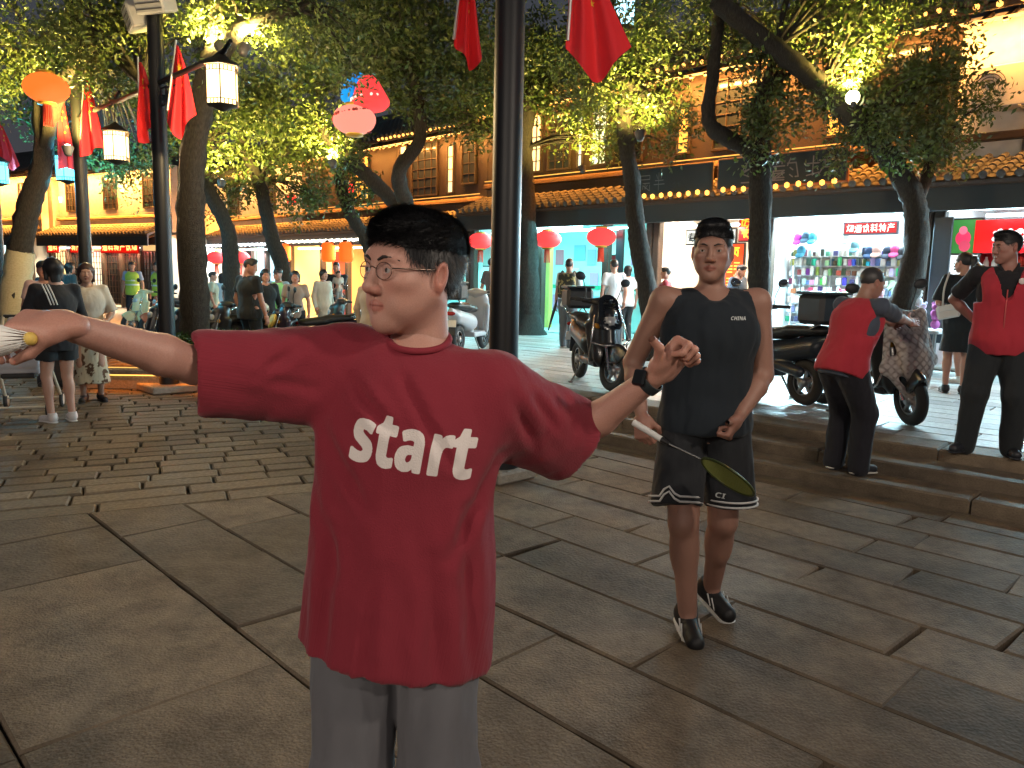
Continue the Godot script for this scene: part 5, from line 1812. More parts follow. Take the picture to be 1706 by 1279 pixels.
func build_houses():
	var lit := glow(Color(1.0, 0.72, 0.3), 1.3)
	var pale := glow(Color(0.75, 0.95, 0.85), 0.55)
	var amber := glow(Color(1.0, 0.5, 0.08), 0.9)
	var dim := mat(Color(0.03, 0.035, 0.04), 0.12)
	var cyan_wall := mat(Color(0.5, 0.8, 0.76), 0.6)
	var white_wall := mat(Color(0.75, 0.76, 0.76), 0.7)
	# right-hand house with the drinks cooler
	var h1 := shop("white-walled shop house with drinks cooler at the right end of the row", -0.5, 4.4, {"upper": mat_plaster, "light": Color(0.8, 0.95, 1.0), "tube": 20.0, "energy": 10.0, "strip": 22.0, "depth": 2.6, "height": 5.3, "wall": white_wall, "windows": [[1.6, 0.9, 3.9, 5.0, dim]]})
	box_part(h1, "gutter_pipe", Vector3(-1.45, 4.2, -0.53), Vector3(0.07, 2.4, 0.07), mat(Color(0.08, 0.07, 0.06), 0.6))
	var h2 := shop("brightly lit souvenir shop house under the dark signboard", -3.3, -0.5, {"light": Color(0.86, 0.97, 1.0), "tube": 40.0, "energy": 34.0, "lum": 6.0, "strip": 8.0, "sill": 2.5, "wall": white_wall, "depth": 2.4, "windows": [[-0.4, 0.55, 3.75, 5.1, amber, Vector2i(2, 4)], [0.6, 0.8, 3.75, 5.1, dim, Vector2i(3, 6)]]})
	var h3 := shop("narrow snack shop house with orange menu boards", -5.75, -3.3, {"light": Color(1.0, 0.9, 0.78), "tube": 14.0, "tube_c": Color(1, 0.93, 0.85), "energy": 10.0, "strip": 12.0, "sill": 3.0, "wall": mat(Color(0.7, 0.66, 0.6), 0.7), "depth": 2.2, "windows": [[-0.95, 0.34, 3.75, 4.7, amber, Vector2i(1, 4)], [0.3, 1.2, 3.75, 5.1, dim, Vector2i(4, 6)]]})
	var h4 := shop("cyan-lit shop house with red lanterns in its doorway", -11.4, -5.75, {"tube": 26.0, "tube_c": Color(0.5, 0.95, 1.0), "light": Color(0.62, 0.97, 1.0), "energy": 15.0, "lum": 4.0, "strip": 8.0, "sill": 3.0, "wall": cyan_wall, "depth": 2.6, "floor": mat(Color(0.4, 0.5, 0.5), 0.3), "posts": [-2.74, -0.35, 1.6, 2.74], "windows": [[-2.2, 0.5, 3.72, 5.1, lit, Vector2i(1, 6)], [-1.6, 0.4, 3.72, 5.1, pale, Vector2i(2, 5)], [-1.05, 0.4, 3.72, 5.1, lit, Vector2i(2, 5)], [-0.3, 0.75, 3.72, 5.1, dim, Vector2i(3, 6)], [0.35, 0.22, 3.72, 4.9, pale, Vector2i(1, 4)], [0.9, 0.5, 3.72, 5.1, pale, Vector2i(2, 5)], [1.7, 0.8, 3.72, 5.1, dim, Vector2i(3, 6)]]})
	var h5 := shop("timber shop house with lit upper window strips behind the boy's head", -15.4, -11.4, {"light": Color(0.5, 0.95, 1.0), "tube": 18.0, "energy": 10.0, "strip": 10.0, "sill": 4.0, "wall": cyan_wall, "at": row(-13.4, 0.0, 0), "windows": [[-1.6, 0.4, 3.7, 5.2, lit, Vector2i(1, 6)], [-0.6, 1.2, 3.7, 5.2, dim, Vector2i(4, 6)], [0.55, 0.32, 3.7, 5.0, lit, Vector2i(1, 4)], [1.3, 0.6, 3.9, 5.0, dim, Vector2i(2, 4)]]})
	var h6 := shop("warm-lit shop house with orange lanterns and a red door panel", -21.0, -15.4, {"tube": 26.0, "tube_c": Color(1.0, 0.88, 0.65), "light": Color(1.0, 0.82, 0.5), "energy": 30.0, "strip": 9.0, "sill": 5.0, "wall": mat(Color(0.8, 0.65, 0.4), 0.7), "at": row(-18.2, 0.0, 0), "posts": [-2.7, -0.6, 0.9, 2.7], "windows": [[-1.8, 0.9, 3.75, 5.1, dim, Vector2i(3, 5)], [1.0, 0.9, 3.75, 5.1, amber, Vector2i(3, 5)]]})
	var h7 := shop("pale-lit shop house with white light strings under its eave", -29.2, -21.0, {"tube": 36.0, "tube_c": Color(0.9, 0.96, 1.0), "light": Color(0.75, 0.95, 1.0), "energy": 36.0, "strip": 18.0, "sill": 14.0, "upper": mat_plaster, "wall": mat(Color(0.65, 0.6, 0.5), 0.7), "at": row(-25.1, 0.0, 0), "posts": [-3.9, -2.2, -0.7, 0.9, 2.4, 3.9], "windows": [[-3.2, 0.3, 3.7, 5.0, lit, Vector2i(1, 3)], [-1.2, 0.9, 3.7, 5.1, dim], [1.8, 0.9, 3.7, 5.1, dim]]})
	var y8 := deg_to_rad(-31.8)
	var h8 := shop("yellow-lit shop house with red scrolling signs at the street bend", -3.8, 3.8, {"tube": 36.0, "tube_c": Color(1.0, 0.88, 0.7), "light": Color(1.0, 0.85, 0.62), "energy": 36.0, "strip": 36.0, "sill": 24.0, "upper": mat_plaster, "wall": mat(Color(0.7, 0.6, 0.45), 0.7), "at": Vector3(-16.3, 0, -31), "yaw": y8, "posts": [-3.7, -2.4, -1.2, 0.1, 1.3, 2.5, 3.7], "windows": [[-2.8, 0.7, 3.8, 5.1, dim], [0.0, 0.9, 3.8, 5.1, dim], [2.6, 0.9, 3.8, 5.1, dim]]})
	var h9 := shop("far shop house at the left with a cold white shop window", -4.0, 4.0, {"light": Color(0.6, 0.95, 1.0), "energy": 20.0, "strip": 36.0, "sill": 24.0, "upper": mat_plaster, "at": Vector3(-23.4, 0, -34.6), "yaw": y8, "windows": [[-2, 0.6, 3.8, 5.0, lit], [2.6, 0.4, 3.7, 5.0, lit]]})
	for q in [[-2.0, 4.6], [0.9, 4.6], [-3.5, 4.3]]:
		# wall sconces washing the yellow house
		var m := MB.new()
		m.lathe([Vector2(0.05, -0.12), Vector2(0.07, 0.12)], 10, Transform3D(Basis(), Vector3(q[0], q[1], -0.5)))
		put(m, "wall_sconce", glow(Color(1.0, 0.7, 0.25), 4.0), h8)
		omni(Vector3(q[0], q[1] + 0.05, -0.42), Color(1.0, 0.62, 0.2), 0.6, 0.05, h8)
	# strings of bulbs
	var warm := Color(1.0, 0.42, 0.08)
	bulbs("warm bulbs along the upper eave of the white-walled house at right", h1, -2.4, 2.4, 5.24, 0.06, 0.3, warm, 2.2, 0.05)
	bulbs("warm bulbs along the upper eave above the souvenir shop", h2, -1.35, 1.35, 5.3, 0.06, 0.2, warm, 2.2, 0.042)
	bulbs("warm bulbs along the upper eave above the snack shop", h3, -1.2, 1.2, 5.3, 0.06, 0.2, warm, 2.2, 0.042)
	bulbs("warm bulbs along the upper eave above the cyan shop", h4, -2.8, 2.8, 5.3, 0.06, 0.2, warm, 2.2, 0.042)
	bulbs("warm bulbs along the upper eave beside the boy's head", h5, -1.95, 1.95, 5.3, 0.06, 0.2, warm, 2.2, 0.042)
	bulbs("big amber bulbs under the dark signboard with three characters", h2, -1.9, 0.25, 2.87, 0.58, 0.2, Color(1, 0.42, 0.06), 2.4, 0.05)
	bulbs("big amber bulbs under the snack shop's faint sign", h3, -1.2, 0.4, 2.85, 0.58, 0.2, Color(1, 0.42, 0.06), 2.4, 0.05)
	bulbs("dense white bulbs under the lower eave of the pale-lit house", h7, -4.0, 4.0, 2.45, 0.5, 0.12, Color(0.85, 0.95, 1.0), 4.0, 0.045)
	bulbs("dense cream bulbs under the lower eave of the house with orange lanterns", h6, -2.7, 2.7, 2.5, 0.5, 0.12, Color(1, 0.9, 0.7), 4.0, 0.045)
	# wavy white neon line and tube lamps over the cyan shop
	var nt := thing("neon_line", "wavy white neon line above the cyan shop front", "neon light", h4.position, ROW_YAW)
	var m := MB.new()
	var pts := []
	for i in 100: pts.append(Vector3(-2.7 + i * 0.04, 2.52 + 0.05 * sin(i * 1.05), 0.12))
	m.tube(pts, [0.014, 0.014], 5)
	put(m, "neon_tube", glow(Color(0.6, 0.95, 1.0), 4.0), nt)
	m = MB.new()
	m.box(Vector3(-0.3, 2.38, 0.02), Vector3(2.6, 0.05, 0.05), Basis(), 0.01)
	m.box(Vector3(1.9, 2.32, -0.02), Vector3(1.4, 0.04, 0.05), Basis(), 0.01)
	put(m, "tube_lamp", glow(Color(0.6, 0.95, 1.0), 5.0), nt)
	# signs; posters and notices glow too, shop light put into their faces
	var im := blank(700, 160, Color(0.018, 0.03, 0.045))
	han(im, "丝韵坊", Rect2(120, 20, 540, 120), Color(0.42, 0.36, 0.36), 0.03)
	sign_board("dark signboard with three faint characters above the souvenir shop", row(-2.8, 3.42, 0.52), ROW_YAW, Vector2(2.3, 0.5), im, 0.0, Color(0.28, 0.08, 0.02))
	im = blank(700, 160, Color(0.018, 0.03, 0.045))
	han(im, "属半", Rect2(40, 20, 260, 120), Color(0.4, 0.38, 0.38), 0.022)
	han(im, "吃面", Rect2(360, 90, 80, 36), Color(0.1, 0.14, 0.18), 0.03)
	sign_board("dark signboard with two thin characters above the snack shop", row(-4.95, 3.4, 0.52), ROW_YAW, Vector2(1.7, 0.48), im)
	im = blank(512, 96, Color(0.6, 0.03, 0.04))
	han(im, "烟酒饮料特产", Rect2(14, 10, 484, 76), Color(0.95, 0.9, 0.85), 0.06)
	sign_board("red sign with six white characters hung over the souvenir shelves", row(-1.54, 2.47, -0.29), ROW_YAW, Vector2(0.84, 0.17), im, 0.9, Color(0.1, 0.1, 0.12))
	im = blank(64, 128, Color(0.5, 0.0, 0.0))
	han(im, "吃", Rect2(4, 6, 56, 56), Color(1, 0.5, 0.1), 0.07)
	han(im, "面", Rect2(4, 64, 56, 56), Color(1, 0.5, 0.1), 0.07)
	sign_board("small red light-up sign on the post beside the snack shop", row(-3.62, 2.5, 0.03), ROW_YAW, Vector2(0.26, 0.42), im, 2.2, Color(0.05, 0.01, 0.01))
	im = blank(256, 320, Color(0.9, 0.25, 0.05))
	han(im, "吃看面", Rect2(20, 14, 216, 60), Color(1, 0.85, 0.2), 0.07)
	for i in 12: for x in 5:
		if (i * 7 + x * 3) % 4 != 0: im.fill_rect(Rect2i(20 + x * 45, 90 + i * 19, 36, 7), Color(1, 0.75, 0.3))
	sign_board("orange menu board with yellow lines of print in the snack shop", row(-4.35, 1.75, -0.45), ROW_YAW, Vector2(0.85, 1.0), im, 0.8)
	im = blank(256, 64, Color(0.85, 0.85, 0.82))
	han(im, "看哈哈吃吃", Rect2(6, 10, 244, 44), Color(0.08, 0.1, 0.12), 0.05)
	sign_board("white sign with dark characters over the menu board", row(-4.7, 2.4, -0.5), ROW_YAW, Vector2(1.1, 0.26), im, 0.5)
	im = blank(128, 128, Color(0.45, 0.06, 0.08))
	for i in 4: im.fill_rect(Rect2i(20, 26 + i * 22, 88, 9), Color(0.85, 0.7, 0.6))
	sign_board("small maroon notice on the glass of the cyan shop", row(-7.0, 1.85, -0.32), ROW_YAW, Vector2(0.38, 0.36), im, 0.3)
	im = blank(128, 160, Color(0.75, 0.8, 0.2))
	for i in 6: im.fill_rect(Rect2i(14, 20 + i * 20, 100, 6), Color(0.3, 0.5, 0.3))
	sign_board("yellow poster on the wall of the cyan shop", row(-7.25, 2.25, -0.34), ROW_YAW, Vector2(0.32, 0.42), im, 0.3)
	im = blank(128, 160, Color(0.55, 0.85, 0.82))
	sign_board("empty dark-framed board on the cyan shop wall", row(-11.0, 2.1, -0.32), ROW_YAW, Vector2(0.42, 0.6), im, 0.2)
	for q in [[-2.9, 0.85, "red light-up sign on the left of the yellow house", "酒料"], [-0.85, 1.5, "middle red light-up sign on the yellow house", "特产饮烟"], [1.75, 2.4, "longest red light-up sign at the right of the yellow house", "酒料特产饮烟"]]:
		im = blank(int(q[1] * 200), 80, Color(0.55, 0.02, 0.0))
		han(im, q[3], Rect2(12, 14, q[1] * 200 - 24, 52), Color(1.0, 0.75, 0.4), 0.07)
		sign_board(q[2], Vector3(-16.3, 0, -31) + Basis(Vector3.UP, y8) * Vector3(q[0], 2.32, 0.25), y8, Vector2(q[1], 0.42), im, 2.0, Color(0.3, 0.0, 0.0))
	# cyan shop fittings
	box_part(h4, "green_band", Vector3(-0.2, 1.02, -2.7), Vector3(5.2, 0.1, 0.04), mat(Color(0.02, 0.4, 0.22), 0.5))
	box_part(h4, "glass_door", Vector3(-1.2, 1.15, -0.3), Vector3(1.0, 2.2, 0.03), cyan_wall)
	box_part(h4, "door_bar", Vector3(-1.2, 1.05, -0.26), Vector3(0.8, 0.05, 0.03), mat(Color(0.4, 0.15, 0.12), 0.5))
	box_part(h4, "couplet_board", Vector3(-1.95, 1.25, -0.12), Vector3(0.24, 2.1, 0.05), mat(Color(0.02, 0.03, 0.035), 0.4))
	box_part(h4, "couplet_board", Vector3(1.95, 1.25, -0.12), Vector3(0.2, 2.1, 0.05), mat(Color(0.02, 0.03, 0.035), 0.4))
	box_part(h4, "counter", Vector3(1.4, 0.5, -1.6), Vector3(1.8, 0.9, 0.6), mat(Color(0.35, 0.6, 0.55), 0.5))
	box_part(h4, "yellow_pillar", Vector3(-0.75, 1.3, -0.8), Vector3(0.14, 2.5, 0.14), mat(Color(0.6, 0.5, 0.12), 0.5))
	for k in 24: box_part(h4, "poster", Vector3(-2.3 + (k % 8) * 0.62 + 0.1 * (k % 3), 0.6 + (k / 8) * 0.6 + 0.12 * (k % 2), -2.7), Vector3(0.3 + 0.1 * (k % 2), 0.4, 0.02), mat([Color(0.5, 0.3, 0.5), Color(0.2, 0.5, 0.6), Color(0.7, 0.75, 0.7), Color(0.6, 0.2, 0.25), Color(0.25, 0.4, 0.6)][(k * 3) % 5], 0.5))
	# warm shop: red door panel, counter and shelf back glow, light put into their material
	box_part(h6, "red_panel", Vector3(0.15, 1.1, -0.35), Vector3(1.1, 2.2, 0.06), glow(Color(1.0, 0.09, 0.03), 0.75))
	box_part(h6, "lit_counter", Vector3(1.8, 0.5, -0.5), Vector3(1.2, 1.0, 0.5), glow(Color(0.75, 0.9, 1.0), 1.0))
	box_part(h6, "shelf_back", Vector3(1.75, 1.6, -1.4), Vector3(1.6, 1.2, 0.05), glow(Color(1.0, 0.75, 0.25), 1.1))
	for k in 3: box_part(h6, "shelf", Vector3(1.75, 1.15 + k * 0.4, -1.28), Vector3(1.6, 0.04, 0.2), mat(Color(0.4, 0.15, 0.05), 0.5))
	# yellow house: lattice doors
	for k in 6:
		window(h8, -3.05 + k * 1.22, 1.0, 0.1, 2.2, -0.2, [lit, dim, glow(Color(1, 0.85, 0.6), 1.0), dim, dim, mat(Color(0.12, 0.13, 0.15), 0.3)][k], Vector2i(5, 9))
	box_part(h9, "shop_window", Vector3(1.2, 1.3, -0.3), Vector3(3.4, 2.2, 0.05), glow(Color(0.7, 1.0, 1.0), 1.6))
	for k in 5: box_part(h7, "wall_panel", Vector3(-3.1 + k * 1.55, 1.25, -0.5), Vector3(1.3, 2.4, 0.06), [mat(Color(0.55, 0.42, 0.3), 0.7), glow(Color(1.0, 0.9, 0.6), 0.5), mat(Color(0.6, 0.5, 0.4), 0.7), glow(Color(0.55, 0.9, 1.0), 0.8), glow(Color(0.5, 0.85, 1.0), 0.8)][k])  # some panels glow, lamp light put into their material
	# drinks cooler and posters in the right-hand house
	var cool := thing("drinks_cooler", "red-topped drinks cooler with bottles on its shelves", "cooler", row(0.62, 0.28, -0.55), ROW_YAW)
	box_part(cool, "cabinet", Vector3(0, 0.95, -0.2), Vector3(1.15, 1.9, 0.06), mat(Color(0.6, 0.02, 0.03), 0.4))
	for s: float in [-1.0, 1.0]: box_part(cool, "side_panel", Vector3(0.56 * s, 0.95, 0.05), Vector3(0.04, 1.9, 0.45), mat(Color(0.6, 0.02, 0.03), 0.4))
	im = blank(256, 128, Color(0.85, 0.02, 0.05))
	for k in 5: stroke(im, Vector2(60 + k * 28, 76), Vector2(74 + k * 28, 44), 9, Color(1, 0.95, 0.95)); stroke(im, Vector2(60 + k * 28, 50), Vector2(84 + k * 28, 78), 7, Color(1, 0.95, 0.95))
	var cm := MB.new()
	cm.quad(Vector3(-0.58, 1.78, 0.31), Vector3(0.58, 1.78, 0.31), Vector3(0.58, 2.25, 0.31), Vector3(-0.58, 2.25, 0.31))
	put(cm, "lit_header", picture(im, 0.4, 0.9), cool)
	box_part(cool, "header_box", Vector3(0, 2.015, 0.04), Vector3(1.18, 0.49, 0.52), mat(Color(0.6, 0.02, 0.03), 0.4))
	for k in 4:
		box_part(cool, "shelf", Vector3(0, 0.25 + k * 0.4, 0.04), Vector3(1.08, 0.03, 0.42), mat(Color(0.7, 0.7, 0.7), 0.4))
		for j in 9:
			var b := MB.new()
			b.lathe([Vector2(0.0, 0.0), Vector2(0.042, 0.0), Vector2(0.042, 0.17), Vector2(0.018, 0.22), Vector2(0.018, 0.25), Vector2(0.0, 0.25)], 8)
			var bt := put(b, "bottle", mat([Color(0.6, 0.08, 0.05), Color(0.7, 0.35, 0.05), Color(0.1, 0.4, 0.15), Color(0.7, 0.7, 0.65)][(k + j / 3) % 4], 0.25), null)
			bt.position = row(0.62 - 0.45 + j * 0.112, 0.28 + 0.27 + k * 0.4, -0.45)
			tag(bt, "%s bottle, number %s from the left on the %s shelf of the drinks cooler" % [["red", "amber", "green", "white"][(k + j / 3) % 4], ["one", "two", "three", "four", "five", "six", "seven", "eight", "nine"][j], ["lowest", "second", "third", "top"][k]], "bottle", "bottles in the drinks cooler")
	im = blank(128, 128, Color(0.2, 0.45, 0.2))
	blot(im, Vector2(62, 70), 30, Color(0.8, 0.2, 0.35)); blot(im, Vector2(60, 40), 16, Color(0.85, 0.4, 0.5)); blot(im, Vector2(70, 100), 22, Color(0.75, 0.25, 0.35))
	sign_board("green poster with a pink figure beside the drinks cooler", row(-0.12, 2.3, -0.28), ROW_YAW, Vector2(0.46, 0.5), im, 0.7)
	im = blank(128, 128, Color(0.92, 0.92, 0.92))
	for k in 3: im.fill_rect(Rect2i(34, 44 + k * 16, 60, 9), Color(0.1, 0.1, 0.12))
	sign_board("white board with a dark emblem below the green poster", row(-0.1, 1.85, -0.22), ROW_YAW, Vector2(0.42, 0.34), im, 0.6)
	box_part(h1, "couplet_board", Vector3(-2.28, 1.35, -0.02), Vector3(0.26, 1.9, 0.05), mat(Color(0.02, 0.03, 0.04), 0.4))
	box_part(h1, "tube_lamp", Vector3(-1.4, 2.42, -0.15), Vector3(1.8, 0.05, 0.06), glow(Color(0.7, 0.95, 1.0), 5.0))
	# air conditioner on the white wall
	var ac := thing("air_conditioner", "white air conditioner unit bracketed to the upper white wall", "air conditioner", row(0.15, 4.15, -0.6), ROW_YAW)
	box_part(ac, "casing", Vector3(0, 0.3, 0.2), Vector3(0.85, 0.6, 0.34), mat(Color(0.55, 0.53, 0.5), 0.6), 0.02)
	m = MB.new()
	for k in 5: m.lathe([Vector2(0.04 + k * 0.045, 0), Vector2(0.052 + k * 0.045, 0.012)], 20, Transform3D(Basis(Vector3(1, 0, 0), PI / 2), Vector3(-0.12, 0.3, 0.375)))
	put(m, "fan_grille", mat(Color(0.06, 0.06, 0.06), 0.6), ac)
	for s: float in [-1.0, 1.0]: box_part(ac, "bracket", Vector3(0.3 * s, -0.02, 0.18), Vector3(0.04, 0.04, 0.4), mat(Color(0.2, 0.2, 0.2), 0.5))
	goods()

func goods():
	# souvenirs in the bright shop: hats on the wall, racks of small packets, toys on a table
	var hatc := [Color(0.5, 0.05, 0.4), Color(0.05, 0.1, 0.16), Color(0.05, 0.3, 0.4), Color(0.04, 0.2, 0.28), Color(0.02, 0.05, 0.12), Color(0.6, 0.35, 0.3), Color(0.03, 0.04, 0.07), Color(0.6, 0.06, 0.2), Color(0.05, 0.05, 0.06), Color(0.05, 0.2, 0.35), Color(0.7, 0.7, 0.68), Color(0.15, 0.3, 0.35)]
	var hatn := ["purple", "dark navy", "teal", "deep teal", "midnight blue", "peach", "blue-black", "crimson", "black", "steel blue", "white", "grey-teal"]
	var hatp := [[-3.0, 2.35], [-2.85, 2.38], [-2.72, 2.36], [-2.92, 2.12], [-1.7, 2.1], [-1.58, 2.12], [-1.4, 2.1], [-1.28, 2.12], [-1.16, 2.08], [-0.85, 2.4], [-2.1, 2.35], [-1.95, 2.2]]
	for i in 12:
		var t := thing("sun_hat", "%s cap hung on the wall of the souvenir shop" % hatn[i], "hat", row(hatp[i][0], hatp[i][1], -0.75), ROW_YAW, "hats on the souvenir shop wall")
		var m := MB.new()
		m.ell(Vector3(0, 0, 0.02), Vector3(0.085, 0.1, 0.06), Basis(), 12)
		put(m, "crown", mat(hatc[i], 0.8), t)
		m = MB.new()
		m.ell(Vector3(0, -0.07, 0.07), Vector3(0.085, 0.03, 0.08), Basis(Vector3(1, 0, 0), 0.7), 10)
		put(m, "brim", mat(hatc[i], 0.8), t)
	var rack := thing("display_rack", "white wire display wall filled with small souvenirs", "rack", row(-1.9, 0.28, -0.9), ROW_YAW)
	var m := MB.new()
	m.box(Vector3(0, 1.15, -0.06), Vector3(2.5, 2.3, 0.04))
	put(m, "backing", mat(Color(0.75, 0.77, 0.78), 0.6), rack)
	m = MB.new()
	for k in 8: m.box(Vector3(0, 0.55 + k * 0.17, 0.05), Vector3(2.45, 0.012, 0.2))
	for k in 14: m.box(Vector3(-1.2 + k * 0.185, 1.1, 0.15), Vector3(0.01, 1.3, 0.01))
	put(m, "wire_grid", mat(Color(0.6, 0.62, 0.65), 0.3, 0.7), rack)
	# small packets nobody could count
	var xs: Array[Transform3D] = []
	var cs: Array[Color] = []
	var r := RandomNumberGenerator.new()
	r.seed = 3
	for k in 8:
		for j in 30:
			if r.randf() < 0.12: continue
			var s := Vector3(r.randf_range(0.05, 0.09), r.randf_range(0.07, 0.15), 0.04)
			xs.append(Transform3D(Basis(Vector3.UP, ROW_YAW + r.randf_range(-0.2, 0.2)) * Basis.from_scale(s), row(-1.9 - 1.2 + j * 0.082, 0.28 + 0.56 + k * 0.17 + s.y * 0.5, -0.8 + r.randf() * 0.08)))
			var hue := r.randf()
			var c := Color.from_hsv(hue, r.randf_range(0.1, 0.8), r.randf_range(0.2, 0.85)).srgb_to_linear()
			if r.randf() < 0.35: c = Color(0.7, 0.66, 0.6)
			cs.append(c)
	var mm := MultiMesh.new()
	mm.transform_format = MultiMesh.TRANSFORM_3D
	mm.use_colors = true
	var bx := MB.new()
	bx.box(Vector3.ZERO, Vector3.ONE, Basis(), 0.12)
	mm.mesh = bx.mesh()
	mm.instance_count = xs.size()
	for i in xs.size():
		mm.set_instance_transform(i, xs[i]); mm.set_instance_color(i, cs[i])
	var g := MultiMeshInstance3D.new()
	g.multimesh = mm
	g.name = "souvenir_packets"
	var gm := StandardMaterial3D.new()
	gm.vertex_color_use_as_albedo = true; gm.roughness = 0.4
	g.material_override = gm
	add_child(g)
	tag(g, "mass of small coloured souvenir packets on the wire display wall", "souvenirs")
	g.set_meta("kind", "stuff")
	# hanging little shirts
	for k in 4:
		var t := thing("small_shirt", "%s small shirt hung at the right of the souvenir wall" % ["red", "blue and white", "pink", "pale green"][k], "shirt", row([-0.72, -0.9, -1.05, -1.2][k], 1.55 - 0.1 * (k % 2), -0.72), ROW_YAW, "small shirts in the souvenir shop")
		var p := PackedVector2Array([Vector2(-0.07, -0.16), Vector2(0.07, -0.16), Vector2(0.075, 0.05), Vector2(0.12, 0.0), Vector2(0.15, 0.06), Vector2(0.06, 0.16), Vector2(0.025, 0.15), Vector2(-0.025, 0.15), Vector2(-0.06, 0.16), Vector2(-0.15, 0.06), Vector2(-0.12, 0.0), Vector2(-0.075, 0.05)])
		var b := MB.new()
		b.prism(p, 0.04, Transform3D(), 0.008)
		put(b, "shirt_cloth", mat([Color(0.6, 0.03, 0.05), Color(0.1, 0.25, 0.5), Color(0.65, 0.25, 0.35), Color(0.4, 0.55, 0.35)][k], 0.85), t)
		b = MB.new()
		b.tube([Vector3(-0.05, 0.15, 0), Vector3(0, 0.19, 0), Vector3(0.05, 0.15, 0)], [0.005, 0.005], 4)
		put(b, "hanger", mat(Color(0.5, 0.5, 0.5), 0.4, 0.7), t)
	# toy table in front
	var tb := thing("toy_table", "low stall table heaped with toys beside the souvenir shop", "table", row(-0.75, 0.28, 0.75), ROW_YAW)
	box_part(tb, "table_top", Vector3(0, 0.62, 0), Vector3(1.7, 0.05, 0.7), mat(Color(0.5, 0.5, 0.52), 0.5), 0.01)
	for s in [Vector2(-1, -1), Vector2(1, -1), Vector2(-1, 1), Vector2(1, 1)]: box_part(tb, "leg", Vector3(0.78 * s.x, 0.3, 0.28 * s.y), Vector3(0.04, 0.6, 0.04), mat(Color(0.3, 0.3, 0.3), 0.4, 0.5))
	var tc := [Color(0.65, 0.08, 0.15), Color(0.75, 0.75, 0.72), Color(0.1, 0.2, 0.55), Color(0.7, 0.4, 0.45), Color(0.5, 0.35, 0.25), Color(0.65, 0.05, 0.08), Color(0.6, 0.6, 0.65), Color(0.45, 0.1, 0.3)]
	for i in 24:
		var t := thing("plush_toy", "%s plush toy in the %s layer of the heap on the stall table" % [["red", "white", "blue", "pink", "brown", "scarlet", "grey", "plum"][i % 8], ["bottom", "middle", "top"][i / 8]], "toy", row(-1.5 + (i % 8) * 0.2 + r.randf() * 0.05, 0.28 + 0.645 + 0.16 * (i / 8), 0.62 + r.randf() * 0.25), ROW_YAW + r.randf_range(-0.8, 0.8), "plush toys on the stall table")
		var mt := mat(tc[i % 8], 0.95)
		var b := MB.new()
		b.ell(Vector3(0, 0.07, 0), Vector3(0.065, 0.07, 0.06), Basis(), 10)
		put(b, "toy_body", mt, t)
		b = MB.new()
		b.ell(Vector3(0, 0.17, 0.01), Vector3(0.055, 0.05, 0.05), Basis(), 10)
		put(b, "toy_head", mt, t)
		for s: float in [-1.0, 1.0]:
			b = MB.new()
			b.ell(Vector3(0.04 * s, 0.215, 0), Vector3(0.02, 0.024, 0.014), Basis(), 6)
			put(b, "toy_ear", mt, t)

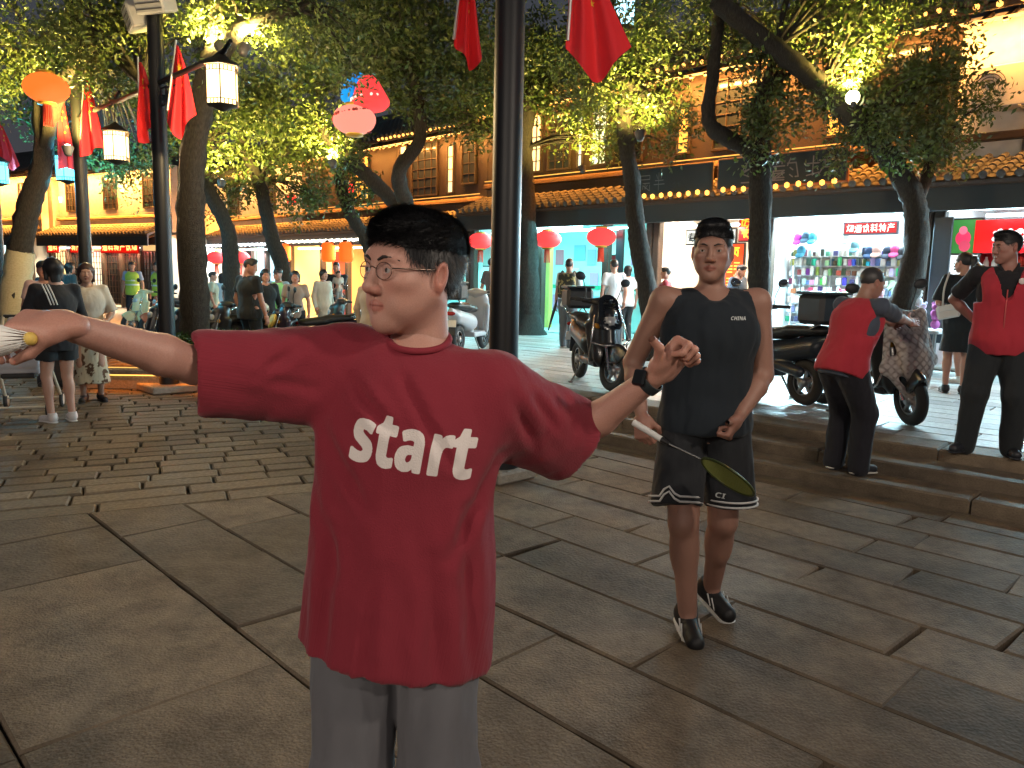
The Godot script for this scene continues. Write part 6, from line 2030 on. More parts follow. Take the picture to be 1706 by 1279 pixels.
func build_street():
	var wl := Color(1.0, 0.86, 0.62)
	var nw := Color(1.0, 0.93, 0.85)
	var cl := Color(0.35, 0.85, 1.0)
	var pb := Vector3(0, 5.3, 0)
	lamp_post("dark lamp post right behind the boy's shoulder, nearest of the row", Vector3(-0.07, 0, -6.0), ROW_YAW, [[1.0, 1.3], [-1.0, 1.3]], {"arm": 4.2, "slim": 1})
	lamp_post("dark lamp post beside the carved stone planter with one warm lantern", Vector3(-4.46, 0, -10.05), ROW_YAW, [[1.0, 2.0, wl, 0.32], [-1.0, 1.75]], {"arm": 3.83, "boxes": [[Vector3(-0.3, 4.66, 0.1), Vector3(0.3, -0.2, 0)], [Vector3(0.3, 4.72, 0.1), Vector3(0.3, 0.5, 0)]]})
	lamp_post("third dark lamp post with a warm and a cold lantern", Vector3(-6.96, 0, -12.8), ROW_YAW, [[1.0, 1.9, wl, 0.62], [-1.0, 0.9, cl, 0.72]], {"arm": 3.9})
	lamp_post("farthest dark lamp post at the left edge with a cold lantern", Vector3(-10.2, 0, -15.6), ROW_YAW, [[1.0, 0.6, cl, 0.7], [-1.0, 1.2]], {"arm": 4.0, "boxes": [[Vector3(0.2, 5.0, 0.1), Vector3(0.3, 0.4, 0)]]})
	# unseen posts beside and behind the camera, out of view, placed to light the boy
	lamp_post("unseen lamp post at the right of the camera with two warm lanterns lighting the boy", Vector3(4.35, 0, 0.25), ROW_YAW, [[1.0, 1.6, nw, 0.5], [-1.0, 1.6, nw, 0.5]], {"arm": 4.1, "energy": 6.0})
	lamp_post("unseen lamp post behind the camera at left with two warm lanterns lighting the boy", Vector3(-2.6, 0, 3.6), ROW_YAW, [[1.0, 1.6, nw, 0.5], [-1.0, 1.6, nw, 0.5]], {"arm": 4.1, "energy": 7.8})
	# lantern among the leaves at the top
	var hl := thing("hanging_lantern", "cold white palace lantern hanging among leaves right of the big flag", "lantern", Vector3(1.6, 5.62, -12.6))
	lantern(hl, Vector3.ZERO, Vector3(0.34, 0.5, 0.34), Color(0.7, 0.93, 1.0), 3.0, 2.2)
	var m := MB.new()
	m.tube([Vector3(0, 0.35, 0), Vector3(0.1, 1.4, 0)], [0.008, 0.008], 4)
	put(m, "hanger", mat_metal, hl)
	# flags
	flag("red flag hanging left of the nearest lamp post", Vector3(-0.39, 3.72, -5.8), 0.25, 0.21, 0.66, 1, 0.0)
	flag("largest red flag hanging right of the nearest lamp post", Vector3(0.38, 3.87, -5.75), -0.2, 0.46, 0.86, 2, 0.12)
	flag("bright red flag in front of the planter's lamp post", Vector3(-4.02, 4.17, -9.62), 0.2, 0.34, 0.98, 3, -0.03)
	flag("red flag half behind the lattice of the planter's lamp post", Vector3(-4.75, 4.12, -10.2), -0.2, 0.3, 0.95, 4, 0.06)
	flag("red flag on the right of the third lamp post", Vector3(-6.5, 4.36, -12.2), 0.1, 0.42, 1.15, 5, 0.02)
	flag("red flag on the left of the third lamp post", Vector3(-7.2, 4.16, -12.8), -0.2, 0.4, 1.15, 6, 0.02)
	flag("crimson flag at the far left lamp post", Vector3(-9.86, 4.35, -15.3), 0.3, 0.42, 0.95, 7, 0.06)
	# red lanterns in the trees and at the shops
	red_lantern("wide orange lantern hanging in the tree at far left", Vector3(-6.62, 4.04, -11.4), 0.29, 0.72, Color(1.0, 0.16, 0.02), 0.9, 1.2, "lanterns in the trees", true, 0.7)
	red_lantern("speckled pink round lantern below the red cone lantern", Vector3(-2.28, 3.68, -11.3), 0.3, 0.68, Color(1.0, 0.38, 0.27), 0.6, 1.0, "lanterns in the trees", false, 0.4)
	var pk := get_node("red_lantern_001") as Node3D
	var sp := MB.new()
	for k in 40:
		var a := k * 2.4
		var y := -0.8 + 1.6 * fmod(k * 0.618, 1.0)
		var rr := sqrt(1.0 - y * y)
		sp.ell(Vector3(cos(a) * rr * 0.302, y * 0.206, sin(a) * rr * 0.302), Vector3.ONE * (0.008 + 0.008 * (k % 3)), Basis(), 5)
	put(sp, "painted_spots", mat(Color(0.25, 0.03, 0.03), 0.8), pk).set_meta("kind", "stuff")
	var cone := thing("red_lantern", "red cone-shaped lantern with pale spots above the pink one", "lantern", Vector3(-2.08, 4.06, -11.35), 0.0, "lanterns in the trees")
	m = MB.new()
	m.lathe([Vector2(0.0, -0.24), Vector2(0.2, -0.24), Vector2(0.26, -0.19), Vector2(0.27, -0.13), Vector2(0.15, 0.14), Vector2(0.08, 0.22), Vector2(0.0, 0.23)], 24, Transform3D(Basis(Vector3(0, 0, 1), 0.12), Vector3.ZERO))
	put(m, "lantern_shade", glow(Color(1.0, 0.05, 0.05), 0.75), cone)
	m = MB.new()
	for k in 18:
		var a := k * 2.4
		m.ell(Vector3(cos(a) * 0.24, -0.13 + 0.02 * (k % 4), sin(a) * 0.24), Vector3(0.025, 0.03, 0.025), Basis(), 6)
	put(m, "pale_spots", glow(Color(1.0, 0.6, 0.5), 0.9), cone)
	var blue := thing("blue_lantern", "blue slanted lantern tucked behind the red cone lantern", "lantern", Vector3(-2.28, 4.14, -11.5), 0.0, "lanterns in the trees")
	m = MB.new()
	m.tube(spline([Vector3(-0.1, -0.2, 0), Vector3(-0.06, 0.0, 0), Vector3(0.08, 0.2, 0)], 5), [0.08, 0.13, 0.14, 0.14, 0.14, 0.14, 0.13, 0.12, 0.11, 0.09, 0.05], 14)
	put(m, "lantern_shade", glow(Color(0.0, 0.22, 0.62), 0.8), blue)
	for q in [[-6.75, 2.12, "red round lantern at the cyan shop, rightmost"], [-8.3, 2.1, "red round lantern half behind the thick tree trunk"], [-10.55, 2.1, "red round lantern beside the nearest lamp post"]]:
		red_lantern(q[2], row(q[0], q[1] + 0.28, 0.35), 0.3, 0.66, Color(1.0, 0.06, 0.06), 0.85, 0.8, "red lanterns at the shop fronts", true, 0.3)
	for q in [[-28.4, "far left of the pale-lit house"], [-25.6, "left of the leaning trunk at the pale-lit house"], [-23.6, "right of the leaning trunk at the pale-lit house"]]:
		red_lantern("red round lantern %s" % q[1], row(q[0], 2.0, 0.5), 0.36, 0.66, Color(1.0, 0.06, 0.07), 0.7, 0.0, "red lanterns at the shop fronts", true, 0.3)
	for q in [[-20.2, "leftmost"], [-17.4, "middle"], [-16.4, "rightmost"]]:
		var t := thing("drum_lantern", "orange drum lantern over the warm shop front, %s of three" % q[1], "lantern", row(q[0], 2.15, 0.5), 0.0, "orange drum lanterns")
		m = MB.new()
		m.lathe([Vector2(0.0, -0.3), Vector2(0.17, -0.28), Vector2(0.21, -0.2), Vector2(0.21, 0.2), Vector2(0.17, 0.28), Vector2(0.0, 0.3)], 18)
		put(m, "lantern_shade", glow(Color(1.0, 0.12, 0.01), 0.8), t)
		m = MB.new()
		m.lathe([Vector2(0.0, 0.3), Vector2(0.1, 0.3), Vector2(0.1, 0.36), Vector2(0.0, 0.37)], 10)
		m.tube([Vector3(0, 0.36, 0), Vector3(0, 0.5, 0)], [0.006, 0.006], 4)
		put(m, "lantern_rim", mat(Color(0.05, 0.03, 0.02), 0.6), t)
	for q in [[-20.4, 3.9, "left"], [-16.9, 4.05, "right"]]:
		red_lantern("small red lantern on the upper floor of the warm house, %s" % q[2], row(q[0], q[1], 0.1), 0.17, 1.2, Color(1.0, 0.05, 0.04), 0.9, 0.0, "upper red lanterns", true, 0.3)
	# carved planter with a hedge, and the light strip under its ledge
	var pl := thing("stone_planter", "carved stone planter with wave pattern around the big tree", "planter", Vector3(-4.15, 0, -10.85), 0.06)
	box_part(pl, "base_step", Vector3(0, 0.1, 0), Vector3(2.9, 0.2, 1.5), mat_kerb, 0.012)
	box_part(pl, "ledge", Vector3(0, 0.235, 0), Vector3(3.0, 0.07, 1.6), mat_kerb, 0.015)
	box_part(pl, "planter_wall", Vector3(0, 0.37, 0), Vector3(2.5, 0.2, 1.15), mat_kerb, 0.02)
	for k in 7:
		m = MB.new()
		for j in 5:
			var pts := []
			for i in 13:
				var u := float(i) / 12.0
				pts.append(Vector3(-1.2 + k * 0.345 + u * 0.33, 0.29 + j * 0.035 + 0.028 * sin(u * PI * (1.0 if j % 2 == 0 else 2.0)), 0.58))
			m.tube(pts, [0.016, 0.016], 6)
		put(m, "carved_wave", mat_kerb, pl)
	box_part(pl, "coping", Vector3(0, 0.495, 0), Vector3(2.6, 0.05, 1.25), mat_kerb, 0.015)
	m = MB.new()
	m.box(Vector3(0, 0.19, 0.77), Vector3(2.8, 0.012, 0.02))
	put(m, "light_strip", glow(Color(1.0, 0.5, 0.1), 1.5), pl)
	area(Vector3(0, 0.19, 0.82), Vector3(0, -1, 0.8), Vector2(2.8, 0.03), Color(1.0, 0.5, 0.1), 0.5, pl)
	m = MB.new()
	m.box(Vector3(0, 0.276, 0.66), Vector3(2.4, 0.01, 0.02))
	put(m, "light_strip", glow(Color(1.0, 0.55, 0.14), 0.8), pl)
	area(Vector3(0, 0.3, 0.68), Vector3(0, 0.5, -1), Vector2(2.4, 0.03), Color(1.0, 0.5, 0.12), 0.12, pl)
	var r := RandomNumberGenerator.new()
	r.seed = 21
	var mm := MultiMesh.new()
	mm.transform_format = MultiMesh.TRANSFORM_3D
	mm.use_colors = true
	mm.mesh = leaf_clump(14, 0.12, 0.05, 9)
	mm.instance_count = 420
	for i in 420:
		mm.set_instance_transform(i, Transform3D(Basis.from_euler(Vector3(r.randf() * TAU, r.randf() * TAU, 0)), Vector3(r.randf_range(-0.5, 1.2), 0.52 + r.randf() * 0.1, r.randf_range(-0.5, 0.5))))
		mm.set_instance_color(i, Color(0.6, 0.9, 0.6) * r.randf_range(0.5, 1.0))
	var hd := MultiMeshInstance3D.new()
	hd.multimesh = mm; hd.material_override = mat_leaf
	hd.name = "hedge"
	hd.position = pl.position
	add_child(hd)
	tag(hd, "low dark green hedge growing in the carved stone planter", "hedge")
	hd.set_meta("kind", "stuff")
	# stroller
	var s := thing("baby_stroller", "cream-framed baby stroller with grey seat at the left edge", "stroller", Vector3(-5.2, 0, -8.25), 0.35)
	var cream := mat(Color(0.6, 0.55, 0.45), 0.4)
	var gray := mat(Color(0.42, 0.42, 0.45), 0.7)
	var blk := mat(Color(0.02, 0.02, 0.02), 0.7)
	for e: float in [-1.0, 1.0]:
		m = MB.new()
		m.tube([Vector3(0.26 * e, 0.1, 0.36), Vector3(0.24 * e, 0.55, 0.02), Vector3(0.24 * e, 1.02, -0.34)], [0.016, 0.016], 8)
		put(m, "frame_tube", cream, s)
		m = MB.new()
		m.tube([Vector3(0.24 * e, 0.56, 0.06), Vector3(0.27 * e, 0.1, -0.36)], [0.015, 0.015], 8)
		put(m, "rear_leg", cream, s)
		for z: float in [0.36, -0.36]:
			m = MB.new()
			m.add(ring(0.09, 0.02, 18))
			var w := put(m, "wheel", blk, s)
			w.position = Vector3(0.27 * e, 0.09, z)
			m = MB.new()
			m.lathe([Vector2(0, -0.015), Vector2(0.06, -0.015), Vector2(0.06, 0.015), Vector2(0, 0.015)], 12, Transform3D(Basis(Vector3(0, 0, 1), PI / 2), Vector3.ZERO))
			put(m, "hub", cream, w)
	m = MB.new()
	m.tube([Vector3(-0.24, 1.02, -0.34), Vector3(0.24, 1.02, -0.34)], [0.02, 0.02], 8)
	put(m, "handle", blk, s)
	m = MB.new()
	m.tube([Vector3(-0.26, 0.12, -0.34), Vector3(0.26, 0.12, -0.34)], [0.012, 0.012], 6)
	m.tube([Vector3(-0.26, 0.12, 0.34), Vector3(0.26, 0.12, 0.34)], [0.012, 0.012], 6)
	put(m, "axle", cream, s)
	var F := Field.new(Vector3(-0.3, 0.3, -0.45), Vector3(0.3, 1.1, 0.4), 0.014)
	F.rbox(Transform3D(Basis(), Vector3(0, 0.5, 0.05)), Vector3(0.2, 0.05, 0.22), 0.04, 0.04)
	F.rbox(Transform3D(Basis(Vector3(1, 0, 0), -0.35), Vector3(0, 0.75, -0.22)), Vector3(0.2, 0.28, 0.045), 0.04, 0.04)
	F.rbox(Transform3D(Basis(), Vector3(0, 0.62, 0.26)), Vector3(0.2, 0.1, 0.03), 0.025, 0.03)
	m = MB.new()
	F.to(m)
	put(m, "seat", gray, s)
	m = MB.new()
	m.box(Vector3(0, 0.44, 0.2), Vector3(0.32, 0.05, 0.2), Basis(), 0.015)
	put(m, "tray", blk, s)
	# badminton racket in the young man's hand
	var a := Vector3(0.575, 0.935, -3.3)
	var c := Vector3(0.79, 0.845, -3.13)
	var b := Vector3(0.955, 0.745, -2.98)
	var rk := thing("badminton_racket", "badminton racket with white grip and olive strings held low", "racket", a)
	var d := (b - a).normalized()
	m = MB.new()
	m.tube([Vector3.ZERO - d * 0.06, d * 0.09], [0.015, 0.013], 10)
	put(m, "grip", mat(Color(0.7, 0.7, 0.68), 0.7), rk)
	m = MB.new()
	m.tube([d * 0.09, d * 0.13], [0.014, 0.007], 10)
	put(m, "cone", mat(Color(0.02, 0.02, 0.02), 0.4), rk)
	m = MB.new()
	m.tube([d * 0.13, c - a], [0.0042, 0.0042], 6)
	put(m, "shaft", mat(Color(0.5, 0.5, 0.48), 0.25, 0.8), rk)
	var side := Vector3(0.1, 0.35, 0.93)
	side = (side - d * side.dot(d)).normalized()
	var cc := (c + b) * 0.5 - a
	var hl2 := (b - c).length() * 0.5
	var pts2 := []
	for i in 41:
		var an := TAU * i / 40.0
		pts2.append(cc + d * cos(an) * hl2 + side * sin(an) * 0.098)
	m = MB.new()
	m.tube(pts2, [0.0055, 0.0055], 6, false)
	put(m, "head_frame", mat(Color(0.05, 0.07, 0.02), 0.3), rk)
	m = MB.new()
	for i in range(-15, 16):
		var u := i / 16.0
		var ww := sqrt(1.0 - u * u)
		m.tube([cc + d * u * hl2 - side * ww * 0.098, cc + d * u * hl2 + side * ww * 0.098], [0.0021, 0.0021], 4, false)
		m.tube([cc + side * u * 0.098 - d * ww * hl2, cc + side * u * 0.098 + d * ww * hl2], [0.0017, 0.0017], 4, false)
	put(m, "strings", mat(Color(0.2, 0.23, 0.05), 0.5), rk)
	# shuttlecock between the boy's fingers
	var sh := thing("shuttlecock", "white shuttlecock with yellow cork pinched in the boy's raised hand", "shuttlecock", Vector3(-0.825, 1.455, -1.33), 0.0)
	sh.rotation = Vector3(0.2, 0, 1.65)
	sh.scale = Vector3.ONE * 0.85
	m = MB.new()
	m.ell(Vector3(0, 0, 0), Vector3(0.014, 0.013, 0.014), Basis(), 14)
	put(m, "cork", mat(Color(0.65, 0.45, 0.1), 0.6), sh)
	for k in 16:
		m = MB.new()
		var an := TAU * k / 16.0
		var u := Vector3(cos(an), 0, sin(an))
		var t := Vector3(-sin(an), 0, cos(an))
		m.tri(u * 0.011, u * 0.032 + t * 0.007 + Vector3(0, 0.062, 0), u * 0.032 - t * 0.007 + Vector3(0, 0.062, 0))
		m.tube([u * 0.011, u * 0.032 + Vector3(0, 0.062, 0)], [0.0008, 0.0006], 4)
		put(m, "feather", mat(Color(0.75, 0.75, 0.72), 0.7), sh)

func V(a: float, b: float, c: float) -> Vector3: return Vector3(a, b, c)

func build_trees():
	tree("lime-washed tree at the far left behind the raised hand", [[[V(-8.36, 0, -13), V(-8.3, 0.9, -13), V(-8.05, 2.2, -13), V(-7.65, 3.4, -13), V(-7.65, 4.8, -13)], 0.21, 0.13], [[V(-7.65, 3.4, -13), V(-6.9, 4.4, -12.4), V(-6.0, 5.0, -11.8)], 0.11, 0.05]],
		[[V(-7.54, 5.21, -12.5), 1.0], [V(-6.53, 5.16, -12), 1.0], [V(-8.2, 4.5, -13.6), 0.8], [V(-6.9, 4.8, -13.5), 0.8], [V(-5.6, 4.78, -11.5), 0.8], [V(-8.0, 4.68, -12.5), 0.8], [V(-8.0, 3.9, -14), 0.6], [V(-7.0, 6.3, -12.3), 1.2]], {"lime": [V(-8.36, 0.02, -13), V(-8.3, 0.9, -13), V(-8.13, 1.8, -13)]})
	tree("big forked tree growing from the carved planter", [[[V(-4.46, 0.3, -10.9), V(-4.42, 1.2, -10.85), V(-4.39, 2.76, -10.8), V(-4.17, 3.93, -10.8), V(-3.88, 4.48, -10.6)], 0.2, 0.14], [[V(-3.95, 4.3, -10.7), V(-3.5, 4.62, -10.4), V(-2.7, 4.75, -10.1)], 0.13, 0.06], [[V(-4.3, 3.4, -10.8), V(-4.7, 3.8, -10.9), V(-5.1, 4.1, -11), V(-5.9, 4.8, -11.3)], 0.12, 0.08], [[V(-4.0, 4.3, -10.7), V(-3.9, 5.0, -10.6), V(-4.2, 6.0, -10.6)], 0.12, 0.06]],
		[[V(-5.03, 4.8, -11), 0.8], [V(-4.14, 4.95, -10.9), 0.8], [V(-3.38, 4.8, -10.7), 0.8], [V(-2.98, 4.97, -10.6), 0.8], [V(-4.3, 4.5, -11.5), 0.6], [V(-5.68, 4.24, -11.6), 0.7], [V(-6.7, 3.55, -14.2), 0.6], [V(-7.1, 3.2, -14.5), 0.5], [V(-7.6, 3.7, -14.6), 0.5], [V(-2.73, 4.74, -10.8), 0.8], [V(-3.9, 6.1, -10.8), 1.3]], {"no_flare": true})
	tree("slim leaning tree behind the policemen's scooters", [[[V(-5.7, 0, -16), V(-5.75, 1.5, -16), V(-5.81, 2.4, -16), V(-6.19, 3.21, -16), V(-6.34, 3.91, -16)], 0.18, 0.11]],
		[[V(-6.33, 4.26, -16), 0.7], [V(-5.69, 3.52, -16.5), 0.7], [V(-6.2, 3.03, -16.5), 0.5], [V(-5.02, 4.17, -16), 0.9], [V(-6.46, 4.61, -15.5), 0.7], [V(-5.31, 4.63, -15.5), 0.8]], {"leaf": leaf_small})
	tree("leaning tree above the man in the black polo shirt", [[[V(-4.75, 0, -16.5), V(-4.86, 1.58, -16.5), V(-5.04, 2.19, -16.5), V(-5.32, 3.41, -16.5), V(-5.67, 4.24, -16.5)], 0.18, 0.11]],
		[[V(-4.64, 3.87, -16.3), 0.8], [V(-4.89, 4.86, -16), 0.9], [V(-4.42, 3.09, -16.8), 0.7], [V(-3.84, 5.24, -15.6), 0.9]], {"leaf": leaf_small})
	tree("forked tree leaning behind the boy's hair", [[[V(-1.7, 0, -15.6), V(-1.75, 1.6, -15.5), V(-2.09, 2.56, -15.5), V(-2.67, 3.23, -15.5), V(-3.41, 3.9, -15.2), V(-3.7, 4.35, -15)], 0.18, 0.11], [[V(-1.8, 1.9, -15.5), V(-2.1, 2.9, -15.2), V(-2.19, 3.46, -15), V(-1.8, 4.12, -15), V(-1.97, 5.24, -15)], 0.16, 0.1]],
		[[V(-3.24, 5.59, -14.5), 1.1], [V(-2.39, 5.71, -14.5), 1.1], [V(-3.81, 4.45, -15), 0.7], [V(-3.54, 3.92, -15), 0.6], [V(-1.48, 5.56, -15), 1.1], [V(-1.87, 5.03, -15.5), 0.8], [V(-0.84, 5.38, -15.5), 0.9], [V(-2.5, 5.17, -15.2), 0.6], [V(-0.91, 5.94, -14.5), 1.0], [V(-2.0, 6.8, -15), 1.5]], {"leaf": leaf_small})
	tree("crooked slim tree left of the boy's face", [[[V(-2.9, 0, -17), V(-3.0, 1.4, -17), V(-3.13, 2.13, -17), V(-3.57, 2.88, -17), V(-3.76, 3.62, -17)], 0.17, 0.11]], [[V(-3.22, 3.3, -16.7), 0.5], [V(-3.9, 4.0, -17), 0.7]], {"leaf": leaf_small})
	tree("thick upright tree beside the nearest lamp post", [[[V(0.34, 0.28, -17.4), V(0.3, 1.4, -17.4), V(0.27, 2.4, -17.4), V(0.14, 4.3, -17.4), V(0.3, 5.6, -17.2)], 0.27, 0.16]],
		[[V(0.45, 6.02, -17), 1.3], [V(1.11, 5.0, -17), 0.9], [V(1.9, 4.5, -16.5), 0.6], [V(-0.79, 5.15, -17), 0.9], [V(1.14, 6.36, -16.5), 1.2], [V(-1.29, 4.9, -17), 0.6]], {"leaf": leaf_small})
	tree("sinuous tree between the cyan shop and the young man", [[[V(2.25, 0.28, -12.5), V(2.2, 1.0, -12.5), V(2.0, 1.9, -12.5), V(1.86, 2.6, -12.5), V(1.8, 3.1, -12.5), V(1.62, 3.94, -12.3), V(1.7, 4.8, -12.3)], 0.17, 0.1], [[V(1.7, 3.6, -12.4), V(2.0, 4.2, -12.3), V(1.5, 4.5, -12.0), V(1.1, 5.0, -12)], 0.1, 0.05]],
		[[V(1.71, 5.07, -12), 0.9], [V(2.2, 5.5, -12), 0.75], [V(1.9, 4.25, -12.2), 0.55], [V(1.61, 4.29, -12.3), 0.7], [V(2.38, 3.9, -12), 0.5], [V(1.23, 4.72, -12.3), 0.8], [V(2.01, 3.7, -12.4), 0.45], [V(1.9, 6.3, -12), 1.2]], {})
	tree("straight tree behind the young man's shoulder", [[[V(3.55, 0.28, -11.2), V(3.52, 0.9, -11.2), V(3.45, 2.14, -11.2), V(3.38, 3.37, -11.2), V(3.3, 4.0, -11.2)], 0.17, 0.13], [[V(3.38, 3.3, -11.2), V(2.9, 3.5, -11.1), V(2.6, 3.7, -11), V(2.62, 4.3, -11), V(2.62, 5.1, -10.8)], 0.12, 0.07]],
		[[V(3.09, 4.81, -11), 0.8], [V(2.6, 5.15, -11), 0.5], [V(3.63, 3.86, -11.2), 0.65], [V(3.34, 3.5, -11), 0.5], [V(3.73, 4.83, -11), 0.8], [V(4.12, 5.01, -10.6), 0.9], [V(3.4, 6.0, -11), 1.2]], {})
	tree("leaning tree in front of the souvenir shop with a flood lamp", [[[V(5.25, 0.28, -11), V(5.35, 0.9, -11), V(5.54, 1.76, -11), V(5.53, 2.5, -11), V(5.3, 3.0, -11), V(4.63, 3.61, -10.8)], 0.18, 0.13], [[V(4.75, 3.5, -10.85), V(4.0, 4.1, -10.7), V(3.27, 4.53, -10.5), V(2.4, 4.99, -10.2)], 0.14, 0.1], [[V(5.5, 2.6, -11), V(5.7, 3.2, -11.1), V(5.75, 4.2, -11.2)], 0.09, 0.05]],
		[[V(4.0, 4.47, -10.8), 0.6], [V(4.42, 4.3, -10.8), 0.5], [V(4.93, 4.0, -11), 0.7], [V(5.61, 3.9, -11.2), 0.7], [V(4.73, 3.5, -11), 0.5], [V(5.78, 4.4, -11.3), 0.5], [V(5.58, 3.41, -11.2), 0.4], [V(4.17, 3.9, -10.7), 0.45], [V(5.03, 4.02, -10.4), 0.6], [V(4.78, 3.5, -10.5), 0.5], [V(5.65, 3.55, -10.6), 0.6], [V(5.4, 4.45, -10.6), 0.5], [V(4.81, 5.1, -10.6), 0.9], [V(4.7, 6.2, -10.6), 1.2]], {"dense": 1.2})
	# flood lamps strapped in the crowns; those after the planter tree are unseen, placed to light leaves
	var fy := Color(1.0, 0.85, 0.42)
	flood("glaring flood lamp on the leaning tree by the souvenir shop", V(4.22, 3.86, -10.25), V(4.2, 4.8, -10.6), fy, 24.0, 58.0, "flood lamps in the trees", 0.085)
	flood("flood lamp in the fork of the planter tree", V(-3.42, 4.3, -10.2), V(-3.3, 5.2, -10.8), fy, 16.0, 66.0, "flood lamps in the trees", 0.045)
	flood("flood lamp on the upper trunk of the planter tree", V(-3.75, 4.35, -10.3), V(-4.4, 5.2, -11.0), fy, 20.0, 66.0, "flood lamps in the trees")
	flood("unseen flood lamp low in the lime-washed tree lighting its leaves", V(-6.7, 3.3, -12.0), V(-6.9, 4.6, -12.4), fy, 22.0, 66.0, "flood lamps in the trees")
	flood("unseen flood lamp beside the pink lantern lighting the leaves", V(-3.3, 3.5, -14.4), V(-3.7, 4.6, -15.0), fy, 20.0, 66.0, "flood lamps in the trees")
	flood("unseen flood lamp in the slim leaning tree lighting its leaves", V(-5.6, 3.2, -15.2), V(-5.6, 4.5, -15.9), fy, 14.0, 66.0, "flood lamps in the trees")
	flood("unseen flood lamp in the sinuous tree lighting its leaves", V(1.75, 3.6, -11.5), V(1.8, 4.9, -12.1), fy, 12.0, 66.0, "flood lamps in the trees")
	flood("unseen flood lamp in the thick upright tree lighting its leaves", V(1.3, 3.7, -15.9), V(1.0, 5.2, -16.8), fy, 14.0, 66.0, "flood lamps in the trees")

func build_scooters():
	scooter("black scooter with chrome crash bars standing on the terrace edge", V(1.0, 0.28, -9.45), 0.22, {"bars": 1, "screen": 1, "cowl_black": 1, "steer": 0.35, "box": V(0.36, 0.26, 0.3)})
	scooter("black scooter with storage box seen from behind, right of the young man", V(2.85, 0.28, -8.7), PI + 0.4, {"box": V(0.4, 0.3, 0.36), "rear": Color(0.014, 0.02, 0.03), "cowl_black": 1})
	scooter("scooter with a quilted leg cover beside the stooping man in the red vest", V(3.5, 0.28, -7.7), 0.3, {"apron": 1, "bars": 1, "cowl_black": 1, "steer": -0.25})
	scooter("silver and black scooter partly behind the lamp post", V(-0.72, 0.28, -13.2), PI - 0.3, {"paint": Color(0.35, 0.36, 0.38), "rear": Color(0.4, 0.4, 0.42), "box": V(0.36, 0.26, 0.34)})
	scooter("black scooter with a yellow headlamp cover behind the boy's arm", V(-3.5, 0, -13.1), -1.15, {"paint": Color(0.02, 0.014, 0.026), "bars": 1, "cowl_black": 1})
	var y := thing("headlamp_cover", "yellow cover strapped over the scooter's front", "cover", V(-3.5, 0, -13.1), -1.15)
	var m := MB.new()
	m.ell(V(0, 0.75, 0.52), V(0.17, 0.14, 0.06), Basis(Vector3(1, 0, 0), -0.4), 16)
	put(m, "cover_cloth", mat(Color(0.6, 0.42, 0.08), 0.6), y)
	scooter("black scooter leftmost behind the planter hedge", V(-4.95, 0, -12.7), -1.0, {"steer": 0.2})
	scooter("black scooter with a helmet on its seat next to the man in the black polo", V(-4.5, 0, -13.0), -0.9, {"basket_helmet": Color(0.45, 0.38, 0.28), "bars": 1})
	scooter("black scooter farthest left in the row behind the hedge", V(-5.7, 0, -13.4), -0.8, {"bars": 1})
	scooter("dark grey scooter with a storage box near the beige blouse", V(-3.1, 0, -15.4), -1.3, {"paint": Color(0.03, 0.03, 0.035), "box": V(0.36, 0.26, 0.3)})
	scooter("cream scooter in front of the two policemen", V(-8.7, 0, -19), -0.6, {"paint": Color(0.6, 0.52, 0.3), "rear": Color(0.6, 0.52, 0.3), "bars": 1})
	scooter("red and grey scooter right of the cream one", V(-7.9, 0, -18.4), -0.9, {"paint": Color(0.4, 0.08, 0.03), "rear": Color(0.2, 0.2, 0.2)})

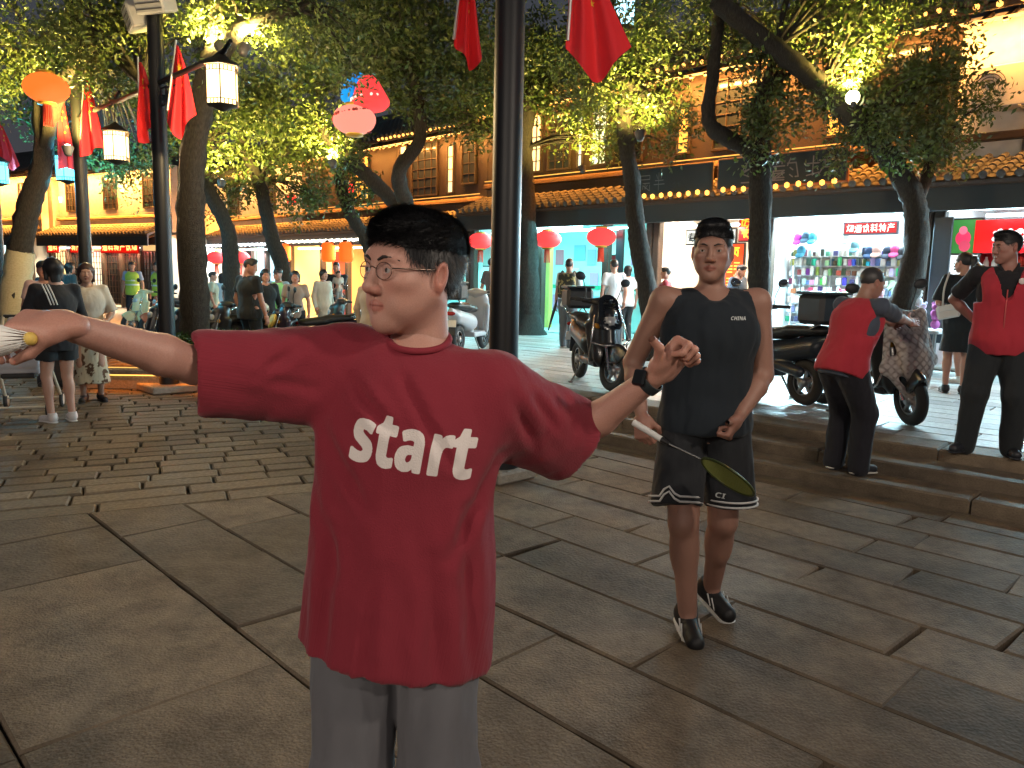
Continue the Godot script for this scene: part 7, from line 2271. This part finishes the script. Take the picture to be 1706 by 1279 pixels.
func build_people():
	var black := Color(0.011, 0.012, 0.016)
	var hair := Color(0.01, 0.009, 0.01)
	boy()
	racket_man()
	vest_men()
	# the young woman in black with a white bag
	var r := person("woman in a black T-shirt dress with a white shoulder bag seen from behind", V(5.31, 0.28, -9.3), PI - 0.5, 1.68, {"hair": ["bun", hair], "cell": 0.014, "w": 1.0, "head": V(0.0, 0.9, 0), "hl": V(0.16, 0.98, 0.14), "hr": V(-0.2, 0.9, 0.08),
		"wear": [["dress_skirt", "skirt", black, {"hem": 0.3, "flare": 0.21}], ["top", "tee", black, {"ease": 0.025, "sleeve": 0.95, "sr": 0.095, "hem": -0.2}]], "shoes": [Color(0.012, 0.012, 0.013), Color(0.02, 0.02, 0.02)]})
	var bag := thing("shoulder_bag", "small white shoulder bag with a long strap on the woman in black", "bag", V(5.31, 0.28, -9.3), PI - 0.5)
	var m := MB.new()
	m.box(V(0.14, 0.98, -0.19), V(0.24, 0.16, 0.07), Basis(Vector3(0, 0, 1), -0.25), 0.02)
	m.box(V(0.14, 1.03, -0.23), V(0.2, 0.07, 0.03), Basis(Vector3(0, 0, 1), -0.25), 0.01)
	put(m, "bag_body", mat(Color(0.55, 0.54, 0.52), 0.5), bag)
	m = MB.new()
	m.tube(spline([V(0.12, 1.06, -0.19), V(0.02, 1.25, -0.17), V(-0.12, 1.42, -0.1), V(-0.13, 1.44, 0.0)], 4), [0.012, 0.012], 6)
	m.tube(spline([V(0.2, 1.04, -0.18), V(0.2, 1.25, -0.16), V(0.16, 1.44, -0.06)], 4), [0.012, 0.012], 6)
	put(m, "strap", mat(Color(0.5, 0.5, 0.48), 0.5), bag)
	person("woman in a black skirt and white shoes behind the woman with the white bag", V(6.0, 0.28, -10.3), PI + 0.3, 1.6, {"hair": ["bun", hair], "wear": [["skirt", "skirt", black, {"hem": 0.34, "flare": 0.24}], ["top", "tee", black, {}]], "shoes": [Color(0.6, 0.6, 0.58), Color(0.6, 0.6, 0.6)]})
	# terrace, middle
	person("man with a camouflage backpack walking towards the cyan shop", V(1.0, 0.28, -14.4), PI - 0.25, 1.62, {"hair": ["short", hair], "skin": SKIN * 0.8, "hl": V(0.24, 0.76, 0.02), "fl": V(0.09, 0.08, 0.1), "fr": V(-0.08, 0.08, -0.12),
		"wear": [["trousers", "pants", Color(0.1, 0.12, 0.14), {"ease": 0.015}], ["t_shirt", "tee", Color(0.5, 0.52, 0.52), {"ease": 0.01}]], "shoes": [black, black]})
	var bp := thing("backpack", "camouflage backpack on the man walking to the cyan shop", "backpack", V(1.0, 0.28, -14.4), PI - 0.25)
	var F := Field.new(V(-0.25, 0.8, -0.4), V(0.25, 1.5, 0.0), 0.014)
	F.rbox(Transform3D(Basis(), V(0, 1.13, -0.2)), V(0.16, 0.23, 0.08), 0.06, 0.03)
	F.rbox(Transform3D(Basis(), V(0, 1.04, -0.28)), V(0.11, 0.1, 0.04), 0.03, 0.03)
	var L := cloth_look(Color(0.03, 0.03, 0.02), 0.004)
	L.alt = Color(0.3, 0.25, 0.1); L.spots = 12.0
	m = MB.new()
	F.to(m, L)
	put(m, "pack", mat_cloth, bp)
	for s: float in [-1.0, 1.0]:
		m = MB.new()
		m.tube(spline([V(0.1 * s, 1.3, -0.2), V(0.11 * s, 1.39, -0.08), V(0.12 * s, 1.3, 0.13), V(0.14 * s, 1.05, 0.0)], 4), [0.018, 0.018], 6)
		put(m, "shoulder_strap", mat(Color(0.02, 0.02, 0.02), 0.8), bp)
	var um := thing("umbrella", "folded black umbrella in the backpack man's hand", "umbrella", V(0.77, 1.05, -14.42))
	m = MB.new()
	m.lathe([Vector2(0.0, -0.5), Vector2(0.012, -0.48), Vector2(0.03, -0.1), Vector2(0.02, 0.02), Vector2(0.012, 0.1), Vector2(0.0, 0.1)], 8, Transform3D(Basis(Vector3(0, 0, 1), -0.25), Vector3.ZERO))
	put(m, "canopy", mat(Color(0.01, 0.01, 0.012), 0.7), um)
	person("person in a white shirt at the cyan shop behind the scooter", V(1.92, 0.28, -15.2), PI + 0.2, 1.64, {"hair": ["short", hair], "wear": [["trousers", "pants", Color(0.04, 0.05, 0.07)], ["shirt", "tee", Color(0.55, 0.56, 0.58), {"ease": 0.02}]], "shoes": [black, black]})
	person("smaller dark-haired person close beside the white shirt at the cyan shop", V(2.3, 0.28, -16.0), PI + 0.4, 1.55, {"hair": ["bob", hair], "wear": [["trousers", "pants", black], ["shirt", "tee", Color(0.5, 0.52, 0.55), {"ease": 0.02}]]})
	person("boy in a red shirt looking left at the snack shop", V(2.75, 0.28, -14.3), -1.9, 1.5, {"hair": ["short", hair], "wear": [["trousers", "pants", Color(0.05, 0.05, 0.06)], ["red_shirt", "tee", Color(0.3, 0.03, 0.04), {"ease": 0.02}]], "shoes": [black, black]})
	person("person in the snack shop doorway looking down", row(-3.9, 0.28, -0.3), 0.6, 1.6, {"hair": ["short", hair], "head": V(0.4, 0.3, 0), "wear": [["trousers", "pants", black], ["shirt", "tee", Color(0.1, 0.14, 0.2)]]})
	person("person holding out a phone half behind the nearest lamp post", V(-0.42, 0.28, -15), PI - 0.8, 1.62, {"hair": ["short", hair], "hr": V(-0.2, 1.1, 0.4), "wear": [["trousers", "pants", black], ["shirt", "tee", Color(0.12, 0.1, 0.1)]], "shoes": [black, black]})
	# left: stroller group
	r = person("woman in a black hooded jacket with white stripes and black shorts beside the stroller", V(-4.6, 0, -7.85), -2.2, 1.66, {"hair": ["bob", hair], "cell": 0.013, "hcell": 0.006, "w": 1.08, "skin": Color(0.5, 0.3, 0.22), "fl": V(0.09, 0.075, 0.02), "fr": V(-0.09, 0.075, -0.03), "hl": V(0.22, 1.0, 0.25), "hr": V(-0.2, 1.0, 0.25),
		"wear": [["shorts", "shorts", black, {"len": 0.55, "lr": 0.118}], ["hooded_jacket", "long", Color(0.012, 0.013, 0.018), {"ease": 0.02, "hem": -0.09}]], "shoes": [Color(0.55, 0.52, 0.52), Color(0.6, 0.58, 0.56)]})
	for k in 3:
		m = MB.new()
		var J: Dictionary = r[1]
		var p0: Vector3 = J.shl + V(0.0, 0.05 - 0.0, -0.065 - k * 0.004) + V(-0.03 - k * 0.028, 0, -0.01)
		m.tube([p0, p0 + V(-0.02, -0.1, -0.05), p0 + V(-0.05, -0.2, -0.055)], [0.007, 0.007], 5)
		put(m, "white_stripe", mat(Color(0.6, 0.6, 0.6), 0.8), r[0])
	person("woman in a cream blouse and a long skirt with brown flowers", V(-4.95, 0, -9.1), 0.5, 1.62, {"hair": ["bob", Color(0.03, 0.012, 0.01)], "cell": 0.014, "hcell": 0.006, "skin": Color(0.42, 0.26, 0.19), "hl": V(0.18, 0.95, 0.2), "hr": V(-0.1, 1.02, 0.24),
		"wear": [["floral_skirt", "skirt", Color(0.55, 0.5, 0.38), {"hem": 0.135, "flare": 0.2, "alt": Color(0.1, 0.05, 0.025), "spots": 9.0, "cell": 0.01}], ["blouse", "tee", Color(0.6, 0.55, 0.47), {"ease": 0.03, "sleeve": 0.95, "sr": 0.08}]], "shoes": [black, black]})
	person("person in a pink top and a black cap behind the raised hand", V(-6.1, 0, -10.2), 0.6, 1.64, {"hair": ["cap", black], "cell": 0.015, "wear": [["trousers", "pants", Color(0.05, 0.05, 0.06)], ["top", "tee", Color(0.6, 0.4, 0.38), {}]], "shoes": [black, black]})
	person("dark-haired passer-by at the far left edge near the cold shop window", V(-8.9, 0, -15), PI, 1.6, {"hair": ["short", hair], "wear": [["trousers", "pants", black], ["top", "tee", Color(0.05, 0.06, 0.08)]]})
	person("passer-by with dark hair just right of the far-left one", V(-9.6, 0, -17), 2.6, 1.65, {"hair": ["bob", hair], "wear": [["trousers", "pants", black], ["top", "tee", Color(0.04, 0.06, 0.07)]]})
	# policemen
	for k in 2:
		var g := person(["left policeman in a yellow-green vest and black cap behind the cream scooter", "right policeman in a yellow-green vest beside the lamp post"][k], [V(-10.68, 0, -22), V(-9.75, 0, -21.5)][k], [0.3, -0.5][k], 1.74, {"hair": ["cap", black], "wear": [["trousers", "pants", Color(0.012, 0.014, 0.022)], ["shirt", "tee", Color(0.25, 0.32, 0.48)], ["hi_vis_vest", "vest", Color(0.5, 0.65, 0.08), {"ease": 0.03}]], "shoes": [black, black]}, "policemen in vests")
		for y in [0.1, 0.0]:
			m = MB.new()
			m.lathe([Vector2(0.19, -0.02), Vector2(0.19, 0.02)], 16, Transform3D(Basis.from_scale(V(1, 1, 0.82)), g[1].pel + V(0, 0.17 + y * 1.2, 0)))
			put(m, "reflective_band", mat(Color(0.6, 0.62, 0.6), 0.3), g[0])
	person("policewoman in a bright vest among the people by the shops", V(-4.5, 0, -15), -0.3, 1.62, {"hair": ["cap", black], "wear": [["trousers", "pants", black], ["shirt", "tee", Color(0.3, 0.4, 0.5)], ["hi_vis_vest", "vest", Color(0.3, 0.7, 0.25), {"ease": 0.03}]]}, "policemen in vests")
	# around the left scooters
	person("heavy man in a black polo shirt standing behind the planter hedge", V(-4.14, 0, -12.3), 2.5, 1.76, {"hair": ["short", hair], "cell": 0.014, "w": 1.15, "head": V(0.2, -0.9, 0), "hr": V(-0.27, 0.85, 0.1), "wear": [["trousers", "pants", black, {}], ["polo_shirt", "tee", Color(0.014, 0.016, 0.022), {"ease": 0.03}]], "shoes": [black, black]})
	person("woman in black right of the man in the black polo", V(-4.3, 0, -13.6), 0.5, 1.6, {"hair": ["bob", hair], "wear": [["trousers", "pants", black], ["top", "long", black, {"ease": 0.02}]]})
	person("woman with a white face mask and dark hair near the yellow-fronted scooter", V(-3.95, 0, -14.2), 0.2, 1.58, {"hair": ["bob", hair], "wear": [["trousers", "pants", black], ["top", "tee", Color(0.3, 0.24, 0.2)]]})
	person("woman with a short bob in a loose beige blouse", V(-4.12, 0, -17), 0.9, 1.62, {"hair": ["bob", Color(0.014, 0.008, 0.008)], "wear": [["trousers", "pants", Color(0.3, 0.27, 0.22)], ["blouse", "long", Color(0.5, 0.42, 0.34), {"ease": 0.04, "hem": -0.14}]]})
	person("man in a black T-shirt carrying a child at the warm shop", V(-4.2, 0, -18.6), 0.1, 1.8, {"hair": ["short", hair], "w": 1.1, "hl": V(-0.02, 1.15, 0.26), "hr": V(-0.08, 1.05, 0.24), "wear": [["trousers", "pants", Color(0.03, 0.035, 0.05)], ["t_shirt", "tee", Color(0.015, 0.014, 0.016), {"ease": 0.02}]], "shoes": [black, black]})
	person("small child in pale clothes carried on the man's arm", V(-4.1, 0.72, -18.35), 0.5, 0.85, {"hair": ["short", Color(0.03, 0.02, 0.015)], "fix": {"hs": 1.45}, "wear": [["trousers", "pants", Color(0.2, 0.2, 0.2)], ["top", "tee", Color(0.45, 0.4, 0.35), {"ease": 0.02}]]})
	person("girl in a white top with long black hair seen from behind", V(-7.06, 0, -19), PI + 0.3, 1.48, {"hair": ["long", hair], "wear": [["trousers", "pants", Color(0.4, 0.42, 0.45)], ["top", "tee", Color(0.62, 0.66, 0.7), {"ease": 0.03}]]})
	person("person in a pink shirt half behind the planter tree", V(-6.96, 0, -17), 1.2, 1.6, {"hair": ["short", hair], "hr": V(0.0, 1.0, 0.35), "wear": [["trousers", "pants", black], ["shirt", "tee", Color(0.6, 0.38, 0.44), {"ease": 0.03}]]})
	person("person in a pale green shirt near the pale-lit shop", V(-6.9, 0, -18), 1.9, 1.52, {"hair": ["short", hair], "wear": [["trousers", "pants", black], ["shirt", "tee", Color(0.4, 0.45, 0.36), {"ease": 0.02}]]})
	person("man in a light blue uniform shirt behind the man in the black polo", V(-5.75, 0, -16.3), 0.5, 1.7, {"hair": ["cap", Color(0.03, 0.035, 0.05)], "wear": [["trousers", "pants", black], ["uniform_shirt", "tee", Color(0.28, 0.4, 0.52), {"ease": 0.02}]]})
	person("woman in a beige cardigan and long grey-green skirt just left of the boy's chin", V(-2.1, 0, -11.6), 2.7, 1.62, {"hair": ["long", hair], "cell": 0.015, "hr": V(-0.1, 1.2, 0.3), "wear": [["long_skirt", "skirt", Color(0.09, 0.1, 0.085), {"hem": 0.1, "flare": 0.2}], ["cardigan", "long", Color(0.42, 0.34, 0.27), {"ease": 0.03, "hem": -0.1}]]})

func boy():
	var o := thing("person", "boy in a red T-shirt with white print and glasses, arms stretched wide", "person", V(-0.24, 0, -1.66))
	var B := Basis.from_euler(V(0.0, -0.08, -0.07))
	var J := skeleton(1.72, {"torso": V(0.0, -0.08, -0.07), "head": V(-0.05, -0.8, -0.03), "w": 0.92, "sol": V(0.0, -0.045, 0), "sor": V(0, -0.015, 0),
		"hr": V(-0.54, 1.475, 0.28), "hdr": V(-1, 0.06, 0.14), "epr": V(0, -0.55, -0.85), "thr": V(0.0, -0.35, 1), "hkr": "pinch",
		"hl": V(0.56, 1.365, -0.06), "epl": V(0.1, -0.8, -0.8), "hdl": V(0.62, 0.74, 0.1), "thl": V(-0.55, 0.5, 0.55), "hkl": "fist"})
	var tone := Color(0.5, 0.28, 0.22)
	J.hs = 1.06; J.head += V(0.0, -0.012, 0)
	put(body_mesh(J, tone, 0.009, 0.003), "body", mat_skin, o)
	J.gaze = V(-0.12, 0.05, 1)
	face_parts(o, J, Color(0.02, 0.014, 0.014))
	var H := Transform3D(J.HB * J.q, J.head)
	var m := MB.new()
	m.add(hair_mesh("boy", 0.004), H)
	put(m, "hair", hair_mat(Color(0.008, 0.008, 0.01)), o)
	# shirt
	var F := Field.new(V(-0.55, 0.55, -0.35), V(0.5, 1.6, 0.45), 0.008)
	var pel: Vector3 = J.pel
	var ch: Vector3 = J.chest
	F.cap(pel + B * V(0, -0.28, 0.01), ch + B * V(0, -0.06, 0.0), 0.222, 0.192, 0.03, B.z, 0.7)
	F.ell(ch + B * V(0, 0.0, 0.0), V(0.19, 0.18, 0.13), B, 0.05)
	var er: Vector3 = J.shr.lerp(J.elr, 1.0)
	var dr: Vector3 = (J.elr - J.shr).normalized()
	var el: Vector3 = J.shl.lerp(J.ell, 0.96)
	var dl: Vector3 = (J.ell - J.shl).normalized()
	for s in ["l", "r"]:
		F.cap(J.neck + B * V(0, -0.06, 0), J["sh" + s], 0.058, 0.066, 0.05)
	F.cap(J.shr, er + dr * 0.04, 0.078, 0.064, 0.05)
	F.cap(J.shr + V(0.02, -0.07, 0), er + dr * 0.04 + V(0.0, -0.05, 0), 0.07, 0.048, 0.04)
	F.rbox(Transform3D(frame(dr), er + dr * 0.12), V(0.16, 0.16, 0.12), 0.002, 0.003, true)
	F.cap(er + dr * 0.03, er - dr * 0.1, 0.056, 0.045, 0.004, Vector3.ZERO, 1.0, true)
	F.cap(er + dr * 0.03 + V(0, -0.05, 0), er - dr * 0.09 + V(0, -0.04, 0), 0.04, 0.03, 0.01, Vector3.ZERO, 1.0, true)
	F.cap(J.shl, el + dl * 0.05, 0.08, 0.082, 0.05)
	F.cap(J.shl + V(-0.02, -0.06, 0), el + dl * 0.05 + V(-0.03, -0.05, 0), 0.075, 0.07, 0.04)
	F.rbox(Transform3D(frame(dl), el + dl * 0.12), V(0.16, 0.16, 0.12), 0.002, 0.003, true)
	F.cap(el + dl * 0.03, el - dl * 0.08, 0.068, 0.05, 0.004, Vector3.ZERO, 1.0, true)
	F.cap(J.neck + B * V(0, 0.03, 0.016), J.head, 0.062, 0.078, 0.004, Vector3.ZERO, 1.0, true)
	F.rbox(Transform3D(B * Basis(Vector3(0, 0, 1), -0.06), pel + B * V(0, -0.17 - 0.25, 0)), V(0.6, 0.25, 0.5), 0.002, 0.003, true)
	F.cap(pel + B * V(0, -0.32, 0.01), pel + B * V(0, -0.18, 0.01), 0.2, 0.12, 0.01, B.z, 0.58, true)
	var L := FoldLook.new()
	L.nz = wrinkle; L.amp = 0.012; L.stretch = V(4.2, 2.0, 4.2)
	for q in [[V(0.02, 1.37, 0.1), V(0.12, 1.2, 0.13), 0.012, 0.014], [V(-0.09, 1.36, 0.1), V(0.0, 1.27, 0.14), 0.014, 0.016], [V(-0.17, 1.28, 0.1), V(-0.05, 1.1, 0.14), 0.01, 0.02], [V(-0.2, 1.2, 0.08), V(-0.12, 0.95, 0.13), 0.013, 0.02], [V(0.22, 1.2, 0.05), V(0.12, 1.0, 0.13), 0.012, 0.02], [V(-0.13, 1.05, 0.13), V(-0.16, 0.74, 0.14), 0.014, 0.022], [V(-0.03, 0.98, 0.14), V(-0.06, 0.7, 0.15), 0.008, 0.02], [V(0.08, 1.0, 0.14), V(0.1, 0.7, 0.15), 0.01, 0.025], [V(0.15, 1.1, 0.1), V(0.17, 0.72, 0.12), 0.012, 0.02], [V(0.24, 1.33, 0.05), V(0.33, 1.14, 0.02), 0.014, 0.016], [V(0.29, 1.32, 0.02), V(0.38, 1.2, 0.0), 0.012, 0.014], [V(-0.2, 1.42, 0.06), V(-0.33, 1.33, 0.2), 0.012, 0.014], [V(-0.17, 1.34, 0.08), V(-0.33, 1.38, 0.16), 0.01, 0.014]]: L.folds.append(q)
	L.turn = B * Basis(Vector3(0, 0, 1), -0.1)
	var pc: Vector3 = L.turn.transposed() * V(0.045, 1.235, 0.1)
	L.print_c = Vector2(pc.x, pc.y); L.print_s = Vector2(0.7, 0.7)
	m = MB.new()
	F.to(m, L)
	var red := Color(0.21, 0.012, 0.028).linear_to_srgb()
	var im := blank(1024, 1024, red)
	for d in [V(-4, 0, 0), V(4, 0, 0), V(0, -4, 0), V(0, 4, 0), V(-3, -3, 0), V(3, 3, 0), V(3, -3, 0), V(-3, 3, 0)]: letters(im, "start", Rect2(512 - 178 + d.x, 512 - 74 + d.y, 356, 148), Color(0.86, 0.83, 0.82))
	for y in 1024:
		for x in 1024:
			var w := 0.97 + 0.03 * (1.0 if (x / 2 + y / 2) % 2 == 0 else -1.0) * (1.0 if y % 3 else 0.5)
			im.set_pixel(x, y, im.get_pixel(x, y) * w)
	var sm := picture(im, 0.92)
	sm.rim_enabled = true; sm.rim = 0.2; sm.rim_tint = 0.8
	sm.heightmap_enabled = true; sm.heightmap_texture = noise_tex(71, 0.35, Color(0, 0, 0), Color(1, 1, 1), 2); sm.heightmap_scale = 0.12
	put(m, "t_shirt", sm, o)
	# collar band
	m = MB.new()
	var ring_p := []
	for i in 33:
		var a := TAU * i / 32.0
		ring_p.append(J.neck + B * V(cos(a) * 0.066, 0.006 - sin(a) * 0.02, sin(a) * 0.066 + 0.014))
	m.tube(ring_p, [0.0075, 0.0075], 8, false)
	put(m, "collar", mat(Color(0.21, 0.015, 0.03), 0.9), o)
	# grey trousers
	var C := cloth_look(Color(0.125, 0.125, 0.14), 0.016, V(7, 1.6, 7))
	put(cloth(J, "pants", 0.011, C, {"ease": 0.008}), "trousers", mat_cloth, o)
	shoes(o, J, Color(0.4, 0.4, 0.4), Color(0.6, 0.6, 0.6))
	# glasses
	var gl := MB.new()
	for s: float in [-1.0, 1.0]:
		var rp := []
		for i in 25:
			var a := TAU * i / 24.0
			rp.append(V(0.032 * s + cos(a) * 0.023, 0.0 + sin(a) * 0.017, 0.098 - absf(0.032 * s + cos(a) * 0.023) * 0.12))
		gl.tube(rp, [0.0008, 0.0008], 6, false)
		gl.tube([V(0.055 * s, 0.006, 0.091), V(0.068 * s, 0.007, 0.075), V(0.078 * s, 0.01, -0.002), V(0.081 * s, -0.004, -0.02)], [0.0015, 0.0017], 6)
	gl.tube([V(-0.01, 0.004, 0.097), V(0, 0.008, 0.101), V(0.01, 0.004, 0.097)], [0.0012, 0.0012], 6)
	m = MB.new()
	m.add(gl, H)
	var gf := put(m, "glasses", mat(Color(0.22, 0.15, 0.12), 0.25, 0.8), o)
	var glass := StandardMaterial3D.new()
	glass.transparency = BaseMaterial3D.TRANSPARENCY_ALPHA
	glass.albedo_color = Color(0.95, 0.97, 1.0, 0.01)
	glass.roughness = 0.03
	for s: float in [-1.0, 1.0]:
		var q := MB.new()
		q.ell(V(0.032 * s, 0, 0.0945), V(0.022, 0.016, 0.0012), Basis(Vector3.UP, 0.12 * s), 20)
		m = MB.new()
		m.add(q, H)
		put(m, "lens", glass, gf)
	# watch on the left wrist
	m = MB.new()
	var wd: Vector3 = (J.wrl - J.ell).normalized()
	var wf := frame(wd)
	m.lathe([Vector2(0.029, -0.011), Vector2(0.0325, -0.0105), Vector2(0.0325, 0.0105), Vector2(0.029, 0.011)], 24, Transform3D(wf * Basis(Vector3(1, 0, 0), PI / 2), J.wrl - wd * 0.022))
	var wt := put(m, "watch_band", mat(Color(0.012, 0.02, 0.024), 0.6), o)
	m = MB.new()
	var wn := (V(-0.5, 0.5, 0.7) - wd * V(-0.5, 0.5, 0.7).dot(wd)).normalized()
	m.box(J.wrl - wd * 0.022 + wn * 0.034, V(0.036, 0.036, 0.01), frame(wn), 0.004)
	put(m, "watch_case", mat(Color(0.01, 0.012, 0.014), 0.15), wt)

func racket_man():
	var r := person("young man in a black sleeveless shirt and shorts holding a badminton racket", V(0.86, 0, -3.42), -0.06, 1.83, {"cell": 0.01, "hcell": 0.0035, "w": 1.08, "limb": 1.13, "skin": Color(0.36, 0.2, 0.15), "torso": V(0.02, 0.05, 0.0), "head": V(-0.03, -0.28, 0.0),
		"hl": V(0.115, 1.0, 0.14), "epl": V(0.75, -0.1, -0.8), "hdl": V(-0.45, -0.85, 0.25), "thl": V(-0.4, 0.3, 1), "hkl": "fist",
		"hr": V(-0.285, 0.985, 0.08), "epr": V(-0.5, 0, -1), "hdr": V(0.05, -0.95, 0.35), "thr": V(0.7, 0.2, 0.6), "hkr": "grip",
		"fl": V(0.11, 0.12, -0.17), "fr": V(-0.045, 0.1, 0.09), "tl": V(0.45, -0.3, 1), "tr": V(0.1, -0.25, 1), "kpl": V(0.0, 0, 1), "kpr": V(-0.25, 0, 1),
		"hair": ["short", Color(0.01, 0.011, 0.014)], "haircell": 0.0045,
		"wear": []})
	var o: Node3D = r[0]
	var J: Dictionary = r[1]
	# shirt and shorts carry small prints
	for k in 2:
		var L := cloth_look(Color(1, 1, 1), 0.011)
		L.turn = J.B
		var pc: Vector3 = J.B.transposed() * (J.chest + V(0.088, 0.085, 0.1) if k == 0 else J.hipl + V(-0.03, -0.3, 0.1))
		L.print_c = Vector2(pc.x, pc.y); L.print_s = Vector2.ONE * 0.6
		var im := blank(640, 640, (Color(0.007, 0.013, 0.021) if k == 0 else Color(0.014, 0.016, 0.021)).linear_to_srgb())
		letters(im, "CHINA" if k == 0 else "CI", Rect2(320 - (36 if k == 0 else 18), 312, 72 if k == 0 else 40, 16 if k == 0 else 26), Color(0.8, 0.82, 0.82), true, 4.0)
		var g := cloth(J, "sleeveless" if k == 0 else "shorts", 0.01, L, {"ease": 0.016, "hem": -0.03, "vee": 0.035, "arm": 0.048} if k == 0 else {"len": 0.83, "lr": 0.102, "ease": -0.004, "flare": 0.034, "blend": 0.01})
		var pm := picture(im, 0.9)
		pm.rim_enabled = true; pm.rim = 0.15
		put(g, "sleeveless_shirt" if k == 0 else "shorts", pm, o)
	shoes(o, J, Color(0.012, 0.012, 0.013), Color(0.6, 0.6, 0.58), 1.04)
	for s in ["l", "r"]:
		var t: Vector3 = J["toe" + s]
		var x := Vector3.UP.cross(t).normalized()
		var m := MB.new()
		for e: float in [-1.0, 1.0]:
			for k in 2: m.tube([J["an" + s] + x * e * 0.043 + t * (0.03 + k * 0.035) + Vector3(0, -0.012, 0), J["an" + s] + x * e * 0.045 + t * (0.06 + k * 0.035) + Vector3(0, -0.055, 0)], [0.004, 0.0025], 5)
		put(m, "shoe_trim", mat(Color(0.55, 0.55, 0.53), 0.5), o)
	# white stripes round the short legs
	for s in ["l", "r"]:
		var d: Vector3 = (J["kn" + s] - J["hip" + s]).normalized()
		var e: Vector3 = J["hip" + s].lerp(J["kn" + s], 0.83)
		for k in 2:
			var m := MB.new()
			var pts := []
			var out := -1.0 if s == "r" else 1.0
			for i in 33:
				var a := TAU * i / 32.0
				var notch := maxf(0.0, 1.0 - absf(wrapf(a - (0.0 if out > 0 else PI) - 0.45 * -out, -PI, PI)) * 3.0) * 0.05
				var fr := frame(d)
				pts.append(e + V(0.034 * out, 0, 0) + fr * V(cos(a) * 0.1145, sin(a) * 0.1145, -0.012 - k * 0.022 - notch))
			m.tube(pts, [0.005, 0.005], 5, false)
			put(m, "white_stripe", mat(Color(0.6, 0.6, 0.6), 0.8), o)

func vest_men():
	var red := Color(0.44, 0.024, 0.045)
	var dark := Color(0.012, 0.014, 0.02)
	var r := person("stooping older man in a red vest reaching for the scooter's handlebar", V(2.62, 0.1, -6.0), 2.0, 1.66, {"cell": 0.011, "hcell": 0.0045, "w": 1.1, "skin": Color(0.36, 0.2, 0.15), "torso": V(0.36, 0, 0), "head": V(0.3, -0.2, 0.0),
		"hr": V(0.02, 1.13, 0.72), "epr": V(-0.5, -1, 0), "hl": V(0.16, 1.13, 0.7), "epl": V(0.5, -1, 0), "hkr": "flat", "hkl": "grip", "hdr": V(0.1, 0, 1), "thr": V(0.5, 1, 0.2),
		"fl": V(0.12, 0.085, 0.02), "fr": V(-0.1, 0.085, 0.05), "shift": V(0, -0.02, -0.1),
		"hair": ["crop", Color(0.035, 0.034, 0.036)],
		"wear": [["trousers", "pants", Color(0.012, 0.014, 0.02), {"ease": 0.02}], ["shirt", "tee", Color(0.06, 0.075, 0.11), {"sleeve": 0.85}], ["red_vest", "vest", red, {"ease": 0.034, "hem": -0.055, "arm": 0.0}]], "shoes": [dark, Color(0.5, 0.48, 0.45)]})
	r = person("smiling man in a red vest over a black polo shirt at the right edge", V(3.72, 0.28, -5.95), -0.5, 1.71, {"cell": 0.01, "hcell": 0.0035, "w": 1.12, "skin": Color(0.34, 0.175, 0.14), "head": V(0.05, -0.95, 0.0),
		"hr": V(-0.16, 1.0, -0.2), "epr": V(-1, -0.3, -0.6), "hl": V(0.3, 0.9, -0.05), "fr": V(-0.17, 0.085, 0.03), "fl": V(0.14, 0.085, 0.0), "tr": V(-0.7, 0, 1), "tl": V(0.2, 0, 1),
		"hair": ["short", Color(0.01, 0.01, 0.012)],
		"wear": [["trousers", "pants", Color(0.013, 0.016, 0.022), {"ease": 0.015}], ["polo_shirt", "tee", Color(0.01, 0.01, 0.012), {"sleeve": 0.8}], ["red_vest", "vest", red, {"ease": 0.03, "hem": -0.075, "vee": 0.24, "neck_drop": -0.03, "arm": -0.02}]], "shoes": [dark, dark]})
	var o: Node3D = r[0]
	var J: Dictionary = r[1]
	var m := MB.new()
	for s: float in [-1.0, 1.0]: m.tube(spline([J.neck + J.B * V(0.06 * s, 0.035, -0.02), J.neck + J.B * V(0.058 * s, 0.01, 0.055), J.neck + J.B * V(0.012 * s, -0.06, 0.1)], 4), [0.016, 0.013], 7, true, 0.5)
	put(m, "polo_collar", mat(Color(0.01, 0.01, 0.012), 0.9), o)
	m = MB.new()
	m.tube(spline([J.chest + V(0, 0.02, 0.152), J.chest + V(0, -0.15, 0.158), J.pel + V(0, 0.05, 0.152)], 4), [0.005, 0.005], 5)
	put(m, "zip", mat(Color(0.5, 0.1, 0.1), 0.4, 0.5), o)
	m = MB.new()
	m.ell(J.head + J.HB * (V(0, -0.0665, 0.0835) * J.q), V(0.017, 0.0042, 0.006) * J.q, J.HB, 12)
	put(m, "teeth", mat(Color(0.6, 0.57, 0.52), 0.3), o)
	m = MB.new()
	m.ell(J.chest + V(0.085, 0.085, 0.16), V(0.024, 0.024, 0.006), Basis(), 12)
	put(m, "round_emblem", mat(Color(0.62, 0.55, 0.55), 0.7), o)
